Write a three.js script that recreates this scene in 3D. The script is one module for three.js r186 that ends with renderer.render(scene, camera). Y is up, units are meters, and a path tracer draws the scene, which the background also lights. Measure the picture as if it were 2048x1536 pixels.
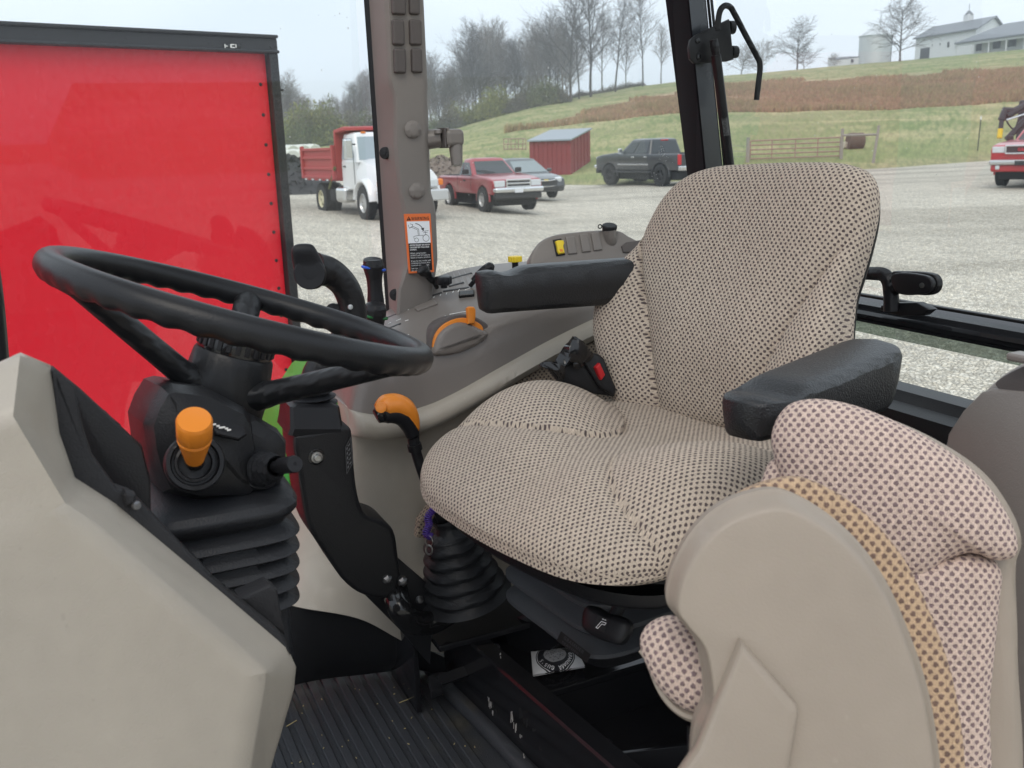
import * as THREE from 'three';
import { mergeGeometries, mergeVertices, toCreasedNormals } from 'three/addons/utils/BufferGeometryUtils.js';
import { RoundedBoxGeometry } from 'three/addons/geometries/RoundedBoxGeometry.js';
import { ImprovedNoise } from 'three/addons/math/ImprovedNoise.js';

// ---------------------------------------------------------------- camera, sky, sun, exposure
const scene = new THREE.Scene();
const FPX = 1900, EYE = new THREE.Vector3(0, 2.16, 0);            // focal length in pixels of a 2048 x 1536 picture
const camera = new THREE.PerspectiveCamera(2 * Math.atan(768 / FPX) * 180 / Math.PI, 4 / 3, 0.05, 2000);
camera.position.copy(EYE);
camera.rotation.set(-14.1 * Math.PI / 180, -25 * Math.PI / 180, -1.7 * Math.PI / 180, 'YXZ');
camera.focus = 1.5; camera.userData.fStop = 13;
camera.updateMatrixWorld(true);
scene.add(camera);
const renderer = new THREE.WebGLRenderer({ antialias: true });
renderer.setSize(1024, 768);
renderer.toneMapping = THREE.LinearToneMapping;
renderer.toneMappingExposure = 1.3;
renderer.shadowMap.enabled = true;

const PN = new ImprovedNoise();
const noise = (x, y, z = 0) => PN.noise(x, y, z);
const fbm = (x, y, z = 0, n = 4) => { let s = 0, a = 0.5; for (let k = 0; k < n; k++) { s += a * PN.noise(x, y, z); x = x * 2.03 + 7.1; y = y * 2.03 + 3.7; a *= 0.5; } return s; };
const clamp = (v, a = 0, b = 1) => Math.min(b, Math.max(a, v));
const smooth = (v, a, b) => { const t = clamp((v - a) / (b - a)); return t * t * (3 - 2 * t); };
const lerp = (a, b, t) => a + (b - a) * t;
function rng(seed) { let s = seed >>> 0; return () => { s = (s + 0x6D2B79F5) | 0; let t = Math.imul(s ^ (s >>> 15), 1 | s); t = (t + Math.imul(t ^ (t >>> 7), 61 | t)) ^ t; return ((t ^ (t >>> 14)) >>> 0) / 4294967296; }; }

{ // overcast sky: pale, a little bluer and darker in soft patches
  const w = 512, h = 256, d = new Float32Array(w * h * 4);
  for (let j = 0; j < h; j++) for (let i = 0; i < w; i++) {
    const el = (j + 0.5) / h * Math.PI - Math.PI / 2, az = (i + 0.5) / w * 2 * Math.PI;
    const x = Math.cos(el) * Math.cos(az), y = Math.sin(el), z = Math.cos(el) * Math.sin(az);
    const c = fbm(x * 2.2 + 5, y * 5 + 2, z * 2.2, 5);
    const up = clamp(y);
    let L = 0.92 + 0.12 * up + 0.20 * c;
    const b = clamp(0.45 - 0.9 * c);
    const k = (j * w + i) * 4;
    d[k] = L * (0.90 - 0.08 * b); d[k + 1] = L * (0.955 - 0.025 * b); d[k + 2] = L * 1.05; d[k + 3] = 1;
    if (y < -0.02) { d[k] = 0.3; d[k + 1] = 0.29; d[k + 2] = 0.26; }
  }
  const sky = new THREE.DataTexture(d, w, h, THREE.RGBAFormat, THREE.FloatType);
  sky.mapping = THREE.EquirectangularReflectionMapping; sky.magFilter = THREE.LinearFilter; sky.minFilter = THREE.LinearFilter; sky.needsUpdate = true;
  scene.background = sky; scene.environment = sky; scene.backgroundIntensity = 1; scene.environmentIntensity = 1;
}
const sun = new THREE.DirectionalLight(0xfff4e6, 1.0);
sun.position.set(-30, 60, 40); sun.castShadow = true; sun.shadow.radius = 60;
Object.assign(sun.shadow.camera, { left: -60, right: 60, top: 60, bottom: -60, near: 1, far: 250 });
scene.add(sun, sun.target);
scene.fog = new THREE.FogExp2(0xdfe6ea, 0.0016);

// ---------------------------------------------------------------- rays through the photograph, to read off places
const V = (x, y, z) => new THREE.Vector3(x, y, z), FLOOR = 1.2, UP = V(0, 1, 0), NZ = V(0, 0, 1);
const ray = (x, y) => V((x - 1024) / FPX, (768 - y) / FPX, -1).applyQuaternion(camera.quaternion);
const D = (x, y, t) => EYE.clone().addScaledVector(ray(x, y), t);
const onX = (x, y, v) => D(x, y, v / ray(x, y).x), onY = (x, y, v) => D(x, y, (v - EYE.y) / ray(x, y).y), onZ = (x, y, v) => D(x, y, v / ray(x, y).z);
const onPl = (x, y, o, n) => { const r = ray(x, y); return D(x, y, o.clone().sub(EYE).dot(n) / r.dot(n)); };

// ---------------------------------------------------------------- names, things, parts
const taken = {};
const numbered = (n) => { const k = taken[n] = (taken[n] ?? -1) + 1; return k ? `${n}_${String(k).padStart(3, '0')}` : n; };
function thing(name, label, category, base = V(0, 0, 0), group) {
  const g = new THREE.Group(); g.name = numbered(name); g.position.copy(base);
  g.userData = { label, category }; if (group) g.userData.group = group;
  scene.add(g); return g;
}
function origin(o) { const p = V(0, 0, 0); for (let q = o; q && q !== scene; q = q.parent) p.add(q.position); return p; }
function part(parent, name, geo, mat, label) {                    // geo in world coordinates under an unturned parent
  const o = origin(parent); if (o.lengthSq()) geo.translate(-o.x, -o.y, -o.z);
  return local(parent, name, geo, mat, label);
}
function local(parent, name, geo, mat, label) {                   // geo in the parent's own coordinates
  if (mat.userData.box) geo = boxUV(geo);
  const m = new THREE.Mesh(geo, mat); m.name = name; m.castShadow = m.receiveShadow = true;
  if (label) m.userData.label = label;
  parent.add(m); return m;
}
function structure(name, geo, mat, kind = 'structure') { const m = local(scene, numbered(name), geo, mat); m.userData.kind = kind; return m; }
function boxUV(g) {
  if (g.index) g = g.toNonIndexed();
  if (!g.attributes.normal) g.computeVertexNormals();
  const p = g.attributes.position, n = g.attributes.normal, uv = new Float32Array(p.count * 2);
  for (let i = 0; i < p.count; i += 3) {
    const a = Math.abs(n.getX(i) + n.getX(i + 1) + n.getX(i + 2)), b = Math.abs(n.getY(i) + n.getY(i + 1) + n.getY(i + 2)), c = Math.abs(n.getZ(i) + n.getZ(i + 1) + n.getZ(i + 2));
    for (let k = i; k < i + 3; k++) {
      const x = p.getX(k), y = p.getY(k), z = p.getZ(k);
      uv[2 * k] = a >= b && a >= c ? z : x; uv[2 * k + 1] = b > a && b >= c ? z : y;
    }
  }
  g.setAttribute('uv', new THREE.BufferAttribute(uv, 2)); return g;
}

// ---------------------------------------------------------------- textures and materials
function tex(size, fn, srgb = false, repeat = 1) {                  // fn(u, v) -> [r, g, b] 0..1 or a grey
  const d = new Uint8Array(size * size * 4);
  for (let j = 0; j < size; j++) for (let i = 0; i < size; i++) {
    const c = fn(i / size, j / size), k = (j * size + i) * 4, a = Array.isArray(c);
    for (let q = 0; q < 3; q++) d[k + q] = clamp(a ? c[q] : c) * 255;
    d[k + 3] = 255;
  }
  const t = new THREE.DataTexture(d, size, size); t.wrapS = t.wrapT = THREE.RepeatWrapping;
  t.magFilter = THREE.LinearFilter; t.minFilter = THREE.LinearMipmapLinearFilter; t.generateMipmaps = true;
  if (srgb) t.colorSpace = THREE.SRGBColorSpace;
  t.repeat.set(repeat, repeat); t.needsUpdate = true; return t;
}
const tileNoise = (u, v, f, z = 0) => { // seamless noise on a torus
  const a = u * 2 * Math.PI, b = v * 2 * Math.PI, R = f / (2 * Math.PI);
  return PN.noise(Math.cos(a) * R + 11.3, Math.sin(a) * R + z, Math.cos(b) * R + 3.1) * 0.6 + PN.noise(Math.sin(b) * R + 21.7, Math.cos(a) * R + 5.2, Math.sin(a) * R + z + 9.4) * 0.6;
};
const grainT = (() => { const r = rng(5), n = 256, a = new Float32Array(n * n).map(() => r()); const at = (i, j) => a[((j + n) % n) * n + (i + n) % n];
  return tex(n, (u, v) => { const i = Math.round(u * n), j = Math.round(v * n); let s = 0; for (let q = -1; q <= 1; q++) for (let p = -1; p <= 1; p++) s += at(i + p, j + q); return 0.5 + (s / 9 - 0.5) * 2.2; }, false, 1 / 0.11); })();
const wearT = tex(512, (u, v) => 0.62 + 0.35 * tileNoise(u, v, 6) + 0.25 * tileNoise(u, v, 22, 4), false, 1 / 0.6);
const dustT = (() => { const r = rng(17), sp = Array.from({ length: 90 }, () => [r(), r(), 0.0012 + 0.0035 * r() * r(), r() < 0.6 ? 0.9 : 1.0]); return tex(512, (u, v) => { let g = 0.955 + 0.035 * tileNoise(u, v, 5, 1) + 0.02 * tileNoise(u, v, 26, 6); for (const [x, y, s, t] of sp) { const dx = Math.abs(u - x), dy = Math.abs(v - y); if (dx < s && dy < s * 1.6) g = lerp(g, t, 0.55); } return [g, g * 0.995, g * 0.985]; }, true, 1 / 0.45); })();
const dirtT = tex(512, (u, v) => { const n = tileNoise(u, v, 5, 2) + 0.6 * tileNoise(u, v, 17, 5), p = smooth(n, 0.05, 0.75), f = 0.5 + 0.5 * tileNoise(u, v, 80, 1), g = 0.66 + 0.34 * p * f; return [g, g * lerp(1, 0.95, p), g * lerp(1.03, 0.86, p)]; }, true, 1 / 0.62);
function mat(rgb, rough, o = {}) {
  const m = new THREE.MeshPhysicalMaterial({ color: new THREE.Color().setRGB(...rgb), roughness: rough, metalness: o.metal ?? 0, ...o.p });
  if (o.grain) { m.bumpMap = grainT; m.bumpScale = o.grain; m.userData.box = true; }
  if (o.wear) { m.roughnessMap = wearT; m.userData.box = true; }
  if (o.dust) { m.map = dustT; m.userData.box = true; }
  if (o.dirt) { m.map = dirtT; m.userData.box = true; }
  if (o.box) m.userData.box = true;
  return m;
}
// seat cloth: pale knitted ground with staggered dark tufts; one tile is 8 tufts by 14 rows
const clothOf = (ground, tone, size) => {
  const r = rng(31), N = 512, nx = 8, ny = 14, jit = Array.from({ length: nx * ny }, () => [r(), r(), r(), r(), r()]), Hh = new Float32Array(N * N), C = [];
  for (let j = 0; j < N; j++) for (let i = 0; i < N; i++) {
    const u = i / N, v = j / N; let d = 9, q = null, row0 = Math.floor(v * ny);
    for (let a = -1; a <= 1; a++) { const row = row0 + a, off = ((row % 2) + 2) % 2 ? 0.5 : 0, X = u * nx - off; for (let b = -1; b <= 1; b++) { const colm = Math.floor(X) + b, J = jit[(((row % ny) + ny) % ny) * nx + ((colm % nx) + nx) % nx], dx = (X - colm - 0.5 + 0.09 * (J[0] - 0.5)) / 0.27, dy = (v * ny - row - 0.5 + 0.12 * (J[1] - 0.5)) / 0.46, an = Math.atan2(dy, dx), w = 1 + 0.07 * Math.cos(5 * an + 6 * J[2]) + 0.10 * Math.cos(3 * an + 6 * J[3]), e = Math.hypot(dx, dy) / w / (0.9 + 0.2 * J[4]) / size; if (e < d) { d = e; q = J; } } }
    const knit = 0.5 + 0.5 * Math.sin(u * 2 * Math.PI * 56 + 1.2 * Math.sin(v * 2 * Math.PI * 56)) * Math.sin(v * 2 * Math.PI * 98), fuzz = tileNoise(u, v, 60, 3), big = tileNoise(u, v, 8, 1), tuft = 1 - smooth(d, 0.72, 1.12);
    const g = ground + 0.15 * knit + 0.14 * fuzz + 0.04 * big, t = tone + 0.06 * fuzz + 0.06 * (q[3] - 0.5);
    Hh[j * N + i] = clamp(0.62 + 0.16 * knit + 0.2 * fuzz - 0.45 * tuft + 0.12 * tuft * fuzz * 3); C.push([lerp(g, t * 1.03, tuft), lerp(g * 0.945, t * 0.93, tuft), lerp(g * 0.885, t * 0.95, tuft)]);
  }
  const at = (A) => (u, v) => A[Math.round(v * N) % N * N + Math.round(u * N) % N];
  return { map: tex(N, at(C), true), bump: tex(N, at(Hh)) };
};
const cloth = clothOf(0.77, 0.395, 0.86), clothPale = clothOf(0.80, 0.54, 0.94);
function fabric(color, tile = 0.084, box = false, cl = cloth, bump = 0.0016) {
  const m = new THREE.MeshPhysicalMaterial({ color: new THREE.Color().setRGB(...color), roughness: 0.95, sheen: 0.25, sheenRoughness: 0.6, sheenColor: new THREE.Color(0.6, 0.57, 0.52) });
  m.map = cl.map.clone(); m.bumpMap = cl.bump.clone(); m.map.repeat.set(1 / tile, 1 / tile); m.bumpMap.repeat.set(1 / tile, 1 / tile); m.map.needsUpdate = m.bumpMap.needsUpdate = true; m.bumpScale = bump; m.userData.box = box; return m;
}
const MT = {
  cloth: fabric([0.76, 0.725, 0.68], 0.066), clothPink: fabric([0.82, 0.72, 0.70], 0.062, false, clothPale), clothTan: fabric([0.68, 0.54, 0.40], 0.062, false, clothPale), fabricDark: fabric([0.42, 0.38, 0.33], 0.066, true),
  beige: mat([0.40, 0.365, 0.315], 0.85, { grain: 0.00014, wear: true, dust: true }),
  beigeDark: mat([0.30, 0.275, 0.24], 0.6, { grain: 0.00012 }),
  postTaupe: mat([0.20, 0.178, 0.162], 0.62, { grain: 0.00015 }),
  taupe: mat([0.185, 0.164, 0.149], 0.38, { grain: 0.00015 }),
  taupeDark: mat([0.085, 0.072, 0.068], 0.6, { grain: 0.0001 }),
  black: mat([0.011, 0.011, 0.0125], 0.42, { grain: 0.00018 }),
  blackSoft: mat([0.02, 0.02, 0.022], 0.62, { grain: 0.0003 }),
  blackSatin: mat([0.012, 0.012, 0.014], 0.42, { grain: 0.00005 }),
  blackGloss: mat([0.01, 0.01, 0.011], 0.14, {}),
  paintBlack: mat([0.012, 0.012, 0.014], 0.22, { wear: true }),
  rubber: mat([0.02, 0.021, 0.024], 0.42, { grain: 0.0003 }),
  steel: mat([0.42, 0.42, 0.41], 0.32, { metal: 1 }), darkSteel: mat([0.16, 0.16, 0.165], 0.35, { metal: 0.9 }),
  chrome: mat([0.8, 0.8, 0.8], 0.12, { metal: 1 }),
  slate: mat([0.035, 0.039, 0.046], 0.35, { wear: true }),
  orange: mat([0.74, 0.235, 0.022], 0.38, { grain: 0.00005 }),
  yellow: mat([0.80, 0.58, 0.02], 0.45, {}),
  white: mat([0.8, 0.8, 0.78], 0.5, {}),
  blue: mat([0.01, 0.09, 0.55], 0.4, {}),
  green: mat([0.012, 0.13, 0.03], 0.4, {}),
  greenPaint: mat([0.05, 0.30, 0.04], 0.5, {}),
  red: mat([0.5, 0.015, 0.02], 0.4, {}),
  purple: mat([0.07, 0.03, 0.28], 0.3, {}),
  glass: new THREE.MeshPhysicalMaterial({ color: 0xfcfffd, roughness: 0, transmission: 1, thickness: 0, ior: 1.5 }),
  darkGlass: mat([0.02, 0.024, 0.028], 0.06, {}),
  corner: mat([0.006, 0.006, 0.008], 0.75),
  railBlack: mat([0.014, 0.015, 0.017], 0.16, { wear: true }),
  smoke: new THREE.MeshPhysicalMaterial({ color: 0x8b958e, roughness: 0.05, transmission: 1, thickness: 0 }),
  matRubber: mat([0.10, 0.104, 0.11], 0.85, { grain: 0.0004, wear: true, dirt: true }),
  wheel: mat([0.011, 0.0115, 0.013], 0.38, { grain: 0.00012 }),
  armrest: mat([0.015, 0.016, 0.018], 0.4, { grain: 0.0005 }),
  bellows: mat([0.06, 0.063, 0.07], 0.6, { grain: 0.0003 }),
  beigeSeat: mat([0.335, 0.285, 0.235], 0.8, { grain: 0.0001, wear: true, dust: true }),
  taupeMid: mat([0.27, 0.24, 0.22], 0.5, { grain: 0.0001 }),
  tyre: mat([0.022, 0.022, 0.023], 0.85, {}),
};

for (const [k, v] of Object.entries({ black: 0.65, blackSoft: 0.55, blackSatin: 0.55, rubber: 0.5, armrest: 1, bellows: 0.7, matRubber: 0.6, wheel: 0.6, corner: 0.15, paintBlack: 0.6 })) MT[k].specularIntensity = v;
// ---------------------------------------------------------------- shapes
function geoFrom(pos, idx, uv) { const g = new THREE.BufferGeometry(); g.setAttribute('position', new THREE.Float32BufferAttribute(pos, 3)); if (uv) g.setAttribute('uv', new THREE.Float32BufferAttribute(uv, 2)); g.setIndex(idx); return g; }
const plain = (gs) => mergeGeometries(gs.map((g) => { g = g.index ? g.toNonIndexed() : g; const o = new THREE.BufferGeometry(); if (!g.attributes.normal) g.computeVertexNormals(); o.setAttribute('position', g.attributes.position); o.setAttribute('normal', g.attributes.normal); o.setAttribute('uv', g.attributes.uv ?? new THREE.Float32BufferAttribute(new Float32Array(g.attributes.position.count * 2), 2)); return o; }));
// rings of points to a closed body; crease in radians
function loft(rings, { closed = true, caps = true, crease = 0.6, wrap = false } = {}) {
  const n = rings[0].length, pos = [], idx = [], R = rings.length;
  rings.forEach((r) => r.forEach((p) => pos.push(p.x, p.y, p.z)));
  const m = closed ? n : n - 1, T = wrap ? R : R - 1;
  for (let k = 0; k < T; k++) for (let i = 0; i < m; i++) { const a = k * n + i, b = k * n + (i + 1) % n, c = ((k + 1) % R) * n + i, d = ((k + 1) % R) * n + (i + 1) % n; idx.push(a, c, b, b, c, d); }
  if (caps && closed && !wrap) for (const [k, s] of [[0, 0], [R - 1, 1]]) {
    const c = V(0, 0, 0); rings[k].forEach((p) => c.add(p)); c.divideScalar(n); const ci = pos.length / 3; pos.push(c.x, c.y, c.z);
    for (let i = 0; i < n; i++) { const a = k * n + i, b = k * n + (i + 1) % n; s ? idx.push(a, ci, b) : idx.push(a, b, ci); }
  }
  return crease >= 3 ? smoothGeo(geoFrom(pos, idx)) : toCreasedNormals(geoFrom(pos, idx), crease);
}
function smoothGeo(g) { g.computeVertexNormals(); return g; }
const curve3 = (pts, closed = false, t = 0.5) => new THREE.CatmullRomCurve3(pts, closed, t === 0.5 ? 'centripetal' : 'catmullrom', t);
// round bar along points; radii may vary; squash scales the section along an axis
function bar(pts, r, { seg = 32, sides = 14, closed = false, curve = true, flat = 1, axis, crease = 0.9 } = {}) {
  const c = curve && pts.length > 2 ? curve3(pts, closed) : null, P = [], N = c ? seg : pts.length - 1;
  for (let i = 0; i <= N; i++) P.push(c ? c.getPoint(i / N) : pts[i].clone());
  if (closed) P.pop();
  const rr = (t) => Array.isArray(r) ? (() => { const x = t * (r.length - 1), k = Math.min(Math.floor(x), r.length - 2); return lerp(r[k], r[k + 1], x - k); })() : r;
  let nx = axis ? axis.clone() : null; const rings = [];
  P.forEach((p, i) => {
    const a = P[closed ? (i - 1 + P.length) % P.length : Math.max(0, i - 1)], b = P[closed ? (i + 1) % P.length : Math.min(P.length - 1, i + 1)], t = b.clone().sub(a).normalize();
    if (!nx) nx = Math.abs(t.y) < 0.9 ? V(0, 1, 0) : V(1, 0, 0);
    const u = nx.clone().addScaledVector(t, -nx.dot(t)).normalize(), w = t.clone().cross(u); if (!axis) nx = u;
    const ring = []; for (let k = 0; k < sides; k++) { const q = k / sides * 2 * Math.PI, R = rr(i / N); ring.push(p.clone().addScaledVector(u, Math.cos(q) * R * flat).addScaledVector(w, Math.sin(q) * R)); }
    rings.push(ring);
  });
  return loft(rings, { wrap: closed, crease });
}
function frameMatrix(o, u, v) { const U = u.clone().normalize(), N = U.clone().cross(v).normalize(), W = N.clone().cross(U); return new THREE.Matrix4().makeBasis(U, W, N).setPosition(o); }
function rbox(o, w, h, d, r = 0.004, u = V(1, 0, 0), v = V(0, 1, 0), seg = 3) { const g = new RoundedBoxGeometry(w, h, d, seg, Math.min(r, w / 2.01, h / 2.01, d / 2.01)); g.applyMatrix4(frameMatrix(o, u, v)); return g; }
function disc(o, n, r, h, bevel = 0.002, sides = 32) { // short cylinder along n, its front face at o
  const b = Math.min(bevel, h / 2, r / 2), g = new THREE.LatheGeometry([[0.0001, 0], [r - b, 0], [r - b * 0.3, -b * 0.3], [r, -b], [r, -h], [0.0001, -h]].map(([x, y]) => new THREE.Vector2(x, y)), sides);
  g.applyQuaternion(new THREE.Quaternion().setFromUnitVectors(V(0, 1, 0), n.clone().normalize())); g.translate(o.x, o.y, o.z); return toCreasedNormals(g, 0.6);
}
function turned(o, axis, prof, sides = 32, crease = 0.6) { const g = new THREE.LatheGeometry(prof.map(([r, y]) => new THREE.Vector2(Math.max(r, 0.0001), y)), sides); g.applyQuaternion(new THREE.Quaternion().setFromUnitVectors(V(0, 1, 0), axis.clone().normalize())); g.translate(o.x, o.y, o.z); return toCreasedNormals(g, crease); }
function spline2(pts, n, closed = true) { const c = curve3(pts.map(([x, y]) => V(x, y, 0)), closed); const o = []; for (let i = 0; i < n; i++) { const p = c.getPoint(i / n); o.push([p.x, p.y]); } return o; }
// a board whose front outline is given by points of a plane; it reaches back by depth along -N
function slab(pts, N, depth, bevel = 0.004, { round = 0, seg = 3, holes = [] } = {}) {
  N = N.clone().normalize(); const O = pts[0], U = Math.abs(N.y) > 0.95 ? V(1, 0, 0) : V(0, 1, 0).cross(N).normalize(), W = N.clone().cross(U).normalize(); U.copy(W.clone().cross(N));
  const flat = (P) => { let q = P.map((p) => { const d = p.clone().sub(O); return [d.dot(U), d.dot(W)]; }); if (round) q = spline2(q, round); return q; };
  const path = (q, T) => { const s = new T(); q.forEach(([x, y], i) => i ? s.lineTo(x, y) : s.moveTo(x, y)); s.closePath(); return s; };
  const s = path(flat(pts), THREE.Shape); holes.forEach((h) => s.holes.push(path(flat(h), THREE.Path)));
  const b = Math.min(bevel, depth / 2.01), g = new THREE.ExtrudeGeometry(s, { depth: depth - 2 * b, bevelEnabled: b > 0, bevelThickness: b, bevelSize: b, bevelOffset: -b, bevelSegments: seg, curveSegments: 12 });
  g.translate(0, 0, -(depth - b)); g.applyMatrix4(new THREE.Matrix4().makeBasis(U, W, N).setPosition(O)); return toCreasedNormals(g, 0.5);
}
// smooth surface through a grid of control points, given some thickness
function sheet(rows, nu, nv, thick = 0.004, crease = 3) {
  const rc = rows.map((r) => { const c = curve3(r); const o = []; for (let i = 0; i <= nu; i++) o.push(c.getPoint(i / nu)); return o; });
  const G = []; for (let j = 0; j <= nv; j++) G.push([]);
  for (let i = 0; i <= nu; i++) { const c = curve3(rc.map((r) => r[i])); for (let j = 0; j <= nv; j++) G[j].push(c.getPoint(j / nv)); }
  return solidSheet(G, thick, crease);
}
function solidSheet(G, thick, crease = 3) {
  const nv = G.length - 1, nu = G[0].length - 1, pos = [], idx = [], n = nu + 1;
  const nrm = (i, j) => { const a = G[j][Math.min(i + 1, nu)].clone().sub(G[j][Math.max(i - 1, 0)]), b = G[Math.min(j + 1, nv)][i].clone().sub(G[Math.max(j - 1, 0)][i]); return a.cross(b).normalize(); };
  for (let j = 0; j <= nv; j++) for (let i = 0; i <= nu; i++) pos.push(...G[j][i].toArray());
  for (let j = 0; j <= nv; j++) for (let i = 0; i <= nu; i++) pos.push(...G[j][i].clone().addScaledVector(nrm(i, j), thick).toArray());
  const K = n * (nv + 1), q = (a, b, c, d) => idx.push(a, b, c, c, b, d);
  for (let j = 0; j < nv; j++) for (let i = 0; i < nu; i++) { const a = j * n + i; q(a, a + n, a + 1, a + n + 1); q(K + a, K + a + 1, K + a + n, K + a + n + 1); }
  const g = smoothGeo(geoFrom(pos, idx));
  const pos2 = [], idx2 = []; const edge = []; for (let i = 0; i < nu; i++) edge.push(i); for (let j = 0; j < nv; j++) edge.push(j * n + nu); for (let i = nu; i > 0; i--) edge.push(nv * n + i); for (let j = nv; j > 0; j--) edge.push(j * n);
  edge.forEach((e) => { pos2.push(...pos.slice(3 * e, 3 * e + 3), ...pos.slice(3 * (K + e), 3 * (K + e) + 3)); });
  edge.forEach((e, k) => { const a = 2 * k, b = 2 * ((k + 1) % edge.length); idx2.push(a, b, a + 1, a + 1, b, b + 1); });
  return plain([g, toCreasedNormals(geoFrom(pos2, idx2), 0.5)]);
}
// soft cushion: outline in (s, t), front and back heights
function pillow(outline, { O, S, T, N, front, back, rings = 48, n = 168, c = [0, 0], uvScale = 1, frontUV }) {
  const q = outline.length === n ? outline : spline2(outline, n), pos = [], uv = [], idx = [];
  const emit = (h, flip, hUV = h) => {
    const base = pos.length / 3, arc = new Float32Array(n), last = [];
    for (let k = 0; k <= rings; k++) {
      const rho = Math.sin(k / rings * Math.PI / 2);
      for (let i = 0; i < n; i++) {
        const s = c[0] + (q[i][0] - c[0]) * rho, t = c[1] + (q[i][1] - c[1]) * rho, L = Math.hypot(q[i][0] - c[0], q[i][1] - c[1]) || 1;
        const z = h(rho, s, t), p = O.clone().addScaledVector(S, s).addScaledVector(T, t).addScaledVector(N, z);
        const pu = p.clone().addScaledVector(N, hUV(rho, s, t) - z); if (k) arc[i] += pu.distanceTo(last[i]); last[i] = pu; pos.push(p.x, p.y, p.z);
        uv.push((c[0] + (q[i][0] - c[0]) / L * arc[i]) * uvScale, (c[1] + (q[i][1] - c[1]) / L * arc[i]) * uvScale);
      }
    }
    for (let k = 0; k < rings; k++) for (let i = 0; i < n; i++) { const a = base + k * n + i, b = base + k * n + (i + 1) % n; flip ? idx.push(a, b, a + n, b, b + n, a + n) : idx.push(a, a + n, b, b, a + n, b + n); }
  };
  emit(front, false, frontUV); emit(back, true);
  const g = geoFrom(pos, idx, uv);
  // weld only for the normals, so that both halves meet smoothly at the edge
  const key = new Map(), nn = [], id = new Int32Array(pos.length / 3);
  for (let i = 0; i < id.length; i++) { const k = `${Math.round(pos[3 * i] * 2e4)},${Math.round(pos[3 * i + 1] * 2e4)},${Math.round(pos[3 * i + 2] * 2e4)}`; if (!key.has(k)) { key.set(k, nn.length); nn.push(V(0, 0, 0)); } id[i] = key.get(k); }
  const P = (i) => V(pos[3 * i], pos[3 * i + 1], pos[3 * i + 2]);
  for (let i = 0; i < idx.length; i += 3) { const a = P(idx[i]), f = P(idx[i + 1]).sub(a).cross(P(idx[i + 2]).sub(a)); for (let k = 0; k < 3; k++) nn[id[idx[i + k]]].add(f); }
  const nor = new Float32Array(pos.length); for (let i = 0; i < id.length; i++) { const m = nn[id[i]].clone().normalize(); nor.set([m.x, m.y, m.z], 3 * i); }
  g.setAttribute('normal', new THREE.BufferAttribute(nor, 3)); return g;
}
const puff = (rho, e = 2.4) => Math.pow(Math.max(0, 1 - Math.pow(rho, e)), 1 / e);
// facets given by triples of points, their shared edges rounded over a width
function softFacets(tri, w) {
  const key = (p) => p.toArray().map((a) => Math.round(a * 1e5)).join(), fn = [], at = new Map();
  for (let i = 0; i < tri.length; i += 3) { const n = tri[i + 1].clone().sub(tri[i]).cross(tri[i + 2].clone().sub(tri[i])).normalize(); fn.push(n); }
  const edges = new Map(); const ek = (a, b) => [key(a), key(b)].sort().join('|');
  for (let f = 0; f < fn.length; f++) for (let k = 0; k < 3; k++) { const e = ek(tri[3 * f + k], tri[3 * f + (k + 1) % 3]); (edges.get(e) ?? edges.set(e, []).get(e)).push(f); }
  const pos = [], nor = [], S = 24;
  for (let f = 0; f < fn.length; f++) {
    const [a, b, c] = tri.slice(3 * f, 3 * f + 3), nb = [[a, b], [b, c], [c, a]].map(([p, q]) => { const o = (edges.get(ek(p, q)) ?? []).find((g) => g !== f); return o === undefined ? null : { p, d: q.clone().sub(p).normalize(), n: fn[o] }; });
    const N = (p) => { const n = fn[f].clone(); for (const e of nb) if (e && e.n.dot(fn[f]) > 0.2) { const v = p.clone().sub(e.p), dist = v.sub(e.d.clone().multiplyScalar(v.dot(e.d))).length(); const k = 0.5 * (1 - smooth(dist, 0, w)); n.addScaledVector(e.n.clone().sub(fn[f]), k); } return n.normalize(); };
    const grid = (i, j) => a.clone().multiplyScalar(1 - (i + j) / S).addScaledVector(b, i / S).addScaledVector(c, j / S);
    for (let i = 0; i < S; i++) for (let j = 0; j < S - i; j++) for (const q of j < S - i - 1 ? [[i, j, i + 1, j, i, j + 1], [i + 1, j, i + 1, j + 1, i, j + 1]] : [[i, j, i + 1, j, i, j + 1]]) for (let k = 0; k < 6; k += 2) { const p = grid(q[k], q[k + 1]); pos.push(p.x, p.y, p.z); const m = N(p); nor.push(m.x, m.y, m.z); }
  }
  const g = new THREE.BufferGeometry(); g.setAttribute('position', new THREE.Float32BufferAttribute(pos, 3)); g.setAttribute('normal', new THREE.Float32BufferAttribute(nor, 3)); return g;
}
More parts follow.
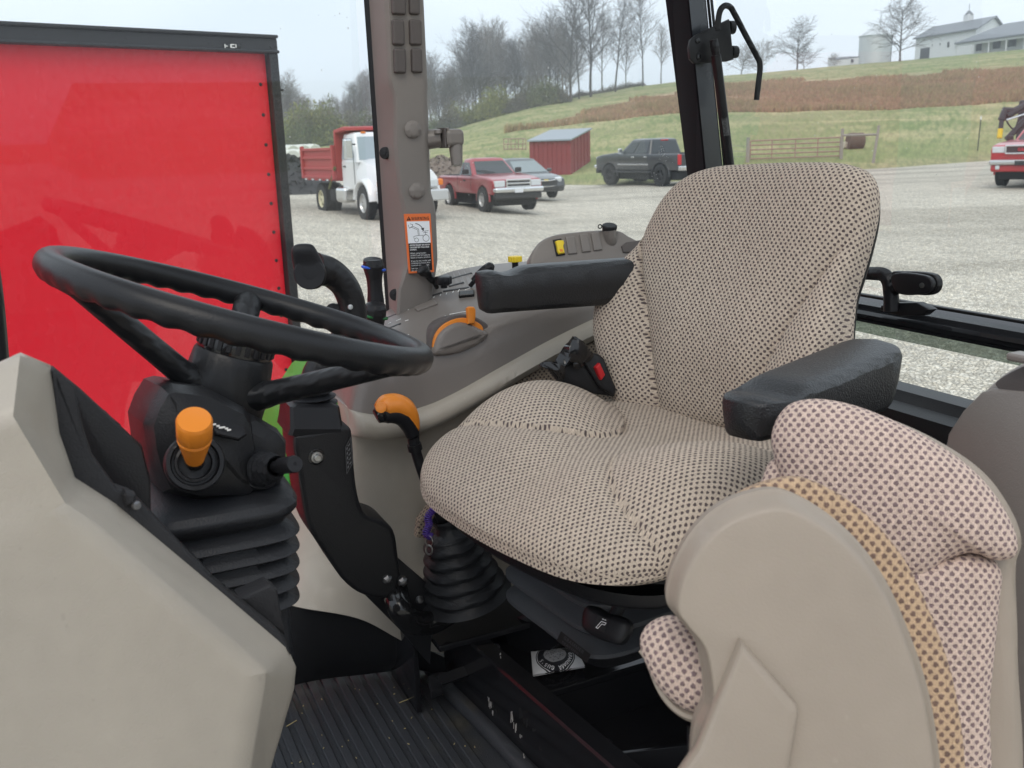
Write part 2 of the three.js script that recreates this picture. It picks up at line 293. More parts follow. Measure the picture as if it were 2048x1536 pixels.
// ---------------------------------------------------------------- ground: the gravel lot and the hill, rising away from the cab
const azOf = (x, y) => { const r = ray(x, y); return Math.atan2(r.x, -r.z) * 180 / Math.PI; };
const rowsG = [ // px, edge of gravel: py, distance; top of hill: py, distance
  [-500, 345, 58, 300, 120], [560, 338, 62, 292, 120], [870, 345, 57, 268, 112], [1100, 371, 50, 205, 125], [1200, 371, 47, 187, 135], [1280, 369, 45, 172, 142],
  [1460, 356, 48, 150, 150], [1740, 339, 52, 126, 150], [2048, 319, 58, 98, 150], [2500, 300, 62, 70, 150],
].map(([px, ye, re, yc, rc]) => { const sl = (y) => { const r = ray(px, y); return r.y / Math.hypot(r.x, r.z); }; return { az: azOf(px, ye), re, he: EYE.y + re * sl(ye), rc, hc: EYE.y + rc * sl(yc) }; });
function rowAt(az) {
  const a = rowsG; if (az <= a[0].az) return a[0]; if (az >= a[a.length - 1].az) return a[a.length - 1];
  let k = 0; while (a[k + 1].az < az) k++; const t = smooth(az, a[k].az, a[k + 1].az) * 0.4 + 0.6 * (az - a[k].az) / (a[k + 1].az - a[k].az), o = {};
  for (const q of ['re', 'he', 'rc', 'hc']) o[q] = lerp(a[k][q], a[k + 1][q], t); return o;
}
function heightPolar(az, r) {
  const o = rowAt(az);
  if (r <= o.re) { const t = r / o.re; return o.he * Math.pow(clamp((t - 0.1) / 0.9), 1.2) + 0.02 * noise(az * 0.3, r * 0.25) * smooth(t, 0.05, 0.3); }
  if (r <= o.rc) { const t = (r - o.re) / (o.rc - o.re); return lerp(o.he, o.hc, 0.82 * t + 0.18 * smooth(t, 0, 1)) + 0.25 * noise(az * 0.12, r * 0.06, 3) * Math.sin(Math.PI * t); }
  return o.hc - 0.00012 * (r - o.rc) * (r - o.rc) - 0.012 * (r - o.rc);
}
const heightAt = (x, z) => heightPolar(Math.atan2(x, -z) * 180 / Math.PI, Math.hypot(x, z));
// the point of the ground under a pixel, by marching along its ray
function ground(px, py) { const d = ray(px, py); let a = 2, b = 2; for (let t = 2; t < 400; t *= 1.02) { const p = EYE.clone().addScaledVector(d, t); if (p.y < heightAt(p.x, p.z)) { b = t; break; } a = t; b = t; } for (let k = 0; k < 30; k++) { const m = (a + b) / 2, p = EYE.clone().addScaledVector(d, m); p.y < heightAt(p.x, p.z) ? b = m : a = m; } return EYE.clone().addScaledVector(d, (a + b) / 2); }
// the point of the ground in the direction of a pixel column, at a given distance
function groundAt(px, py, dist) { const d = ray(px, py), h = Math.hypot(d.x, d.z), x = d.x / h * dist, z = d.z / h * dist; return V(x, heightAt(x, z), z); }
const azs = []; for (let a = -180; a < 180; a += a >= -14 && a < 62 ? 0.35 : 2) azs.push(a);
function polar(radii) {                                            // radii(o) -> list of distances for a direction
  const pos = [], uv = [], uv2 = [], idx = [], n = radii(rowAt(0)).length;
  azs.forEach((az) => { const o = rowAt(az), R = radii(o), q = az * Math.PI / 180; R.forEach((r, k) => { const x = Math.sin(q) * r, z = -Math.cos(q) * r; pos.push(x, heightPolar(az, r), z); uv.push(x, z); uv2.push((az + 14) / 78, k / (n - 1)); }); });
  const m = azs.length; for (let i = 0; i < m; i++) for (let k = 0; k < n - 1; k++) { const a = i * n + k, b = ((i + 1) % m) * n + k; idx.push(a, b, a + 1, a + 1, b, b + 1); }
  return [pos, uv, uv2, idx];
}
{ // gravel lot
  const r = rng(11), cells = 46, pts = []; for (let j = 0; j < cells; j++) for (let i = 0; i < cells; i++) pts.push([i + r(), j + r(), r(), r()]);
  const near = (u, v) => { const x = u * cells, y = v * cells, i0 = Math.floor(x), j0 = Math.floor(y); let d1 = 9, d2 = 9, id = 0; for (let j = -1; j <= 1; j++) for (let i = -1; i <= 1; i++) { const ii = (i0 + i + cells) % cells, jj = (j0 + j + cells) % cells, p = pts[jj * cells + ii], dx = p[0] - ii + i0 + i - x, dy = p[1] - jj + j0 + j - y, d = Math.hypot(dx, dy); if (d < d1) { d2 = d1; d1 = d; id = jj * cells + ii; } else if (d < d2) d2 = d; } return [d1, d2, pts[id][2], pts[id][3]]; };
  const N = 512, H = new Float32Array(N * N), C = [];
  for (let j = 0; j < N; j++) for (let i = 0; i < N; i++) {
    const u = i / N, v = j / N, [d1, d2, c, k] = near(u, v), stone = smooth(d2 - d1, 0.03, 0.3), big = tileNoise(u, v, 5);
    const fine = tileNoise(u, v, 90, 2); H[j * N + i] = stone * (0.35 + 0.65 * k) * (0.6 + 0.4 * (1 - d1)) + 0.1 * fine;
    const g = (0.74 + 0.24 * c) * (0.70 + 0.30 * stone) + 0.06 * fine + 0.05 * big; C.push([g * 1.0, g * (0.98 - 0.02 * k), g * (0.935 - 0.05 * k)]);
  }
  const col = tex(N, (u, v) => C[Math.round(v * N) * N + Math.round(u * N)], true, 1 / 1.9), bmp = tex(N, (u, v) => H[Math.round(v * N) * N + Math.round(u * N)], false, 1 / 1.9);
  const m = mat([1, 1, 1], 0.95, { p: { vertexColors: true } }); m.map = col; m.bumpMap = bmp; m.bumpScale = 0.02;
  const [pos, uv, , idx] = polar((o) => { const R = [0.02]; for (let k = 1; k <= 110; k++) R.push(o.re * 1.004 * Math.pow(k / 110, 1.15)); return R; });
  const cols = []; for (let i = 0; i < pos.length; i += 3) {
    const x = pos[i], z = pos[i + 2]; const along = x * 0.86 + z * 0.5, across = -x * 0.5 + z * 0.86;
    const tr = Math.max(0, noise(across * 0.55, along * 0.05, 1)) * 0.42, b = fbm(x * 0.13, z * 0.13, 2, 3), g = clamp(0.93 - tr + 0.32 * b + 0.07 * noise(x * 1.3, z * 1.3), 0.4, 1);
    cols.push(g, g * (0.985 - 0.05 * tr), g * (0.955 - 0.12 * tr));
  }
  const g = geoFrom(pos, idx, uv); g.setAttribute('color', new THREE.Float32BufferAttribute(cols, 3)); g.computeVertexNormals();
  structure('gravel_lot', g, m);
}
function fieldBand(az) { const P = [[24, 0.52, 0.53], [27, 0.50, 0.56], [34, 0.42, 0.72], [40, 0.36, 0.74], [46, 0.33, 0.68], [53, 0.31, 0.64], [70, 0.3, 0.64]]; let k = 0; while (k < P.length - 2 && P[k + 1][0] < az) k++; const t = clamp((az - P[k][0]) / (P[k + 1][0] - P[k][0])); return [lerp(P[k][1], P[k + 1][1], t) + 0.015 * noise(az * 0.3, 1), lerp(P[k][2], P[k + 1][2], t) + 0.03 * noise(az * 0.25, 8)]; }
{ // grass hill: bands of mown grass, tall russet broom grass, green crest
  const W = 2048, Hh = 1024, d = new Uint8Array(W * Hh * 4), mix = (a, b, t) => a.map((v, k) => lerp(v, b[k], t));
  const G1 = [0.165, 0.21, 0.06], G2 = [0.27, 0.27, 0.11], straw = [0.43, 0.36, 0.19], rust = [0.40, 0.245, 0.155], rust2 = [0.45, 0.32, 0.21], olive = [0.19, 0.19, 0.085], soil = [0.15, 0.115, 0.075];
  for (let j = 0; j < Hh; j++) for (let i = 0; i < W; i++) {
    const az = i / W * 78 - 14, t = j / Hh, o = rowAt(az), r = lerp(o.re, o.rc, t), q = az * Math.PI / 180, x = Math.sin(q) * r, z = -Math.cos(q) * r;
    const n1 = fbm(x * 0.09, z * 0.09, 1, 4), n2 = fbm(x * 0.6, z * 0.35, 2, 3), n3 = noise(x * 2.6, z * 1.1, 4), band = fbm(r * 0.32 + n1 * 2, az * 0.09, 5, 3), fine = noise(az * 15, r * 0.8, 6), p1 = noise(az * 4.5, r * 0.33, 2), p3 = noise(az * 1.3, r * 0.2, 7);
    let c = mix(G1, G2, clamp(0.55 + 1.2 * n1 + 0.5 * p1 + 0.5 * p3));
    c = mix(c, straw, clamp(band * 2.0 + 0.5 * p1 + 0.5 * p3 + 0.06 + 0.1 * smooth(t, 0.1, 0.3)) * 0.8);
    c = mix(c, olive, smooth(p1 - 0.6 * band + 0.4 * n1, 0.1, 0.6) * 0.75);
    const edge = 1 - smooth(t, 0, 0.05 + 0.03 * n1); c = mix(c, mix(soil, straw, 0.5 + n3), edge * 0.45);
    c = mix(c, G1, smooth(t, 0.02, 0.05) * (1 - smooth(t, 0.09, 0.16 + 0.05 * n1)) * 0.55);
    const k = smooth(az + 3 * n2, 25, 31);                          // russet field, from the wood edge to the right
    const [lo, hi] = fieldBand(az);
    const f = k * smooth(t + 0.03 * n2, lo, lo + 0.03) * (1 - smooth(t + 0.09 * n2 + 0.05 * n1, hi - 0.06, hi + 0.04));
    c = mix(c, mix(mix(rust, rust2, clamp(0.5 + 1.2 * p1 + 0.6 * fine)), olive, clamp(-0.1 + 1.5 * n1 + 0.8 * p3)), f * 0.85);
    const s = 1 + 0.30 * fine + 0.22 * p1, e = (j * W + i) * 4; for (let p = 0; p < 3; p++) d[e + p] = 255 * Math.pow(clamp(c[p] * s), 1 / 2.2); d[e + 3] = 255;
  }
  const t = new THREE.DataTexture(d, W, Hh); t.magFilter = THREE.LinearFilter; t.colorSpace = THREE.SRGBColorSpace; t.needsUpdate = true;
  const m = mat([1, 1, 1], 1, {}); m.map = t;
  const [pos, , uv2, idx] = polar((o) => { const R = []; for (let k = 0; k <= 70; k++) R.push(lerp(o.re, o.rc, k / 70)); return R; });
  const g = geoFrom(pos, idx, uv2); g.computeVertexNormals(); structure('grass_hill', g, m);
  const far = mat([0.13, 0.15, 0.06], 1, {});
  const [p2, u3, , i2] = polar((o) => { const R = []; for (let k = 0; k <= 24; k++) R.push(o.rc + 500 * Math.pow(k / 24, 2)); return R; });
  const g2 = geoFrom(p2, i2, u3); g2.computeVertexNormals(); structure('far_field', g2, far);
}
{ // tufts of standing grass on the hill, denser and russet in the tall field
  const r = rng(77), pos = [], idx = []; for (let k = 0; k < 9; k++) { const a = r() * 6.28, R = 0.12 * r(), h = 0.6 + 0.4 * r(), w = 0.035, l = 0.25 * (r() - 0.5), b = pos.length / 3, x = Math.cos(a) * R, z = Math.sin(a) * R; pos.push(x - w * Math.sin(a), 0, z + w * Math.cos(a), x + w * Math.sin(a), 0, z - w * Math.cos(a), x + l, h, z + 0.25 * (r() - 0.5)); idx.push(b, b + 1, b + 2); }
  const g = geoFrom(pos, idx); g.computeVertexNormals();
  const n = 46000, m = mat([1, 1, 1], 1, {}), im = new THREE.InstancedMesh(g, m, n), M = new THREE.Matrix4(), Q = new THREE.Quaternion(), c = new THREE.Color(); let k = 0;
  while (k < n) {
    const az = -2 + 58 * r(), o = rowAt(az), t = r(), rr = lerp(o.re, o.rc, t), q = az * Math.PI / 180, x = Math.sin(q) * rr, z = -Math.cos(q) * rr, n1 = fbm(x * 0.12, z * 0.12, 9, 3);
    const [lo, hi] = fieldBand(az), field = az > 25 && t > lo + 0.02 * n1 && t < hi - 0.02 + 0.12 * n1;
    if (field && t > hi - 0.10 && r() < (t - hi + 0.10) / 0.16) continue;
    if (!field || r() > 0.35 + 0.6 * smooth(az, 26, 33) + n1) continue;
    const h = field ? (0.25 + 0.5 * r()) * clamp(0.8 + 1.6 * n1, 0.3, 1.4) : 0.08 + 0.16 * r(), w = field ? 0.8 : 0.5, v = 0.7 + 0.6 * r();
    Q.setFromAxisAngle(V(0, 1, 0), r() * 6.28); M.compose(V(x, heightPolar(az, rr) - 0.02, z), Q, V(w, h, w)); im.setMatrixAt(k, M);
    const g0 = clamp(Math.pow(r(), 2) + 0.9 * n1); const dry = clamp(0.4 + 1.5 * n1 + 0.5 * (r() - 0.5)); field ? c.setRGB(lerp(0.44, 0.33, g0) * v, lerp(0.275, 0.28, g0) * v, lerp(0.175, 0.13, g0) * v) : c.setRGB(lerp(0.17, 0.36, dry) * v, lerp(0.22, 0.31, dry) * v, lerp(0.065, 0.15, dry) * v);
    im.setColorAt(k, c); k++;
  }
  im.name = 'hill_grass'; im.userData = { kind: 'stuff', label: 'green and russet standing grass growing all over the hillside', category: 'grass' }; scene.add(im);
}
// ---------------------------------------------------------------- woods and trees on the hill
function treeProto(seed, { H = 13, spread = 0.34, lift = 0.9, first = 0.28, n = 22, crook = 0.12, fine = 2, r0 = 0.011, drop = 0 }) {
  const r = rng(seed), pos = [], idx = [];
  const seg = (a, b, ra, rb, sides) => { const t = b.clone().sub(a).normalize(), u = (Math.abs(t.y) < 0.9 ? V(0, 1, 0) : V(1, 0, 0)).cross(t).normalize(), w = t.clone().cross(u), o = pos.length / 3; for (const [p, R] of [[a, ra], [b, rb]]) for (let k = 0; k < sides; k++) { const q = k / sides * 6.2832; pos.push(p.x + R * (u.x * Math.cos(q) + w.x * Math.sin(q)), p.y + R * (u.y * Math.cos(q) + w.y * Math.sin(q)), p.z + R * (u.z * Math.cos(q) + w.z * Math.sin(q))); } for (let k = 0; k < sides; k++) { const A = o + k, B = o + (k + 1) % sides; idx.push(A, B, A + sides, B, B + sides, A + sides); } };
  const limb = (p, d, L, R, lev) => {
    const S = lev === 0 ? 9 : lev === 1 ? 5 : 3, kids = lev === 0 ? n : lev === 1 ? 8 : lev === 2 ? 7 : lev === 3 && fine > 2 ? 3 : 0; let a = p.clone(), dir = d.clone(); const P = [a.clone()], Ds = [dir.clone()];
    for (let k = 0; k < S; k++) { dir.add(V(r() - 0.5, lev ? (r() - 0.42) * 1.1 - drop * 0.4 * (lev > 1) : (r() - 0.5) * 0.3, r() - 0.5).multiplyScalar(crook * (lev ? 2.2 : 1))).normalize(); const b = a.clone().addScaledVector(dir, L / S); const taper = (q) => R * (lev === 0 ? 1 - 0.82 * q : 1 - 0.7 * q); seg(a, b, taper(k / S), taper((k + 1) / S), lev === 0 ? 6 : lev === 1 ? 4 : 3); a = b; P.push(a.clone()); Ds.push(dir.clone()); }
    for (let k = 0; k < kids; k++) { const q = lev === 0 ? first + (1 - first) * Math.pow((k + r() * 0.6) / kids, 0.9) : 0.18 + 0.82 * (k + r()) / kids, x = Math.min(q, 0.999) * S, i = Math.floor(x), b = P[i].clone().lerp(P[i + 1], x - i), az = k * 2.4 + r() * 1.2, up = Ds[i], side = V(Math.cos(az), 0, Math.sin(az)).addScaledVector(up, -up.dot(V(Math.cos(az), 0, Math.sin(az)))).normalize(); const dd = up.clone().multiplyScalar(lev === 0 ? lift * (0.65 + 0.5 * q) : 0.8).addScaledVector(side, lev === 0 ? 0.8 : 0.75).add(V(0, lev ? 0.12 - drop * 0.3 : 0, 0)).normalize(); const l = lev === 0 ? H * spread * (1.15 - 0.75 * (q - first) / (1 - first)) * (0.7 + 0.5 * r()) : L * (0.34 + 0.26 * r()); limb(b, dd, l, Math.max(lev === 0 ? R * 0.42 * (1.1 - 0.7 * q) : R * 0.5, 0.015), lev + 1); }
  };
  limb(V(0, -0.4, 0), V(0, 1, 0), H, H * r0, 0);
  // trunk faces come first: the trunk is a part, the branches another
  const cut = 9 * 6 * 6, mk = (ix) => { const used = new Map(), p = [], q = []; ix.forEach((i) => { if (!used.has(i)) { used.set(i, p.length / 3); p.push(pos[3 * i], pos[3 * i + 1], pos[3 * i + 2]); } q.push(used.get(i)); }); return smoothGeo(geoFrom(p, q)); };
  return [mk(idx.slice(0, cut)), mk(idx.slice(cut))];
}
const bark = [mat([0.17, 0.148, 0.13], 0.95), mat([0.09, 0.078, 0.07], 0.95), mat([0.23, 0.205, 0.185], 0.95)];
const protos = {
  tall: [11, 12, 13, 14].map((s, i) => treeProto(s, { H: 13, spread: 0.30, lift: 1.35, first: 0.3, n: 24, r0: 0.0095 + 0.001 * i })),
  wide: [21, 22].map((s) => treeProto(s, { H: 13, spread: 0.44, lift: 1.25, first: 0.2, n: 22, r0: 0.014, crook: 0.16 })),
  round: [31, 32, 33].map((s) => treeProto(s, { H: 6.2, spread: 0.62, lift: 0.55, first: 0.2, n: 24, r0: 0.022, crook: 0.2, drop: 0.35 })),
};
function tree(kind, v, at, scale, turn, label, group, m = 0, name = 'bare_tree') {
  const [tr, br] = protos[kind][v % protos[kind].length], o = thing(name, label, 'tree', at, group);
  local(o, 'trunk', tr, bark[m]); local(o, 'crown', br, bark[m]); o.scale.setScalar(scale); o.rotation.y = turn; return o;
}
// single trees that can be told apart: pixel of the foot, distance, pixel of the top
const singles = [
  ['wide', 0, 1142, 204, 121, -12, 0, 1, 'broad bare tree with leaning limbs, leftmost of the tall row on the slope'], ['tall', 1, 1158, 200, 124, 30, 2, 1, 'slim bare tree close behind the broad leaning one on the slope'],
  ['wide', 1, 1182, 196, 126, -18, 1, 1, 'broad bare tree with fan-shaped crown in the middle of the slope row'], ['tall', 2, 1231, 184, 132, 5, 3, 1, 'straight bare tree between the fan-shaped one and the lone right one'], ['tall', 0, 1286, 168, 140, -6, 4, 1, 'lone tall bare tree nearest the rear corner post on its left'], ['tall', 3, 1322, 163, 146, 55, 1, 0, 'thin bare tree on the crest just left of the rear corner post'],
  ['tall', 3, 1252, 176, 150, 60, 5, 0, 'faint small bare tree on the crest between two taller ones'], ['tall', 2, 1205, 190, 143, 40, 2, 0, 'thin pale tree behind the fan-shaped tree'],
  ['round', 0, 1594, 136, 150, 56, 0, 1, 'round bare tree standing alone on the green crest'], ['round', 1, 1800, 118, 148, 22, 2, 1, 'dark bare tree between the grain bin and the white barn'], ['round', 2, 1482, 148, 156, 92, 1, 2, 'small bare tree on the crest behind the bent black rod'], ['round', 1, 1520, 145, 158, 86, 4, 2, 'small bare tree on the crest just right of the bent black rod'], ['round', 2, 1668, 127, 156, 100, 3, 2, 'low bush-like bare tree left of the small white shed'], ['round', 0, 1608, 135, 152, 98, 5, 0, 'sapling at the foot of the round lone tree'],
];
for (const [kind, v, px, py, dist, ty, turn, m, label] of singles) { const g = groundAt(px, py, dist), h = (py - ty) / FPX * dist * 1.02; tree(kind, v, g, h / (kind === 'round' ? 6.6 : 14), turn, label, undefined, m); }
{ // the wood behind the truck, tree by tree
  const r = rng(404); let k = 0;
  for (let row = 0; row < 4; row++) for (let px = 545 + row * 5; px < 1150; px += 19 + 9 * r()) {
    if (px > 752 && px < 842) continue;
    const right = px > 800, dist = 122 + row * 11 + 6 * r() + (right ? 0 : 8), q = right ? smooth(px, 860, 1130) : 0, topY = right ? lerp(128, 62, smooth(px, 860, 1010)) + 26 * (r() - 0.5) + row * 5 + 18 * Math.sin(px * 0.05) : lerp(150, 205, smooth(px, 560, 640)) + (px > 690 ? -55 * smooth(px, 690, 740) : 0) + 34 * (r() - 0.5) + row * 4;
    const g = groundAt(px, 260, dist), base = right ? 262 - 60 * q : 285, h = Math.max(3.5, (base - topY) / FPX * dist);
    tree(r() < 0.3 ? 'wide' : 'tall', k, g, h / 13.6, r() * 6.28, right ? 'one of the grey bare trees of the wood right of the taupe window post' : 'one of the hazy grey trees of the wood behind the dump truck', right ? 'bare trees of the wood right of the post' : 'bare trees of the wood left of the post', k % 3); k++;
  }
  // undergrowth along the wood edge
  const leafy = (seed, cols) => { const q = rng(seed), pos = [], idx = [], col = []; for (let i = 0; i < 2600; i++) { const a = q() * 6.28, e = Math.pow(q(), 0.5), rad = e * (0.75 + 0.35 * noise(Math.cos(a) * 1.5, Math.sin(a) * 1.5, seed)), y = (1 - Math.pow(e, 1.6)) * (0.75 + 0.45 * q()) * (0.35 + 0.65 * q()), s = 0.025 + 0.045 * q(), b = pos.length / 3, c = V(rad * Math.cos(a), y, rad * Math.sin(a)), u = V(q() - 0.5, q() - 0.5, q() - 0.5).normalize().multiplyScalar(s), w = V(q() - 0.5, q() - 0.5, q() - 0.5).normalize().multiplyScalar(s); for (const p of [c.clone().sub(u), c.clone().add(u), c.clone().add(w)]) { pos.push(p.x, p.y, p.z); const t = cols[Math.floor(q() * cols.length)], v = 0.7 + 0.6 * q(); col.push(t[0] * v, t[1] * v, t[2] * v); } idx.push(b, b + 1, b + 2); } const g = geoFrom(pos, idx); g.setAttribute('color', new THREE.Float32BufferAttribute(col, 3)); g.computeVertexNormals(); return g; };
  const mLeaf = new THREE.MeshPhysicalMaterial({ vertexColors: true, roughness: 0.9, transmission: 0.35, thickness: 0 });
  const S = [leafy(1, [[0.24, 0.26, 0.07], [0.30, 0.29, 0.08], [0.16, 0.19, 0.06]]), leafy(2, [[0.13, 0.17, 0.06], [0.2, 0.22, 0.08], [0.17, 0.15, 0.09]]), leafy(3, [[0.14, 0.12, 0.09], [0.17, 0.15, 0.11], [0.12, 0.13, 0.07]])];
  const stem = bar([V(0, -0.1, 0), V(0.05, 0.3, 0), V(0, 0.55, 0.05)], [0.04, 0.02], { seg: 5, sides: 5 });
  const shrub = (px, dist, w, h, v, label, group) => { const o = thing('shrub', label, 'shrub', groundAt(px, 260, dist), group); local(o, 'foliage', S[v], mLeaf); local(o, 'stem', stem, bark[1]); o.scale.set(w, h, w); o.rotation.y = px; };
  for (let i = 0; i < 26; i++) { const px = 868 + i * 10 + 5 * r(); shrub(px, 114 + 12 * r() + 0.02 * (px - 868), 1.6 + r(), 1.6 + 2 * r(), ...(i < 17 && i % 3 ? [0, 'one of the yellow-green shrubs along the foot of the wood right of the post', 'yellow-green shrubs right of the post'] : i % 2 ? [2, 'one of the brown shrubs along the foot of the wood right of the post', 'brown shrubs right of the post'] : [1, 'one of the olive shrubs along the foot of the wood right of the post', 'olive shrubs right of the post'])); }
  for (let i = 0; i < 22; i++) { const px = 545 + i * 9.5 + 4 * r(); shrub(px, 106 + 16 * r(), 2 + 1.6 * r(), 2.2 + 2.4 * r() * (i > 3 && i < 14 ? 1.2 : 0.8), ...(i > 4 && i < 15 && i % 2 ? [0, 'one of the yellow-green shrubs along the wood edge behind the dump truck', 'yellow-green shrubs behind the dump truck'] : i % 2 ? [2, 'one of the brown shrubs along the wood edge behind the dump truck', 'brown shrubs behind the dump truck'] : [1, 'one of the olive shrubs along the wood edge behind the dump truck', 'olive shrubs behind the dump truck'])); }
  for (let i = 0; i < 16; i++) { const px = 1100 + i * 12 + 6 * r(); shrub(px, 126 + 0.1 * (px - 1100) + 4 * r(), 1.2 + 0.8 * r(), 0.6 + 0.7 * r(), 2, 'one of the low brown bushes under the tall trees on the slope', 'low brown bushes under the slope trees'); }
}
// ---------------------------------------------------------------- buildings on the crest
const solid = (bot, top) => loft([bot, top], { crease: 0.2 });
{
  const whiteSide = mat([0.74, 0.75, 0.76], 0.7), roofM = mat([0.14, 0.15, 0.17], 0.5), dark = mat([0.03, 0.03, 0.035], 0.5), galv = mat([0.62, 0.64, 0.65], 0.45, { metal: 0.3 });
  { // white barn: long wall to the viewer, gable at its right end
    const p = (x, y, d) => D(x, y, d), A = p(1829, 118, 158), B = p(1948, 108, 146), C = p(2014, 102, 158), Dd = A.clone().add(C).sub(B), yb = Math.min(A.y, B.y, C.y) - 1.5, eave = p(1845, 77, 157).y, ridge = p(1993, 37, 152).y;
    const t = thing('white_barn', 'long white metal barn with grey gable roof and cupola on the crest', 'barn', V(A.x, yb, A.z)), at = (q, y) => V(q.x, y, q.z), mid1 = B.clone().lerp(C, 0.5), mid0 = A.clone().lerp(Dd, 0.5);
    part(t, 'wall', solid([A, B, C, Dd].map((q) => at(q, yb)), [A, B, C, Dd].map((q) => at(q, eave))), whiteSide); part(t, 'gable', loft([[at(B, eave), at(C, eave), at(mid1, ridge - 0.1)], [at(A, eave), at(Dd, eave), at(mid0, ridge - 0.1)]], { crease: 0.2 }), whiteSide);
    const along = B.clone().sub(A).setY(0).normalize(), out = mid1.clone().sub(C).setY(0).normalize(); for (const [E0, E1, s] of [[A, B, 1], [Dd, C, -1]]) { const e0 = at(E0, eave - 0.1).addScaledVector(along, -0.5).addScaledVector(out, 0.5 * s), e1 = at(E1, eave - 0.1).addScaledVector(along, 0.5).addScaledVector(out, 0.5 * s), r0 = at(mid0, ridge + 0.05).addScaledVector(along, -0.5), r1 = at(mid1, ridge + 0.05).addScaledVector(along, 0.5); part(t, 'roof', loft([[e0, e1, r1, r0], [e0, e1, r1, r0].map((q) => q.clone().add(V(0, 0.2, 0)))], { crease: 0.2 }), roofM); }
    const wn = along.clone().cross(UP); if (wn.dot(EYE.clone().sub(A)) < 0) wn.negate(); const f = (u, y) => at(A.clone().lerp(B, u), y).addScaledVector(wn, 0.07); const wdw = (n, u0, u1, y0, y1, m) => part(t, n, slab([f(u0, y0), f(u1, y0), f(u1, y1), f(u0, y1)], wn, 0.08, 0.01), m); const gy = p(1850, 114, 156).y;
    wdw('sliding_door', 0.1, 0.26, gy - 0.5, gy + 1.4, dark); wdw('window', 0.56, 0.59, gy + 1.0, gy + 1.8, dark); wdw('window', 0.68, 0.72, gy + 0.5, gy + 2.0, galv); for (let i = 0; i < 5; i++) wdw('wall_lamp', 0.3 + i * 0.13, 0.306 + i * 0.13, gy + 1.5, gy + 1.8, dark);
    const cu = at(mid0.clone().lerp(mid1, 0.58), ridge + 0.1), c = part(t, 'cupola', rbox(cu.clone().add(V(0, 0.55, 0)), 1.1, 1.1, 1.1, 0.03), whiteSide); part(c, 'cupola_roof', turned(cu.clone().add(V(0, 1.1, 0)), UPV(), [[0, 0], [0.85, 0], [0, 0.7]], 4, 0.2), roofM); part(c, 'vane', bar([cu.clone().add(V(0, 1.7, 0)), cu.clone().add(V(0, 2.7, 0))], 0.04, { sides: 5 }), dark);
  }
  { // low house with a porch
    const d0 = 140, p = (x, y, d = d0) => D(x, y, d), A = p(1948, 106, 143), B = p(2150, 88, 128), out = V(0, 0, 0).copy(B).sub(A).setY(0).normalize().cross(V(0, 1, 0)).normalize(); if (out.dot(EYE.clone().sub(A)) < 0) out.negate();
    const t = thing('farm_house', 'low white farm house with grey roof and open porch right of the barn', 'house', A), yb = Math.min(A.y, B.y) - 1, eave = p(1948, 82, 141).y, ridge = p(2048, 46, 140).y, at = (q, y, o = 0) => V(q.x, y, q.z).addScaledVector(out, o), al = B.clone().sub(A).setY(0).normalize();
    part(t, 'wall', solid([at(A, yb), at(B, yb), at(B, yb, -7), at(A, yb, -7)], [at(A, eave + 0.2), at(B, eave + 0.2), at(B, eave + 0.2, -7), at(A, eave + 0.2, -7)]), whiteSide);
    const A1 = A.clone().addScaledVector(al, -1.4), rf = [at(A1, eave - 0.25, 2.6), at(B, eave - 0.25, 2.6), at(B, ridge, -4), at(A1.clone().addScaledVector(al, 3), ridge, -4)]; part(t, 'roof', loft([rf, rf.map((q) => q.clone().add(V(0, 0.22, 0)))], { crease: 0.2 }), roofM); part(t, 'porch_beam', slab([at(A1, eave - 0.55, 2.4), at(B, eave - 0.55, 2.4), at(B, eave - 0.2, 2.4), at(A1, eave - 0.2, 2.4)], V(out.x, 0, out.z), 0.2, 0.02), whiteSide);
    for (const u of [-0.08, 0.1, 0.28, 0.46, 0.64]) { const q = A.clone().lerp(B, u); part(t, 'porch_post', bar([at(q, yb, 2.3), at(q, eave - 0.4, 2.3)], 0.1, { sides: 6 }), whiteSide); } for (const [u0, u1] of [[0.02, 0.08], [0.2, 0.28], [0.36, 0.44]]) { const a = A.clone().lerp(B, u0), b = A.clone().lerp(B, u1), y = p(1970, 100, 141).y; part(t, 'window', slab([at(a, y, 0.05), at(b, y, 0.05), at(b, y + 1, 0.05), at(a, y + 1, 0.05)], V(out.x, 0, out.z), 0.06, 0.01), dark); }
    const cu = at(A.clone().lerp(B, 0.5), ridge, -3.6); const c = part(t, 'cupola', rbox(cu.clone().add(V(0, 0.4, 0)), 1, 1, 1, 0.03), whiteSide); part(c, 'cupola_roof', turned(cu.clone().add(V(0, 0.9, 0)), UPV(), [[0, 0], [0.8, 0], [0, 0.6]], 4, 0.2), roofM);
  }
  { // grain bin
    const c = D(1748, 123, 150), R = 30.5 / FPX * 150, yb = c.y - 1, ye = D(1748, 73, 150).y, ya = D(1752, 54, 150).y, t = thing('grain_bin', 'round galvanised grain bin with conical roof on the crest', 'grain bin', V(c.x, yb, c.z - 1)), o = V(c.x, 0, c.z), pr = []; for (let k = 0; k <= 80; k++) pr.push([R + 0.03 * Math.cos(k * 1.57), lerp(yb, ye, k / 80)]);
    part(t, 'wall', turned(o, UPV(), pr, 48, 1.2), galv); part(t, 'roof', turned(o, UPV(), [[R + 0.15, ye - 0.05], [R + 0.15, ye], [0.4, ya], [0.4, ya + 0.25], [0, ya + 0.3]], 24, 0.2), galv); part(t, 'ladder', bar([V(c.x + R * 0.86, yb, c.z + R * 0.55), V(c.x + R * 0.86, ye, c.z + R * 0.55)], 0.12, { sides: 5 }), dark);
  }
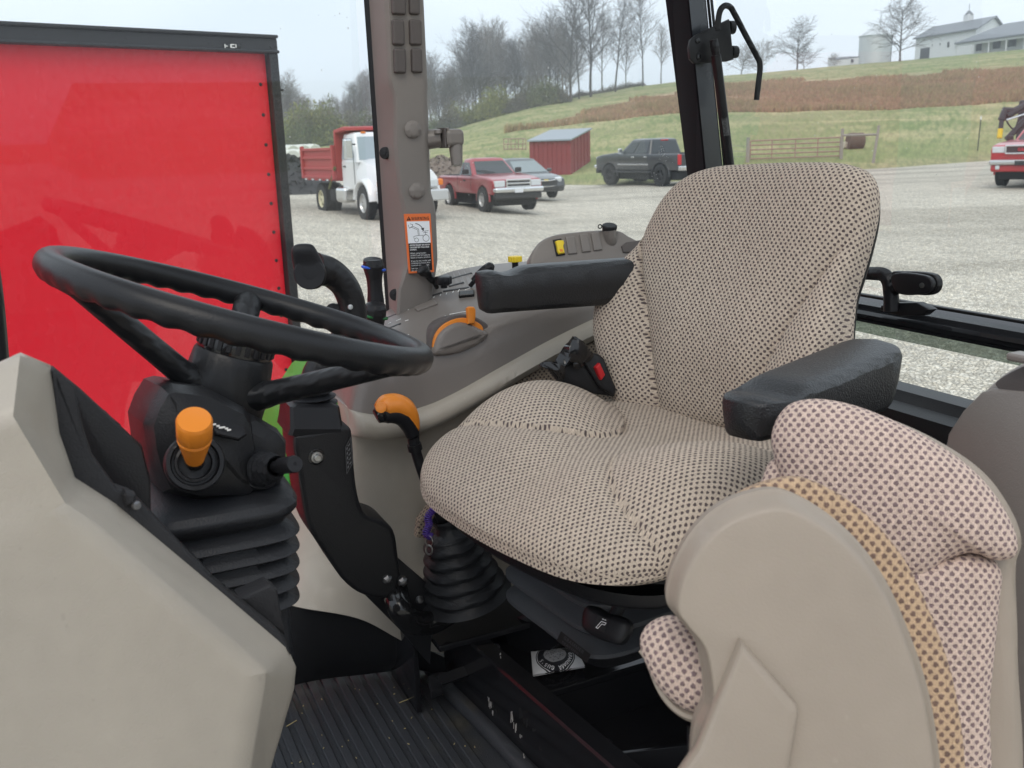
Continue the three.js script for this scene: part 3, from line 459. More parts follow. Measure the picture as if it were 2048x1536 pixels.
  { // small white shed beside it
    const A = D(1674, 128, 152), B = D(1718, 126, 150), h = 13 / FPX * 151, t = thing('small_white_shed', 'small white lean-to shed left of the grain bin', 'shed', A), o = V(0.3, 0, -1).multiplyScalar(3), q = [A, B, B.clone().add(o), A.clone().add(o)], d = (p, y) => p.clone().add(V(0, y, 0));
    part(t, 'wall', solid(q.map((p) => d(p, -0.8)), [d(q[0], h * 0.55), d(q[1], h * 0.8), d(q[2], h * 1.1), d(q[3], h)]), whiteSide); part(t, 'roof', loft([[d(q[0], h * 0.6), d(q[1], h * 0.85), d(q[2], h * 1.15), d(q[3], h * 1.05)], [d(q[0], h * 0.7), d(q[1], h * 0.95), d(q[2], h * 1.25), d(q[3], h * 1.15)]], { crease: 0.2 }), roofM);
    const f = A.clone().lerp(B, 0.72); part(t, 'window', rbox(d(f, h * 0.35).add(V(0, 0, 0.05)), 0.9, 0.5, 0.1, 0.02), dark);
  }
}
function UPV() { return V(0, 1, 0); }
// ---------------------------------------------------------------- red lean-to, gate, fences and bales on the grass
{
  const redW = mat([0.26, 0.035, 0.04], 0.7), B = ground(1142, 349), A = D(1060, 347, B.distanceTo(EYE) * 1.02), C = D(1181, 345, B.distanceTo(EYE) * 1.06), Q = A.clone().add(C).sub(B), k = B.distanceTo(EYE) / FPX; const b = (p) => V(p.x, heightAt(p.x, p.z) - 0.1, p.z), u = (p, h) => V(p.x, Math.max(A.y, B.y) + h, p.z);
  const t = thing('red_shed', 'small dark red lean-to shed with grey roof on the grass', 'shed', b(B)); const h0 = 62 * k, h1 = 84 * k;
  part(t, 'wall', solid([b(A), b(B), b(C), b(Q)], [u(A, h0), u(B, h0), u(C, h1), u(Q, h1)]), redW); part(t, 'roof', loft([0.02, 0.1].map((y) => { const e = (p, h, s) => u(p, h + y).add(p.clone().sub(A.clone().add(C).multiplyScalar(0.5)).setY(0).multiplyScalar(0.07)); return [e(A, h0), e(B, h0), e(C, h1), e(Q, h1)]; }), { crease: 0.2 }), mat([0.33, 0.36, 0.4], 0.45, { metal: 0.4 }));
  const rib = (P0, P1, n, hA, hB) => { for (let i = 1; i < n; i++) { const p = P0.clone().lerp(P1, i / n), o = p.clone().sub(A.clone().add(C).multiplyScalar(0.5)).setY(0).normalize().multiplyScalar(0.02); part(t, 'batten', bar([b(p).add(o), u(p, lerp(hA, hB, i / n)).add(o)], 0.028, { sides: 4 }), redW); } }; rib(A, B, 9, h0, h0); rib(B, C, 6, h0, h1);
  const wood = mat([0.3, 0.28, 0.25], 0.9), rust = mat([0.33, 0.21, 0.18], 0.7), k2 = (px, py) => { const g = ground(px, py); return [g, g.distanceTo(EYE) / FPX]; };
  const gate = thing('farm_gate', 'rusty red tubular farm gate standing in the grass at the gravel edge', 'gate', ground(1590, 322)); { const [g0, s0] = k2(1500, 322), [g1, s1] = k2(1679, 316), up = (g, y) => g.clone().add(V(0, y, 0)); for (let i = 0; i < 5; i++) { const y = 4 + i * 8.2; part(gate, 'rail', bar([up(g0, y * s0), up(g1, y * s1)], 0.036, { sides: 6 }), rust); } for (const q of [0, 0.24, 0.5, 0.75, 1]) { const a = g0.clone().lerp(g1, q); part(gate, 'brace', bar([up(a, 4 * s0), up(a, 37 * s0)], 0.03, { sides: 6 }), rust); } }
  const post = (px, py, h, label, r = 0.085, lean = 0, m = wood) => { const [g, s] = k2(px, py), t = thing('fence_post', label, 'post', g); part(t, 'post', bar([g.clone().add(V(0, -0.1, 0)), g.clone().add(V(lean, h * s, 0))], [r, r * 0.9], { sides: 8 }), m); return [g, s]; };
  post(1495, 325, 46, 'pale wooden gate post left of the farm gate', 0.1); const p1 = post(1682, 318, 54, 'grey wooden post right of the farm gate', 0.09), p2 = post(1746, 326, 66, 'tall leaning wooden post of the H-brace right of the gate', 0.075, 0.25);
  const hb = thing('brace_rail', 'horizontal wooden rail bracing the two posts right of the gate', 'rail', p1[0]); part(hb, 'rail', bar([p1[0].clone().add(V(0, 42 * p1[1], 0)), p2[0].clone().add(V(0.14, 50 * p2[1], 0))], 0.06, { sides: 7 }), wood);
  const sp = k2(1955, 302), st = thing('steel_post', 'thin dark steel fence post with pale tip near the right edge', 'post', sp[0]); part(st, 'post', bar([sp[0], sp[0].clone().add(V(0.05, 54 * sp[1], 0))], 0.035, { sides: 6 }), mat([0.08, 0.11, 0.07], 0.6)); part(st, 'tip', bar([sp[0].clone().add(V(0.05, 53 * sp[1], 0)), sp[0].clone().add(V(0.053, 59 * sp[1], 0))], 0.04, { sides: 6 }), MT.white);
  const wire = thing('fence_wire', 'faint wire fence strands running left from the gate post', 'fence', p1[0]); { const [g0, s0] = k2(1400, 325), [g1] = k2(1495, 324); for (const y of [10, 20, 30]) part(wire, 'strand', bar([g0.clone().add(V(0, y * s0, 0)), g1.clone().add(V(0, y * s0, 0))], 0.012, { sides: 4 }), wood); }
  const bale = (px, py, dist, R, L, yaw, m, name, label, group) => { const g = dist ? groundAt(px, py, dist) : ground(px, py), t = thing(name, label, 'bale', g, group), ax = V(Math.cos(yaw), 0, Math.sin(yaw)), o = g.clone().add(V(0, R * 0.95, 0)).addScaledVector(ax, -L / 2), pr = [[0, 0], [R * 0.88, 0], [R * 0.97, L * 0.04]]; for (let k = 1; k < 12; k++) pr.push([R * (1 + 0.012 * Math.cos(k * 2.1)), L * k / 12]); pr.push([R * 0.97, L * 0.96], [R * 0.88, L], [0, L]); const gg = turned(o, ax, pr, 28, 0.5), p = gg.attributes.position; for (let i = 0; i < p.count; i++) p.setY(i, p.getY(i) + 0.04 * noise(p.getX(i) * 2, p.getZ(i) * 2, p.getY(i) * 2)); part(t, 'bale', gg, m); return t; };
  bale(1710, 297, 0, 0.46, 0.9, 0.4, mat([0.11, 0.082, 0.058], 0.95), 'hay_bale', 'weathered brown round bale behind the posts right of the gate'); { const g = ground(1690, 297), t = thing('pale_block', 'small pale block lying left of the brown round bale', 'block', g); part(t, 'block', rbox(g.clone().add(V(0, 0.2, 0)), 0.6, 0.35, 0.4, 0.06), mat([0.6, 0.55, 0.45], 0.9)); }
  const wrap = mat([0.62, 0.63, 0.56], 0.4); [[575, 352, 60, 'nearest'], [597, 350, 61, 'second nearest'], [618, 348, 62, 'rightmost near'], [578, 336, 72, 'far left'], [600, 334, 73, 'far middle'], [622, 331, 74, 'far right']].forEach(([px, py, d, w]) => bale(px, py, d, 0.62, 1.5, 1.2, wrap, 'wrapped_bale', `pale wrapped round bale, ${w} of those left of the dump truck`, 'wrapped bales left of the dump truck'));
  const ring = thing('hay_feeder', 'rusty hay feeder frame on the grass left of the red shed', 'feeder', ground(1030, 300)); { const [g, s] = k2(1008, 300), [g1] = k2(1052, 300); for (const y of [2, 11, 21]) part(ring, 'rail', bar([g.clone().add(V(0, y * s, 0)), g1.clone().add(V(0, y * s, 0))], 0.03, { sides: 6 }), rust); for (let i = 0; i <= 6; i++) { const p = g.clone().lerp(g1, i / 6); part(ring, 'bar', bar([p, p.clone().add(V(0.1 * (i % 2), 21 * s, 0))], 0.028, { sides: 5 }), rust); } }
  // heaps
  const heap = (name, label, cat, c, rx, rz, h, m, seed, chunk) => { const t = thing(name, label, cat, c), r = rng(seed), rings = []; for (let k = 0; k <= 26; k++) { const q = k / 26, o = []; for (let i = 0; i < 64; i++) { const a = i / 64 * 6.2832, w = 1 + 0.22 * noise(Math.cos(a) * 1.4, Math.sin(a) * 1.4, seed), rr = (1 - q) * w + 0.001; o.push(V(c.x + rx * rr * Math.cos(a), c.y - 0.15 + h * (1 - Math.pow(rr, 1.35)) * (1 + 0.2 * noise(a * 2, q * 4, seed)) + 0.07 * noise(a * 9, q * 12, seed), c.z + rz * rr * Math.sin(a))); } rings.push(o); } const mound = part(t, 'mound', loft(rings, { crease: 0.5 }), m);
    const gs = []; for (let i = 0; i < 420; i++) { const a = r() * 6.28, e = Math.sqrt(r()), s = chunk * (0.4 + r()); const g = new THREE.TetrahedronGeometry(s, 0); g.rotateX(r() * 6); g.rotateZ(r() * 6); g.translate(c.x + rx * e * Math.cos(a) * 0.95, c.y - 0.12 + h * (1 - Math.pow(e, 1.35)) + 0.03, c.z + rz * e * Math.sin(a) * 0.95); gs.push(g); } part(t, 'lumps', plain(gs), m).userData.kind = 'stuff'; };
  heap('mulch_pile', 'black mulch heap between the red trailer and the dump truck', 'heap', groundAt(585, 408, 40), 2.3, 2.4, 1.5, mat([0.025, 0.024, 0.026], 0.75), 5, 0.13); heap('soil_heap', 'brown soil heap behind the red pickup', 'heap', groundAt(880, 350, 46), 2.6, 2, 1.3, mat([0.19, 0.15, 0.125], 0.95), 6, 0.12);
}
// ---------------------------------------------------------------- vehicles on the lot; local x forward, y up, z to their right
const paint = (rgb, rough = 0.35) => mat(rgb, rough, { p: { clearcoat: 0.8, clearcoatRoughness: 0.12 } });
const VM = { glass: mat([0.05, 0.058, 0.065], 0.06), trim: mat([0.03, 0.03, 0.032], 0.6), chrome: mat([0.72, 0.73, 0.74], 0.2, { metal: 0.9 }), lens: mat([0.6, 0.63, 0.65], 0.12), amber: mat([0.75, 0.2, 0.02], 0.25), tail: mat([0.55, 0.02, 0.025], 0.2), under: mat([0.015, 0.015, 0.016], 0.9), rim: mat([0.55, 0.55, 0.55], 0.35, { metal: 0.8 }), plate: mat([0.7, 0.72, 0.75], 0.5) };
function vehicle(name, label, category, at, yawDeg) { const t = thing(name, label, category, at); t.rotation.y = yawDeg * Math.PI / 180; return t; }
// turn of a vehicle whose nose points at an angle from the line of sight: 0 toward the camera, + its nose swings to picture right
const yawTo = (at, deg) => { const a = Math.atan2(EYE.x - at.x, EYE.z - at.z), b = a + deg * Math.PI / 180; return Math.atan2(-Math.cos(b), Math.sin(b)) * 180 / Math.PI; };
function sideShape(top, arches, yb) { const s = new THREE.Shape(), f = top[0], r = top[top.length - 1]; s.moveTo(f[0], f[1]); top.slice(1).forEach(([x, y]) => s.lineTo(x, y)); s.lineTo(r[0] + 0.03, yb); [...arches].sort((a, b) => a[0] - b[0]).forEach(([x, y, R]) => { const h = yb - y, w = Math.sqrt(Math.max(0.01, R * R - h * h)), a0 = Math.atan2(h, -w), a1 = Math.atan2(h, w); s.lineTo(x - w, yb); for (let k = 1; k < 14; k++) { const a = lerp(a0 < 0 ? a0 + 6.2832 : a0, a1, k / 14); s.lineTo(x + R * Math.cos(a), y + R * Math.sin(a)); } s.lineTo(x + w, yb); }); s.lineTo(f[0] - 0.03, yb); s.closePath(); return s; }
function extrudeZ(shape, W, bev = 0.06, seg = 4) { const g = new THREE.ExtrudeGeometry(shape, { depth: W - 2 * bev, bevelEnabled: true, bevelThickness: bev, bevelSize: bev * 0.7, bevelOffset: -bev * 0.7, bevelSegments: seg, curveSegments: 8 }); g.translate(0, 0, -(W - 2 * bev) / 2); return toCreasedNormals(g, 0.55); }
function wheel(t, x, z, y, R, w, mRim = VM.rim, spokes = 6) { const s = Math.sign(z), pr = [[R * 0.5, -w / 2 * 0.9], [R * 0.6, -w / 2], [R * 0.93, -w / 2], [R, -w / 2 * 0.75], [R * 1.004, 0], [R, w / 2 * 0.75], [R * 0.93, w / 2], [R * 0.6, w / 2], [R * 0.56, w / 2 * 0.85], [R * 0.5, w * 0.1], [0, w * 0.1]], tr = local(t, 'wheel', turned(V(x, y, z), V(0, 0, s), pr, 40, 0.5), MT.tyre); const gs = []; for (let k = 0; k < 36; k++) { const a = k / 36 * 6.2832; for (const q of [-1, 1]) gs.push(rbox(V(x + R * Math.cos(a), y + R * Math.sin(a), z + q * w * 0.27), 0.03 * R / 0.38, w * 0.34, R * 0.1, 0.006, V(Math.cos(a), Math.sin(a), 0), V(0.2 * q * -Math.sin(a), 0.2 * q * Math.cos(a), 1).normalize(), 1)); } const tg = local(tr, 'tread_blocks', plain(gs), MT.tyre); tg.userData.kind = 'stuff';
  const rg = [turned(V(x, y, z + s * w * 0.1), V(0, 0, s), [[0, 0.06], [R * 0.14, 0.06], [R * 0.17, 0.02], [0.01, 0.01]], 20, 0.5), turned(V(x, y, z), V(0, 0, s), [[R * 0.5, w * 0.15], [R * 0.57, w / 2 * 0.9], [R * 0.54, w / 2 * 0.94], [R * 0.48, w * 0.2]], 36, 0.6)]; for (let k = 0; k < spokes; k++) { const a = k / spokes * 6.2832 + 0.3; rg.push(rbox(V(x + R * 0.31 * Math.cos(a), y + R * 0.31 * Math.sin(a), z + s * w * 0.24), R * 0.44, R * 0.15, 0.04, 0.01, V(Math.cos(a), Math.sin(a), 0), V(-Math.sin(a), Math.cos(a), 0), 1)); } local(tr, 'rim', plain(rg), mRim); return tr; }
// cabin with sloped windows: ring corners front to rear
function cabin(t, { y0, y1, base, top, wb, wt, m, glass = VM.glass, pillars = [0.5], rearGlass = true }) {
  const ring = (xf, xr, y, w, r = 0.12) => { const o = []; for (const [cx, cz, a0] of [[xf - r, w / 2 - r, 0], [xr + r, w / 2 - r, 1], [xr + r, -w / 2 + r, 2], [xf - r, -w / 2 + r, 3]]) for (let k = 0; k <= 4; k++) { const a = (a0 + k / 4) * Math.PI / 2; o.push(V(cx + r * Math.cos(a), y, cz + r * Math.sin(a))); } return o; };
  const c = local(t, 'cab', loft([ring(base[0], base[1], y0, wb), ring(top[0], top[1], y1 - 0.05, wt), ring(top[0] - 0.06, top[1] + 0.06, y1 - 0.01, wt - 0.12), ring(top[0] - 0.25, top[1] + 0.25, y1 + 0.015, wt - 0.5)], { crease: 0.5 }), m);
  const L = (a, b, q) => a + (b - a) * q, P = (qx, qy, s) => V(L(L(base[0], base[1], qx), L(top[0], top[1], qx), qy), L(y0, y1 - 0.05, qy), s * (L(wb, wt, qy) / 2 + 0.006));
  const quad = (p, n, off, name, mm = glass) => { const g = loft([p.map((q) => q.clone().addScaledVector(n, 0.012 + off)), p.map((q) => q.clone().addScaledVector(n, -0.02))], { crease: 0.3 }); return local(t, name, g, mm); };
  const edges = [0.1, ...pillars.flatMap((q) => [q - 0.035, q + 0.035]), 0.93]; for (const s of [-1, 1]) for (let k = 0; k < edges.length; k += 2) quad([P(edges[k] + (k === 0 ? 0.02 : 0), 0.1, s), P(edges[k + 1], 0.1, s), P(edges[k + 1], 0.86, s), P(edges[k] + (k === 0 ? 0.06 : 0), 0.86, s)], V(0, 0.1, s), 0, 'side_window');
  const fr = (q, sz) => V(L(base[0], top[0], q), L(y0, y1 - 0.05, q), sz * (L(wb, wt, q) / 2 - 0.11)); const n = V(y1 - y0, base[0] - top[0], 0).normalize(); quad([fr(0.08, -1), fr(0.08, 1), fr(0.9, 1), fr(0.9, -1)], n, 0, 'windscreen');
  if (rearGlass) { const rr = (q, sz) => V(L(base[1], top[1], q), L(y0, y1 - 0.05, q), sz * (L(wb, wt, q) / 2 - 0.12)); quad([rr(0.12, -1), rr(0.12, 1), rr(0.88, 1), rr(0.88, -1)], V(-(y1 - y0), Math.abs(base[1] - top[1]), 0).normalize(), 0, 'rear_window'); }
  return c;
}
const bx = (t, n, x, y, z, w, h, d, m, r = 0.03) => local(t, n, rbox(V(x, y, z), w, h, d, r), m);
function pickup(name, label, at, yaw, o) {
  const t = vehicle(name, label, 'pickup truck', at, yaw), { L, W, hood, bed, yb, R, wf, wr, cb, ct, y1, m, tw } = o, xf = L / 2, xr = -L / 2, wy = R;
  local(t, 'body', extrudeZ(sideShape([[xf - 0.10, yb], [xf - 0.03, yb + 0.18], [xf - 0.02, hood - 0.2], [xf - 0.12, hood - 0.07], [xf - 0.5, hood], [cb[0] + 0.1, hood + 0.09], [cb[0] - 0.2, bed + 0.02], [cb[1] - 0.04, bed], [xr + 0.1, bed + (o.kick ?? 0)], [xr + 0.02, bed - 0.04 + (o.kick ?? 0)], [xr, yb]], [[wf, wy, R + 0.1], [wr, wy, R + 0.1]], yb), W, 0.09), m);
  bx(t, 'bed', (cb[1] + xr) / 2 - 0.02, bed + 0.004, 0, Math.abs(xr - cb[1]) - 0.2, 0.03, W - 0.34, VM.under, 0.01); bx(t, 'underbody', 0, R * 0.95, 0, L * 0.9, 0.35, W - 0.5, VM.under);
  cabin(t, { y0: bed - 0.03, y1, base: cb, top: ct, wb: W - 0.12, wt: W - 0.5, m, pillars: o.pillars });
  for (const z of [-1, 1]) { for (const x of [wf, wr]) { wheel(t, x, z * (W / 2 - tw / 2 + (o.out ?? 0)), wy, R, tw, o.rim ?? VM.rim, o.spokes ?? 6); local(t, 'wheel_flare', bar(Array.from({ length: 15 }, (_, k) => { const a = -0.1 + k / 14 * 3.34; return V(x + (R + 0.12) * Math.cos(a), wy + (R + 0.1) * Math.sin(a), z * (W / 2 - 0.03)); }), 0.035, { seg: 28, sides: 6 }), o.flare ?? m); }
    const mi = bx(t, 'mirror', cb[0] - 0.35, bed + 0.16, z * (W / 2 + 0.1), 0.12, 0.17, 0.22, o.mirror ?? VM.trim, 0.04); bx(t, 'door_handle', (cb[0] + cb[1]) / 2 + 0.0, bed - 0.14, z * (W / 2 + 0.006), 0.2, 0.05, 0.03, o.handle ?? VM.trim, 0.012); if (o.crew) bx(t, 'door_handle', cb[1] + 0.25, bed - 0.14, z * (W / 2 + 0.006), 0.2, 0.05, 0.03, o.handle ?? VM.trim, 0.012);
    bx(t, 'door_seam', cb[0] - 0.16, (yb + bed) / 2 + 0.05, z * (W / 2 - 0.001), 0.018, bed - yb - 0.12, 0.012, VM.trim, 0.004); bx(t, 'door_seam', cb[1] + 0.12, (yb + bed) / 2 + 0.05, z * (W / 2 - 0.001), 0.018, bed - yb - 0.12, 0.012, VM.trim, 0.004); if (o.strip) bx(t, 'side_strip', (cb[0] + cb[1]) / 2, yb + 0.26, z * (W / 2 + 0.01), cb[0] - cb[1] - 0.1, 0.06, 0.02, VM.chrome, 0.01); if (o.step) bx(t, 'side_step', (cb[0] + cb[1]) / 2, yb - 0.06, z * (W / 2 - 0.02), cb[0] - cb[1] + 0.5, 0.08, 0.16, VM.trim, 0.03);
    bx(t, 'headlight', xf - 0.07, hood - 0.2 + (o.hl ?? 0), z * (W / 2 - 0.24), 0.14, 0.2, 0.38, VM.lens, 0.03); bx(t, 'tail_light', xr + 0.03, bed - 0.26, z * (W / 2 - 0.1), 0.12, 0.44, 0.17, VM.tail, 0.03); }
  const gr = bx(t, 'grille', xf - 0.02, hood - 0.2, 0, 0.1, 0.26, W - 0.95, VM.trim, 0.02); for (const k of o.bars ?? [-0.11, 0, 0.11]) local(gr, 'grille_bar', rbox(V(xf + 0.025, hood - 0.2 + k, 0), 0.06, 0.05, W - 0.94, 0.015), VM.chrome); for (const z of [-1, 1]) local(gr, 'grille_bar', rbox(V(xf + 0.022, hood - 0.2, z * (W / 2 - 0.47)), 0.06, 0.27, 0.05, 0.015), VM.chrome);
  const fb = bx(t, 'front_bumper', xf + 0.02, yb + 0.16, 0, 0.26, 0.17, W - 0.02, o.bump ?? VM.chrome, 0.07); bx(t, 'front_valance', xf - 0.06, yb - 0.03, 0, 0.24, 0.22, W - 0.1, o.val ?? VM.trim, 0.06); local(fb, 'licence_plate', rbox(V(xf + 0.155, yb + 0.14, 0.05), 0.02, 0.14, 0.3, 0.008), o.plate ?? VM.plate);
  bx(t, 'rear_bumper', xr - 0.06, yb + 0.1, 0, 0.2, 0.2, W - 0.04, VM.chrome, 0.05); bx(t, 'tailgate', xr + 0.0, bed - 0.27, 0, 0.05, 0.46, W - 0.36, m, 0.02); if (o.brake) bx(t, 'brake_light', ct[1] + 0.0, y1 - 0.07, 0, 0.06, 0.05, 0.4, VM.tail, 0.01);
  return t;
}
{ // red pickup beside the dump truck
  const at = ground(978, 417), t = pickup('red_pickup', 'dusty dark red pickup with chrome grille between dump truck and grey car', at, yawTo(at, 24), { L: 4.8, W: 1.78, hood: 1.12, bed: 1.14, yb: 0.56, R: 0.40, wf: 1.5, wr: -1.45, cb: [0.72, -0.72], ct: [0.02, -0.58], y1: 1.72, m: paint([0.30, 0.012, 0.022], 0.4), tw: 0.28, pillars: [0.72], out: 0.05 });
  t.scale.setScalar(0.92);
  for (const z of [-1, 1]) local(t, 'wiper', bar([V(0.62, 1.24, z * 0.1 + 0.1), V(0.5, 1.33, z * 0.1 + 0.55)], 0.012, { sides: 4 }), VM.trim);
}
{ // black crew-cab pickup seen from behind
  const at = ground(1303, 369), t = pickup('black_pickup', 'lifted charcoal crew-cab pickup parked tail toward us by the red shed', at, yawTo(at, 180 + 40), { L: 5.8, W: 2.0, hood: 1.36, bed: 1.38, yb: 0.66, R: 0.46, wf: 1.85, wr: -1.75, cb: [1.25, -1.0], ct: [0.5, -0.85], y1: 2.02, m: paint([0.028, 0.031, 0.036], 0.35), tw: 0.32, pillars: [0.52], crew: 1, handle: VM.chrome, mirror: VM.chrome, strip: 1, step: 1, brake: 1, rim: VM.trim, out: 0.03 });
}
{ // red full-size pickup cut by the right edge
  const at = groundAt(2092, 368, 38), t = pickup('red_work_pickup', 'bright red pickup with grey bumper facing us, cut by the right edge', at, yawTo(at, -14), { L: 5.9, W: 2.0, hood: 1.38, bed: 1.36, yb: 0.62, R: 0.42, wf: 1.9, wr: -1.75, cb: [1.0, -1.0], ct: [0.3, -0.85], y1: 1.95, m: paint([0.42, 0.012, 0.02], 0.35), tw: 0.28, pillars: [0.52], bars: [-0.12, 0.12], bump: VM.rim, val: paint([0.42, 0.012, 0.02], 0.35), plate: VM.trim });
  const c = document.createElement('canvas'); c.width = 128; c.height = 48; const g = c.getContext('2d'); g.fillStyle = '#b01020'; g.font = 'bold 44px sans-serif'; g.fillStyle = '#26262a'; g.fillRect(0, 0, 128, 48); g.fillStyle = '#d0202e'; g.fillText('GMC', 10, 40); const tx = new THREE.CanvasTexture(c); tx.colorSpace = THREE.SRGBColorSpace; local(t, 'badge', new THREE.PlaneGeometry(0.42, 0.15).rotateY(Math.PI / 2).translate(2.99, 1.18, 0), new THREE.MeshPhysicalMaterial({ map: tx, roughness: 0.4 }));
  for (const z of [-1, 1]) bx(t, 'fog_lamp', 3.03, 0.62, z * 0.72, 0.06, 0.13, 0.13, VM.lens, 0.05);
}
{ // grey car
  const at = ground(1056, 399).add(V(0.2, 0, -1.2)), t = vehicle('grey_car', 'dark grey hatchback car half hidden behind the red pickup', 'car', at, yawTo(at, 27)); at.y = heightAt(at.x, at.z); t.position.y = at.y; t.scale.setScalar(0.95); const m = paint([0.045, 0.05, 0.056], 0.3), W = 1.8;
  local(t, 'body', extrudeZ(sideShape([[2.28, 0.3], [2.36, 0.5], [2.3, 0.78], [2.05, 0.88], [1.0, 1.02], [-2.1, 1.06], [-2.32, 0.9], [-2.36, 0.34]], [[1.4, 0.33, 0.42], [-1.35, 0.33, 0.42]], 0.28), W, 0.14), m); cabin(t, { y0: 0.98, y1: 1.56, base: [1.25, -2.1], top: [0.25, -1.5], wb: W - 0.14, wt: W - 0.5, m, glass: mat([0.22, 0.26, 0.27], 0.06), pillars: [0.45, 0.75] });
  for (const z of [-1, 1]) { for (const x of [1.4, -1.35]) wheel(t, x, z * 0.79, 0.33, 0.33, 0.22); local(t, 'headlight', rbox(V(2.1, 0.76, z * 0.66), 0.5, 0.17, 0.3, 0.05, V(0.9, -0.15, z * -0.4).normalize(), UP), VM.lens); bx(t, 'mirror', 0.85, 1.08, z * 0.98, 0.14, 0.14, 0.2, m, 0.05); bx(t, 'tail_light', -2.3, 0.85, z * 0.7, 0.1, 0.18, 0.3, VM.tail); }
  const gr = bx(t, 'grille', 2.33, 0.62, 0, 0.06, 0.2, 1.05, VM.trim, 0.03); for (const y of [0.5, 0.72]) local(gr, 'grille_bar', bar([V(2.22, y + 0.06, -0.6), V(2.36, y, -0.3), V(2.375, y, 0.3), V(2.22, y + 0.06, 0.6)], 0.025, { seg: 12, sides: 6 }), VM.chrome); local(gr, 'emblem', rbox(V(2.385, 0.72, 0), 0.02, 0.08, 0.2, 0.01), MT.yellow); bx(t, 'lower_intake', 2.3, 0.4, 0, 0.08, 0.12, 1.3, VM.trim);
}
{ // white dump truck with red body
  const at = ground(797, 436), t = vehicle('dump_truck', 'white dump truck with faded red tipping body, nose behind the window post', 'dump truck', at, yawTo(at, 23)), wm = paint([0.74, 0.75, 0.76], 0.35), rm = mat([0.38, 0.05, 0.05], 0.6), fr = VM.under; t.scale.setScalar(0.88);
  // front axle at x = 0
  local(t, 'hood', loft([[1.15, 0.95, 1.30, 0.88], [1.05, 0.9, 1.48, 0.92], [0.2, 0.9, 1.72, 0.98], [-0.75, 0.9, 1.86, 1.02]].map(([x, y0, y1, w]) => [V(x, y0, -w), V(x, lerp(y0, y1, 0.6), -w), V(x, y1 - 0.06, -w * 0.86), V(x - 0.02, y1, -w * 0.6), V(x - 0.02, y1 + 0.02, 0), V(x - 0.02, y1, w * 0.6), V(x, y1 - 0.06, w * 0.86), V(x, lerp(y0, y1, 0.6), w), V(x, y0, w)]), { crease: 0.6 }), wm);
  for (const z of [-1, 1]) { local(t, 'fender', bar(Array.from({ length: 13 }, (_, k) => { const a = 0.1 + k / 12 * 2.9; return V(0.68 * Math.cos(a), 0.52 + 0.68 * Math.sin(a), z * 1.02); }), 0.2, { seg: 24, sides: 10, flat: 0.5 }), wm); wheel(t, 0, z * 1.03, 0.52, 0.52, 0.28, VM.rim, 8); for (const dz of [0.98, 0.66]) wheel(t, -4.1, z * dz, 0.52, 0.52, 0.27, mat([0.62, 0.58, 0.4], 0.6), 5);
    bx(t, 'headlight', 1.13, 1.08, z * 0.72, 0.16, 0.24, 0.34, VM.lens, 0.05); bx(t, 'turn_signal', 1.08, 1.1, z * 0.98, 0.2, 0.2, 0.18, VM.amber, 0.05); const mr = bx(t, 'mirror', -0.55, 2.15, z * 1.32, 0.16, 0.6, 0.24, VM.chrome, 0.04); local(mr, 'mirror_arm', bar([V(-0.75, 2.3, z * 1.0), V(-0.6, 2.3, z * 1.3)], 0.025, { sides: 6 }), VM.trim); bx(t, 'door_seam', -0.85, 1.55, z * 1.053, 0.02, 1.1, 0.01, VM.trim, 0.004); bx(t, 'door_handle', -1.7, 1.62, z * 1.06, 0.18, 0.05, 0.03, VM.trim, 0.01); local(t, 'cab_lamp', rbox(V(-1.05, 2.66, z * 0.6), 0.12, 0.06, 0.14, 0.02), VM.amber); }
  cabin(t, { y0: 1.75, y1: 2.66, base: [-0.62, -2.0], top: [-1.0, -1.95], wb: 2.1, wt: 1.9, m: wm, pillars: [], glass: mat([0.30, 0.36, 0.39], 0.06) }); bx(t, 'cab_body', -1.38, 1.35, 0, 1.3, 0.95, 2.08, wm, 0.08); bx(t, 'grille', 1.14, 1.18, 0, 0.08, 0.46, 0.95, VM.chrome, 0.03); bx(t, 'front_bumper', 1.24, 0.72, 0, 0.26, 0.34, 2.3, mat([0.6, 0.61, 0.62], 0.4, { metal: 0.6 }), 0.05); bx(t, 'frame_rail', -2.4, 0.78, 0, 5.8, 0.22, 0.9, fr); bx(t, 'fuel_tank', -1.9, 0.72, 1.0, 0.8, 0.5, 0.45, VM.chrome, 0.12); bx(t, 'fuel_tank', -1.9, 0.72, -1.0, 0.8, 0.5, 0.45, VM.chrome, 0.12); bx(t, 'battery_box', -2.6, 0.7, 1.0, 0.5, 0.4, 0.4, fr); bx(t, 'battery_box', -2.6, 0.7, -1.0, 0.5, 0.4, 0.4, fr);
  // tipping body
  const wallP = (z) => local(t, 'body_side', rbox(V(-3.95, 1.72, z * 1.12), 3.3, 0.95, 0.08, 0.02), rm, 'faded red body side'); for (const z of [-1, 1]) { wallP(z); for (const y of [1.26, 1.55, 1.9, 2.18]) bx(t, 'side_rail', -3.95, y, z * 1.18, 3.36, 0.09, 0.08, rm, 0.02); for (const x of [-2.35, -5.55]) bx(t, 'side_post', x, 1.75, z * 1.19, 0.16, 1.1, 0.12, rm, 0.02); local(t, 'body_brace', bar([V(-2.2, 1.6, z * 1.2), V(-2.9, 0.9, z * 1.2)], 0.05, { sides: 4 }), mat([0.12, 0.13, 0.05], 0.7)); for (let k = 0; k < 8; k++) bx(t, 'reflector', -2.6 - k * 0.38, 1.18, z * 1.22, 0.17, 0.05, 0.01, k % 2 ? VM.plate : VM.tail, 0.002); }
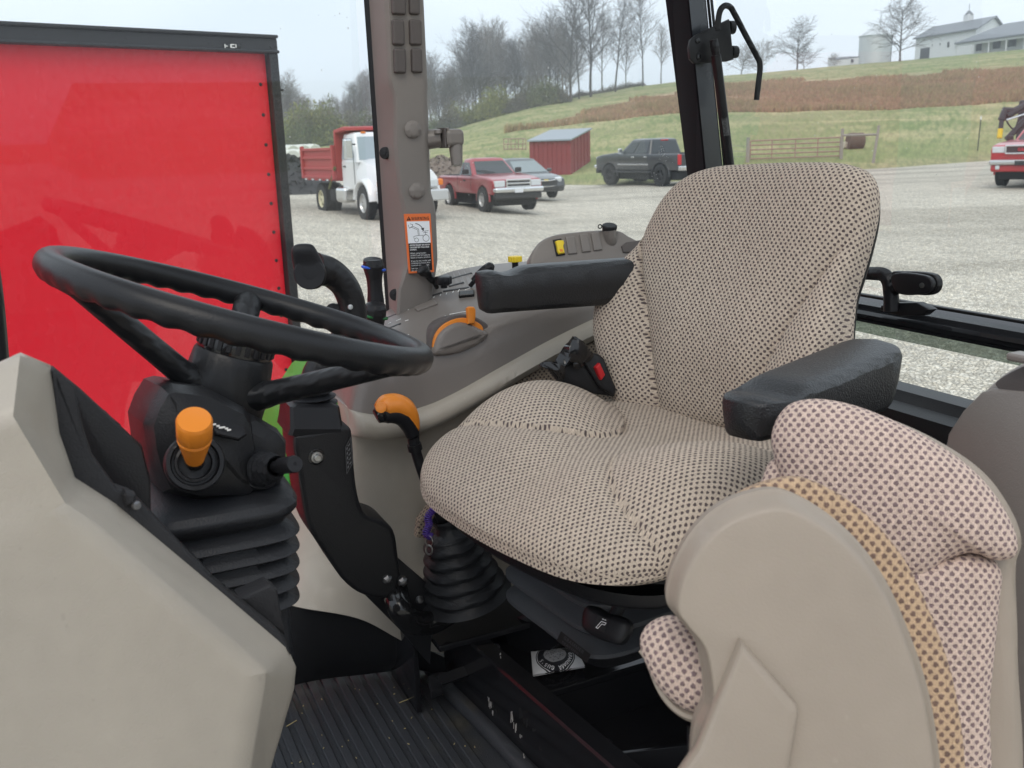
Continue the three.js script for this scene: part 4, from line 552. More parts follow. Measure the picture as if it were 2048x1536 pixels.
  bx(t, 'body_floor', -3.95, 1.22, 0, 3.3, 0.14, 2.24, rm); bx(t, 'headboard', -2.32, 1.98, 0, 0.1, 1.5, 2.24, rm, 0.02); bx(t, 'tailgate', -5.6, 1.72, 0, 0.1, 1.0, 2.24, rm, 0.02); local(t, 'cab_guard', extrudeZ((() => { const s = new THREE.Shape(); [[-2.4, 2.6], [-2.4, 2.78], [-1.5, 2.86], [-1.35, 2.82], [-1.35, 2.74], [-2.2, 2.68]].forEach(([x, y], i) => i ? s.lineTo(x, y) : s.moveTo(x, y)); return s; })(), 2.2, 0.03), rm); local(t, 'beacon', turned(V(-2.2, 2.82, -1.0), UP, [[0, 0], [0.13, 0], [0.12, 0.16], [0.09, 0.2], [0, 0.2]], 18, 0.6), VM.amber);
}
{ // loader arms behind the right-hand red pickup
  const d = 37, P = (x, y, q = 0) => D(x, y, d + q), t = thing('loader_boom', 'black loader boom with yellow tip standing behind the red pickup at the right edge', 'loader', groundAt(2040, 330, d)), k = 37 / 1900; const blk = mat([0.022, 0.022, 0.025], 0.4), yel = mat([0.75, 0.50, 0.02], 0.45), A = (pts, w, m, n) => part(t, n, bar(pts, w, { curve: false, sides: 8, crease: 0.4 }), m);
  A([P(1999, 276), P(2001, 258)], 9 * k * 0.55, yel, 'yellow_tip'); A([P(2001, 260), P(2004, 236)], 8 * k * 0.55, blk, 'arm_link'); A([P(2003, 240), P(2010, 220), P(2030, 222)], 14 * k * 0.5, blk, 'boom_head'); A([P(2012, 232), P(2060, 205), P(2120, 190)], 15 * k * 0.5, blk, 'boom'); A([P(2012, 240), P(2050, 228)], 5 * k * 0.5, MT.chrome, 'cylinder_rod'); part(t, 'hose', bar([P(2008, 228), P(2018, 250), P(2028, 258), P(2038, 236)], 1.6 * k, { seg: 20, sides: 6 }), blk); A([P(2014, 278), P(2050, 240), P(2080, 235)], 12 * k * 0.5, blk, 'lower_arm'); A([P(2080, 240), P(2085, 330)], 30 * k * 0.5, blk, 'chassis'); part(t, 'cab_shell', rbox(P(2095, 245, 1), 1.6, 1.8, 1.6, 0.1), blk);
}
// ---------------------------------------------------------------- red enclosed trailer just beyond the right door
{
  const yT = 2.6, P0 = onY(0, 45, yT), P1 = onY(537, 72, yT), u = P1.clone().sub(P0).normalize(), N = V(-u.z, 0, u.x); if (N.z < 0) N.negate(); const F = (x, y, d = 0) => onPl(x, y, P1.clone().addScaledVector(N, d), N), H = (s, y, d = 0) => P1.clone().addScaledVector(u, s).addScaledVector(N, d).setY(y);
  const t = thing('red_trailer', 'bright red enclosed trailer with black trim parked beyond the right door', 'trailer', H(-1.5, 0.1)), redP = mat([0.74, 0.018, 0.036], 0.4, { p: { specularIntensity: 0.6 } }), blk = mat([0.014, 0.0145, 0.018], 0.5), g = ground(500, 1300).y;
  redP.bumpMap = wearT; redP.bumpScale = 0.004; redP.userData.box = true; redP.roughnessMap = wearT; redP.roughness = 0.42;
  const yb = 0.45, w = 0.014; const sR = 0.0; // right end of the side wall
  part(t, 'side_panel', rbox(H(-2.2 - w, (yb + yT - 0.05) / 2, -0.03), 4.4, yT - 0.05 - yb, 0.03, 0.004, u, UP), redP, 'bright red side panel'); part(t, 'body', rbox(H(-2.25, (yb + yT) / 2 - 0.02, -1.15), 4.4, yT - yb - 0.06, 2.15, 0.01, u, UP), redP);
  part(t, 'top_rail', rbox(H(-2.245, yT - 0.034, -0.005), 4.545, 0.056, 0.05, 0.01, u, UP), blk); part(t, 'top_lip', rbox(H(-2.25, yT - 0.004, 0.004), 4.55, 0.012, 0.06, 0.004, u, UP), blk); part(t, 'rail_bead', rbox(H(-2.245, yT - 0.06, 0.006), 4.545, 0.012, 0.05, 0.005, u, UP), blk); part(t, 'bottom_rail', rbox(H(-2.25, yb + 0.04, -0.005), 4.5, 0.12, 0.05, 0.008, u, UP), blk);
  const post = part(t, 'corner_post', rbox(H(0.006, (yb + yT - 0.064) / 2, -0.004), 0.038, yT - 0.064 - yb, 0.05, 0.006, u, UP), blk, 'black diamond-plate corner post');
  const lz = []; for (let k = 0; k < 150; k++) { const y = yb + 0.05 + k * 0.0138; for (const s of [-1, 1]) { const q = new THREE.SphereGeometry(0.0085, 6, 4).scale(1, 0.24, 0.16).rotateZ(s * 0.8); const c = H(0.006 + s * (k % 2 ? 0.011 : 0.004), y + (s > 0 ? 0.006 : 0), 0.021); q.applyQuaternion(new THREE.Quaternion().setFromUnitVectors(V(1, 0, 0), u)); q.translate(c.x, c.y, c.z); lz.push(q); } } part(post, 'tread_lugs', plain(lz), blk).userData.kind = 'stuff';
  for (let k = 0; k < 24; k++) { part(t, 'rivet', disc(H(-w - 0.03, 2.42 - k * 0.115, -0.0125), N, 0.007, 0.004, 0.002, 12), blk); } for (let k = 0; k < 9; k++) part(t, 'rivet', disc(H(-0.25 - k * 0.3, 2.566, 0.0215), N, 0.006, 0.003, 0.001, 10), blk);
  const lc = F(465, 92, 0.022), lm = part(t, 'marker_light', slab([[447, 86], [482, 87], [483, 98], [447, 98]].map(([x, y]) => F(x, y, 0.026)), N, 0.014, 0.004), MT.blackGloss); const gs = []; for (const [x, y, ww, hh] of [[452, 92, 7, 2], [450, 92, 2, 8], [462, 92, 3, 7], [466, 89, 7, 2], [472, 92, 2, 7], [467, 95, 7, 2]]) { const a = F(x, y, 0.0265); gs.push(rbox(a, ww * 0.0018, hh * 0.0018, 0.001, 0.0003, u, UP, 1)); } part(lm, 'lens_print', plain(gs), MT.white);
  part(t, 'end_wall', rbox(H(-0.012, (yb + yT) / 2 - 0.05, -1.15), 0.04, yT - yb - 0.14, 2.2, 0.01, u, UP), blk); part(t, 'door_bar', rbox(H(0.02, 1.75, -0.06), 0.025, 0.7, 0.03, 0.006, u, UP), blk); part(t, 'hinge', rbox(H(0.03, 2.40, -0.02), 0.045, 0.008, 0.02, 0.004, u, UP), blk);
  for (const s of [-1.9, -2.75]) { const c = H(s, 0.36 + g, -0.12); const wh = part(t, 'wheel', turned(c, N, [[0, -0.1], [0.22, -0.1], [0.34, -0.11], [0.36, -0.08], [0.36, 0.08], [0.34, 0.11], [0.22, 0.1], [0.2, 0.06], [0, 0.07]], 36, 0.5), MT.tyre); part(wh, 'rim', disc(c.clone().addScaledVector(N, 0.095), N, 0.19, 0.06, 0.02, 28), MT.steel); } part(t, 'chassis', rbox(H(-2.25, 0.36, -1.15), 4.2, 0.14, 1.2, 0.01, u, UP), blk);
}
// ---------------------------------------------------------------- tractor cab: x to the rear, z to the left door, floor at 1.2

const zs = (list, z) => list.map(([x, y, q]) => onZ(x, y, q ?? z));
const cab = thing('tractor_cab', 'tractor cab frame with taupe vented post, black rear corner post and window glass', 'tractor cab', V(0.5, FLOOR, -1));
{ // vented post
  const st = [[-700, 730, 806], [-60, 768, 843], [0, 772, 847], [150, 777, 854], [172, 780, 856], [192, 788, 855], [290, 789, 858], [385, 799, 862], [408, 804, 869], [430, 807, 872], [520, 814, 875], [548, 806, 871], [580, 796, 866], [640, 792, 864]];
  const rings = st.map(([y, cr, ri]) => { const le = 738 + 0.0655 * y; return [onZ(le, y, -1.665), onZ(lerp(le, cr, 0.86), y, -1.598), onZ(cr, y, -1.586), onZ(cr + 6, y, -1.581), onZ(ri - 10, y, -1.578), onZ(ri - 3, y, -1.582), onZ(ri, y, -1.595), onZ(ri - 6, y, -1.70), onZ(le + 4, y, -1.70)]; });
  const post = part(cab, 'window_post', loft(rings, { crease: 0.75 }), MT.postTaupe, 'taupe vented window post');
  part(cab, 'seal_strip', loft([-700, 300, 640].map((y) => { const l = 727.5 + 0.0715 * y, r = 738 + 0.0655 * y; return [onZ(l, y, -1.672), onZ(r + 1, y, -1.664), onZ(r + 1, y, -1.70), onZ(l, y, -1.70)]; }), { crease: 0.4 }), MT.blackSatin);
  const vents = [[781, -32, 812, 30], [816, -32, 840, 30], [783, 39, 809, 91], [817, 39, 844, 91], [786, 97, 812, 147], [821, 97, 845, 146]];
  for (const [x0, y0, x1, y1] of vents) { const a = onZ(x0, y0, -1.577), b = onZ(x1, y1, -1.577), c = a.clone().add(b).multiplyScalar(0.5); part(cab, 'vent', rbox(c, b.x - a.x, a.y - b.y, 0.012, 0.004, V(1, -0.03, 0), V(0.04, 1, 0)), MT.taupeDark); }
  for (const [x, y, r] of [[825, 259, 17], [833, 382, 16]]) part(cab, 'round_plug', turned(onZ(x, y, -1.580), NZ, [[r * 0.00087, 0], [r * 0.00087, 0.003], [r * 0.0008, 0.0055], [r * 0.0005, 0.0075], [0, 0.0082]], 28, 0.9), MT.postTaupe);
  for (const [x, y, z] of [[768, 306, -1.628], [788, 590, -1.61]]) { const s = part(cab, 'screw_cap', disc(onZ(x, y, z + 0.006), V(-0.7, 0.05, 0.7), 0.0105, 0.008, 0.003, 20), MT.blackSoft); part(s, 'socket', disc(onZ(x, y, z + 0.0075), V(-0.7, 0.05, 0.7), 0.004, 0.004, 0.001, 6), MT.black); }
}
{ // phone holder arm on the post
  const t = thing('mount_arm', 'taupe jointed mounting arm with hanging grip on the vented window post', 'bracket', onZ(862, 280, -1.6));
  part(t, 'arm', bar([onZ(855, 279, -1.60), onZ(885, 276, -1.585)], [0.017, 0.0155], { sides: 18 }), MT.taupe);
  for (const dx of [0, 6]) part(t, 'clamp_ring', rbox(onZ(884 + dx, 276, -1.58), 0.004, 0.034, 0.036, 0.002), dx ? MT.taupe : MT.taupeDark);
  part(t, 'elbow', rbox(onZ(905, 276, -1.575), 0.034, 0.03, 0.034, 0.009), MT.taupe);
  for (const x of [876, 902]) part(t, 'cap', disc(onZ(x, 259.5, -1.575), UP, 0.007, 0.006), MT.taupe);
  part(t, 'grip', bar([onZ(911, 285, -1.572), onZ(914, 331, -1.565)], [0.0125, 0.0095], { sides: 18 }), MT.taupe);
}
{ // warning label
  const w = 512, h = 1118, c = document.createElement('canvas'); c.width = w; c.height = h; const g = c.getContext('2d');
  g.fillStyle = '#e8743a'; g.fillRect(0, 0, w, h); g.fillStyle = '#17161a'; g.font = 'bold 84px sans-serif'; g.textAlign = 'left';
  g.save(); g.translate(128, 118); g.scale(0.86, 1); g.fillText('WARNING', 0, 0); g.restore();
  g.beginPath(); g.moveTo(36, 122); g.lineTo(80, 46); g.lineTo(124, 122); g.fill(); g.fillStyle = '#e8743a'; g.font = 'bold 60px sans-serif'; g.fillText('!', 70, 116);
  g.fillStyle = '#eef0f4'; g.fillRect(34, 140, w - 68, 410); g.fillStyle = '#141318'; g.fillRect(34, 550, w - 68, h - 590);
  g.strokeStyle = '#222'; g.lineWidth = 7; const L = (p, f) => { g.beginPath(); p.forEach(([x, y], i) => i ? g.lineTo(x, y) : g.moveTo(x, y)); f ? g.fill() : g.stroke(); };
  g.beginPath(); g.arc(200, 490, 38, 0, 7); g.stroke(); g.beginPath(); g.arc(390, 460, 62, 0, 7); g.stroke();
  L([[150, 420], [250, 405], [330, 405], [335, 440]]); L([[150, 420], [155, 470]]); L([[240, 405], [235, 300], [120, 250], [75, 265]]); L([[260, 405], [255, 285], [130, 225]]); L([[60, 200], [75, 265], [130, 240], [150, 200], [95, 185]]); L([[350, 400], [410, 395]]); L([[340, 360], [430, 350]]); L([[385, 395], [380, 330]]); L([[320, 330], [450, 320]]);
  g.lineWidth = 13; g.beginPath(); g.arc(180, 345, 165, -1.45, -0.35); g.stroke(); g.fillStyle = '#222'; L([[300, 280], [365, 262], [350, 330]], 1);
  g.fillStyle = '#f2f2f2'; const T = [['bold 40px sans-serif', 600, ['AVOID INJURY OR DEATH', 'CAUSED BY FALLING', 'LOADS.']], ['38px sans-serif', 752, ['When using loader', 'ALWAYS put SCV selector', 'levers in loader position.']], ['38px sans-serif', 900, ['If you do not, loader will', 'continue to move after', 'controls are released.']], ['38px sans-serif', 1040, ['See operator manual', 'for use instructions.']]];
  for (const [f, y, ls] of T) { g.font = f; ls.forEach((l, i) => { g.save(); g.translate(56, y + 42 * i); const q = Math.min(1, 400 / g.measureText(l).width); g.scale(q, 1); g.fillText(l, 0, 0); g.restore(); }); }
  const tx = new THREE.CanvasTexture(c); tx.colorSpace = THREE.SRGBColorSpace; const m = new THREE.MeshPhysicalMaterial({ map: tx, roughness: 0.4 });
  const q = [[808.5, 428], [861, 427], [868.5, 544], [818, 547]].map(([x, y]) => onZ(x, y, -1.5755)), g2 = new THREE.BufferGeometry();
  const b = q.map((p) => p.clone().add(V(0, 0, -0.003))); const P = [q[3], q[2], q[1], q[0], ...[0, 1, 2, 3].flatMap((k) => [q[k], q[(k + 1) % 4], b[(k + 1) % 4], b[k]])];
  g2.setAttribute('position', new THREE.Float32BufferAttribute(P.flatMap((p) => p.toArray()), 3)); const uv = [0, 0, 1, 0, 1, 1, 0, 1]; for (let k = 0; k < 16; k++) uv.push(0.01, 0.5); g2.setAttribute('uv', new THREE.Float32BufferAttribute(uv, 2));
  const ix = []; for (let k = 0; k < 5; k++) ix.push(4 * k, 4 * k + 1, 4 * k + 2, 4 * k, 4 * k + 2, 4 * k + 3); g2.setIndex(ix);
  const t = thing('warning_label', 'orange and black WARNING label at the foot of the taupe window post', 'label', q[3]); part(t, 'sticker', toCreasedNormals(g2, 0.3), m);
}
// black rear corner post, with its hinge plate, bent rod and gas strut
{
  const L = (y) => 1331 + 0.125 * y, Mi = (y) => 1374 + 0.1 * y, R = (y) => 1411 + 0.1 * y, ys = [-640, 200, 460];
  part(cab, 'corner_post', loft(ys.map((y) => [onZ(L(y), y, -1.70), onZ(Mi(y), y, -1.592), onZ(Mi(y) + 3, y, -1.588), onZ(R(y), y, -1.60), onZ(R(y), y, -1.63), onZ(R(y) + 1, y, -1.72), onZ(L(y), y, -1.72)]), { crease: 0.35 }), MT.corner, 'black rear corner post');
  part(cab, 'post_face', loft(ys.map((y) => [onZ(Mi(y) + 4, y, -1.586), onZ(R(y) - 1, y, -1.597), onZ(R(y) - 1, y, -1.61), onZ(Mi(y) + 4, y, -1.60)]), { crease: 0.3 }), MT.slate, 'slate grey inner face of the corner post');
  part(cab, 'seal_strip', loft(ys.map((y) => [onZ(R(y) + 2, y, -1.61), onZ(R(y) + 7, y, -1.608), onZ(R(y) + 8, y, -1.64), onZ(R(y) + 2, y, -1.64)]), { crease: 0.3 }), MT.blackSatin);
  part(cab, 'seal_strip', loft(ys.map((y) => [onZ(R(y) + 9, y, -1.60), onZ(R(y) + 15, y, -1.60), onZ(R(y) + 15, y, -1.64), onZ(R(y) + 9, y, -1.64)]), { crease: 0.3 }), MT.blackSatin);
  const pl = thing('hinge_bracket', 'black hinge bracket plate bolted to the rear corner post', 'bracket', onZ(1420, 128, -1.57));
  part(pl, 'plate', slab(zs([[1381, 118], [1378.5, 96], [1382, 80], [1392, 70], [1459, 38], [1463, 70], [1468, 119], [1455, 123], [1402, 126], [1390, 127]], -1.565), NZ, 0.008, 0.002), MT.black);
  for (const [x, y] of [[1397, 80], [1399, 113]]) { const b = part(pl, 'bolt', disc(onZ(x, y, -1.563), NZ, 0.007, 0.005, 0.002, 24), MT.blackSatin); part(b, 'socket', disc(onZ(x, y, -1.5625), NZ, 0.0045, 0.002, 0.001, 6), MT.blackGloss); }
  for (const [x, y, r] of [[1467, 55, 14], [1473, 104, 13]]) part(pl, 'rubber_buffer', disc(onZ(x + 3, y, -1.58), V(1, 0, 0.25), r * 0.0009, 0.012, 0.004, 24), MT.blackSoft);
  part(pl, 'bent_rod', bar([[1436, 60], [1437, 36], [1442, 18], [1451, 11], [1461, 15], [1469, 28], [1492, 72], [1514, 113], [1519, 124], [1520, 138], [1517, 165], [1513, 200]].map(([x, y]) => onZ(x, y, -1.54)), 0.0056, { seg: 60, sides: 14 }), MT.black);
  const s = thing('gas_strut', 'black gas strut hanging from the hinge bracket beside the corner post', 'gas strut', onZ(1462, 340, -1.55));
  part(s, 'cylinder', bar([onZ(1432, 110, -1.545), onZ(1468, 400, -1.56)], 0.0092, { sides: 22 }), MT.black); part(s, 'ball_socket', bar([onZ(1427, 79, -1.545), onZ(1429, 92, -1.545), onZ(1433, 114, -1.545)], [0.0075, 0.0085, 0.0065], { sides: 18 }), MT.blackSatin);
  const cv = document.createElement('canvas'); cv.width = 256; cv.height = 128; const g = cv.getContext('2d'); g.fillStyle = '#131315'; g.fillRect(0, 0, 256, 128); g.fillStyle = '#6a6a6a'; const rr = rng(4); for (let k = 0; k < 6; k++) for (let x = 8; x < 240; x += 6 + 10 * rr()) g.fillRect(x, 10 + 19 * k, 3 + 5 * rr(), k ? 8 : 13);
  const tx = new THREE.CanvasTexture(cv); tx.colorSpace = THREE.SRGBColorSpace;
  const a = onZ(1444.5, 236, -1.545), b = onZ(1449, 272, -1.545), ax = b.clone().sub(a), cy = new THREE.CylinderGeometry(0.0094, 0.0094, ax.length(), 24, 1, true, -0.9, 1.8); const uvA = cy.attributes.uv; for (let k = 0; k < uvA.count; k++) { const u = uvA.getX(k), v = uvA.getY(k); uvA.setXY(k, 1 - v, u); }
  cy.applyQuaternion(new THREE.Quaternion().setFromUnitVectors(UP, ax.clone().normalize())); const m = a.clone().add(b).multiplyScalar(0.5); cy.translate(m.x, m.y, m.z); part(s, 'print', cy, new THREE.MeshPhysicalMaterial({ map: tx, roughness: 0.5 }));
}
// right-hand window panes, floor, roof, outer green fender
part(cab, 'window_pane', new THREE.PlaneGeometry(1.05, 1.15).translate(-0.012, 2.15, -1.69), MT.glass);
part(cab, 'window_pane', new THREE.PlaneGeometry(0.66, 0.95).translate(0.915, 2.25, -1.69), MT.glass);
part(cab, 'door_sill', rbox(V(-0.1, 1.30, -1.68), 0.75, 0.2, 0.06, 0.01), MT.black);
part(cab, 'front_post', bar([onZ(-330, -500, -1.66), onZ(-140, 100, -1.66), onZ(-44, 430, -1.66), onZ(-20, 560, -1.66), onZ(-4, 722, -1.66), onZ(6, 900, -1.66), onZ(40, 1300, -1.66)], 0.016, { seg: 30, sides: 10 }), MT.black);
part(cab, 'floor', rbox(V(0.35, FLOOR - 0.035, -1.13), 1.7, 0.05, 1.46, 0.005), MT.black);
part(cab, 'fender', slab(zs([[572, 905], [600, 848], [646, 778], [672, 758], [700, 750], [900, 745], [930, 1100], [560, 1100]], -1.86), NZ, 0.3, 0.02), MT.greenPaint, 'green outer fender beyond the right door');
// ---- rear window
{
  const x0 = 1.2, y = (px, py) => onX(px, py, x0).y, rw = thing('rear_window', 'hinged rear window with glossy black bottom rail behind the seat', 'window', V(1.2, 1.85, -0.9));
  const railTop = y(1850, 622), gl = y(1850, 646), bot = y(1850, 667), zA = -1.63, zB = -0.2, L = zB - zA, zc = (zA + zB) / 2;
  const b = (n, ya, yb, xf, d, m, r = 0.003) => part(rw, n, rbox(V(xf + d / 2, (ya + yb) / 2, zc), d, Math.abs(yb - ya), L, r), m);
  b('gasket', railTop + 0.004, railTop + 0.009, 1.205, 0.012, MT.black, 0.002); part(rw, 'rail', loft([zA, zB].map((z) => [V(1.185, gl - 0.001, z), V(1.19, gl + 0.004, z), V(1.235, railTop + 0.002, z), V(1.245, railTop, z), V(1.245, bot, z), V(1.195, bot, z), V(1.19, bot + 0.006, z), V(1.192, gl - 0.012, z)]), { crease: 0.4 }), MT.railBlack, 'glossy black bottom rail');
  part(rw, 'window_pane', new THREE.PlaneGeometry(1.42, 0.85).rotateY(Math.PI / 2).translate(1.225, railTop + 0.43, zc), MT.glass);
  part(cab, 'lower_pane', new THREE.PlaneGeometry(1.42, 0.2).rotateY(Math.PI / 2).translate(1.24, 1.76, zc), MT.glass);
  part(cab, 'tinted_strip', new THREE.PlaneGeometry(L, 0.03).rotateY(Math.PI / 2).translate(1.237, bot - 0.014, zc), MT.smoke, 'smoked strip on the lower rear glass');
  const sy = y(1800, 803); part(cab, 'rear_sill', loft([zA, zB].map((z) => [V(1.16, sy - 0.03, z), V(1.165, sy - 0.004, z), V(1.2, sy, z), V(1.215, sy + 0.014, z), V(1.26, sy + 0.014, z), V(1.26, sy - 0.3, z), V(1.15, sy - 0.3, z)]), { crease: 0.4 }), MT.black);
  part(cab, 'rear_wall', rbox(V(1.22, 1.52, zc), 0.04, 0.36, 1.4, 0.004), MT.black);
  const t = thing('window_latch', 'black latch handle with padded arm on the rear window rail', 'latch', onX(1785, 628, 1.17)), A = (px, py, x = 1.16) => onX(px, py, x);
  part(t, 'handle_bar', bar([A(1690, 547), A(1745, 547), A(1768, 550), A(1778, 562), A(1782, 590), A(1783, 622)], [0.0105, 0.0105, 0.011, 0.0115, 0.0115, 0.012], { seg: 40, sides: 16 }), MT.blackSatin);
  part(t, 'base', slab([A(1756, 612), A(1775, 606), A(1828, 606), A(1855, 620), A(1840, 632), A(1795, 634), A(1755, 622)].map((p) => p.clone().add(V(0.004, 0, 0))), V(-1, 0, 0), 0.02, 0.004), MT.blackSatin);
  part(t, 'arm', slab([A(1782, 545), A(1800, 543), A(1855, 546), A(1870, 552), A(1876, 566), A(1872, 582), A(1860, 590), A(1810, 587), A(1786, 580)], V(-1, 0, 0), 0.012, 0.003, { round: 40 }), MT.black);
  part(t, 'arm', slab([A(1790, 549), A(1855, 549), A(1868, 556), A(1872, 567), A(1867, 580), A(1855, 586), A(1800, 583)].map((p) => p.clone().add(V(-0.012, 0, 0.003))), V(-1, 0, 0), 0.01, 0.003, { round: 40 }), MT.blackSatin);
  part(t, 'pivot', bar([A(1790, 575), A(1806, 571)], [0.012, 0.010], { sides: 16 }), MT.black); part(t, 'stud', disc(A(1843, 571, 1.146), V(-1, 0, 0.3), 0.004, 0.008, 0.001, 12), MT.steel);
}
// ---- dark floor mat with lengthwise ribs
{
  const t = thing('floor_mat', 'black ribbed rubber floor mat strewn with straw and dry dirt', 'floor mat', V(0.3, FLOOR, -1.3));
  part(t, 'mat', rbox(V(0.2, FLOOR - 0.004, -1.15), 0.72, 0.012, 0.98, 0.004), MT.matRubber);
  for (let k = 0; k < 25; k++) { const x = -0.12 + k * 0.0255; part(t, 'rib', rbox(V(x, FLOOR + 0.0035, -1.15), 0.0165, 0.007, 0.95, 0.003, V(1, 0, 0), UP, 2), MT.matRubber); }
  part(t, 'raised_edge', bar([onY(862, 1335, FLOOR + 0.012), onY(905, 1385, FLOOR + 0.012), onY(960, 1440, FLOOR + 0.012), onY(1050, 1536, FLOOR + 0.012), onY(1120, 1620, FLOOR + 0.012)], 0.016, { seg: 20, sides: 10 }), MT.matRubber);
  const r = rng(9), straw = mat([0.5, 0.4, 0.2], 0.9), gs = [];
  for (let k = 0; k < 60; k++) { const x = 0.18 + 0.36 * r(), z = -1.05 - 0.5 * r(), a = r() * 3.14, l = k % 9 == 0 ? 0.012 + 0.012 * r() : 0.0012 + 0.003 * r(); gs.push(new THREE.BoxGeometry(l, 0.0012, 0.0012).rotateY(a).translate(x, FLOOR + 0.0082, z)); }
  part(t, 'crumbs', plain(gs), straw).userData.kind = 'stuff';
}
// ---- black seat platform
{
  const t = thing('seat_platform', 'scratched black steel platform carrying the operator seat', 'platform', V(0.75, FLOOR, -1.1)), M = MT.paintBlack, q = (x, y, z) => V(x, y, z);
  const A = onY(895, 1243, 1.35), B = onY(1230, 1536, 1.35), d = B.clone().sub(A), ext = B.clone().addScaledVector(d, 0.6), A0 = A.clone().addScaledVector(d, -0.05);
  const dn = (p, y, dx = 0) => V(p.x + dx, y, p.z);
  part(t, 'front_beam', loft([A0, ext].map((p) => [dn(p, 1.35), dn(p, 1.346, -0.003), dn(p, FLOOR + 0.005, 0.006), dn(p, FLOOR + 0.005, 0.02), dn(p, 1.338, 0.016), dn(p, 1.338, 0.03), dn(p, 1.348, 0.032)]), { crease: 0.5 }), M);
  part(t, 'deck', rbox(q(0.9, 1.296, -1.40), 0.66, 0.014, 0.36, 0.003), M); part(t, 'drop_plate', slab([q(0.575, 1.302, -1.222), q(1.15, 1.302, -1.222), q(1.15, 1.215, -1.222), q(0.59, 1.215, -1.222)], NZ, 0.008, 0.002), M);
  part(t, 'lower_deck', rbox(q(0.9, 1.21, -0.95), 0.66, 0.014, 0.56, 0.003), M); part(t, 'riser', rbox(q(0.97, 1.36, -1.16), 0.28, 0.12, 0.2, 0.006), M); part(t, 'brace_plate', slab([q(0.60, 1.215, -1.10), q(1.05, 1.215, -0.95), q(1.05, 1.26, -0.95), q(0.60, 1.26, -1.10)], V(-0.3, 0, 1), 0.006, 0.001), M);
  part(t, 'lever_plate', rbox(q(0.575, 1.352, -1.435), 0.19, 0.012, 0.18, 0.003), M);
  part(t, 'side_plate', slab([q(0.452, 1.35, -1.40), q(0.452, 1.35, -1.52), q(0.46, 1.21, -1.54), q(0.46, 1.21, -1.40)], V(-1, 0, 0), 0.01, 0.002), M);
  part(t, 'strap_bracket', slab([[1080, 1210], [1010, 1250], [1005, 1300], [1060, 1330], [1150, 1260]].map(([x, y]) => onX(x, y, 0.66)), V(-0.9, 0.1, 0.4), 0.008, 0.002), M);
  for (const [x, y, h, r] of [[1186, 1495, 1.217, 0.011], [992, 1292, 1.30, 0.007], [930, 1215, 1.352, 0.005]]) { const p = onY(x, y, h + 0.01); const b = part(t, 'bolt', turned(p, UP, [[r, -0.01], [r, 0], [r * 0.8, 0.002], [0, 0.003]], 6, 0.3), MT.steel); part(b, 'washer', disc(p.clone().add(V(0, -0.008, 0)), UP, r * 1.6, 0.003, 0.001), MT.steel); }
  part(t, 'round_plug', disc(onY(1205, 1487, 1.219), UP, 0.017, 0.003, 0.001), MT.blackSatin);
  const scr = mat([0.42, 0.4, 0.38], 0.5), gs = []; const r = rng(3);
  for (const [x, y, l] of [[980, 1412, 30], [978, 1395, 14], [984, 1425, 12], [1024, 1430, 40], [1030, 1452, 24], [1043, 1475, 12], [1146, 1420, 36], [1050, 1510, 8], [1002, 1310, 6], [905, 1255, 8], [960, 1310, 5]]) for (let k = 0; k < 4; k++) { const p = onX(x + r() * 6 - 3, y + r() * 10 - 5, x > 1100 ? 0.68 : 0.5445 + 0.0), w = 0.0008 + 0.0012 * r(); gs.push(new THREE.BoxGeometry(0.0006, l * 0.0006 * (0.4 + 0.6 * r()), w).rotateX((r() - 0.5) * 0.4).translate(p.x, p.y, p.z)); }
  part(t, 'scratches', plain(gs), scr).userData.kind = 'stuff';
  const pd = thing('foot_pedal', 'flat black pedal jutting over the mat from the seat platform', 'pedal', onY(905, 1370, 1.27));
  part(pd, 'tread', slab([onY(855, 1352, 1.28), onY(880, 1345, 1.28), onY(885, 1375, 1.28), onY(862, 1385, 1.28)], UP, 0.014, 0.003), MT.blackSatin); part(pd, 'arm', bar([onY(875, 1363, 1.277), onY(958, 1334, 1.277)], 0.012, { sides: 4, crease: 0.2 }), MT.blackSatin);
}
{ // roof with a glass hatch over the seat
  const y = 2.95, h = 0.1, b = (x0, x1, z0, z1) => rbox(V((x0 + x1) / 2, y, (z0 + z1) / 2), x1 - x0, h, z1 - z0, 0.02);
  part(cab, 'roof', plain([b(-0.25, -0.05, -1.78, -0.52), b(0.75, 1.28, -1.78, -0.52), b(-0.05, 0.75, -1.78, -1.45), b(-0.05, 0.75, -0.78, -0.52)]), MT.beigeDark); part(cab, 'hatch_pane', new THREE.PlaneGeometry(0.8, 0.67).rotateX(-Math.PI / 2).translate(0.35, y + 0.02, -1.115), MT.glass);
}
// ---------------------------------------------------------------- right-hand console and its levers
const caster = new THREE.Raycaster();
function hit(px, py, m) { m.updateWorldMatrix(true, false); caster.set(EYE, ray(px, py).normalize()); m.material.side = THREE.DoubleSide; const h = caster.intersectObject(m, false)[0]; if (!h) return null; const n = h.face.normal.clone(); if (n.dot(ray(px, py)) > 0) n.negate(); return { p: h.point, n }; }
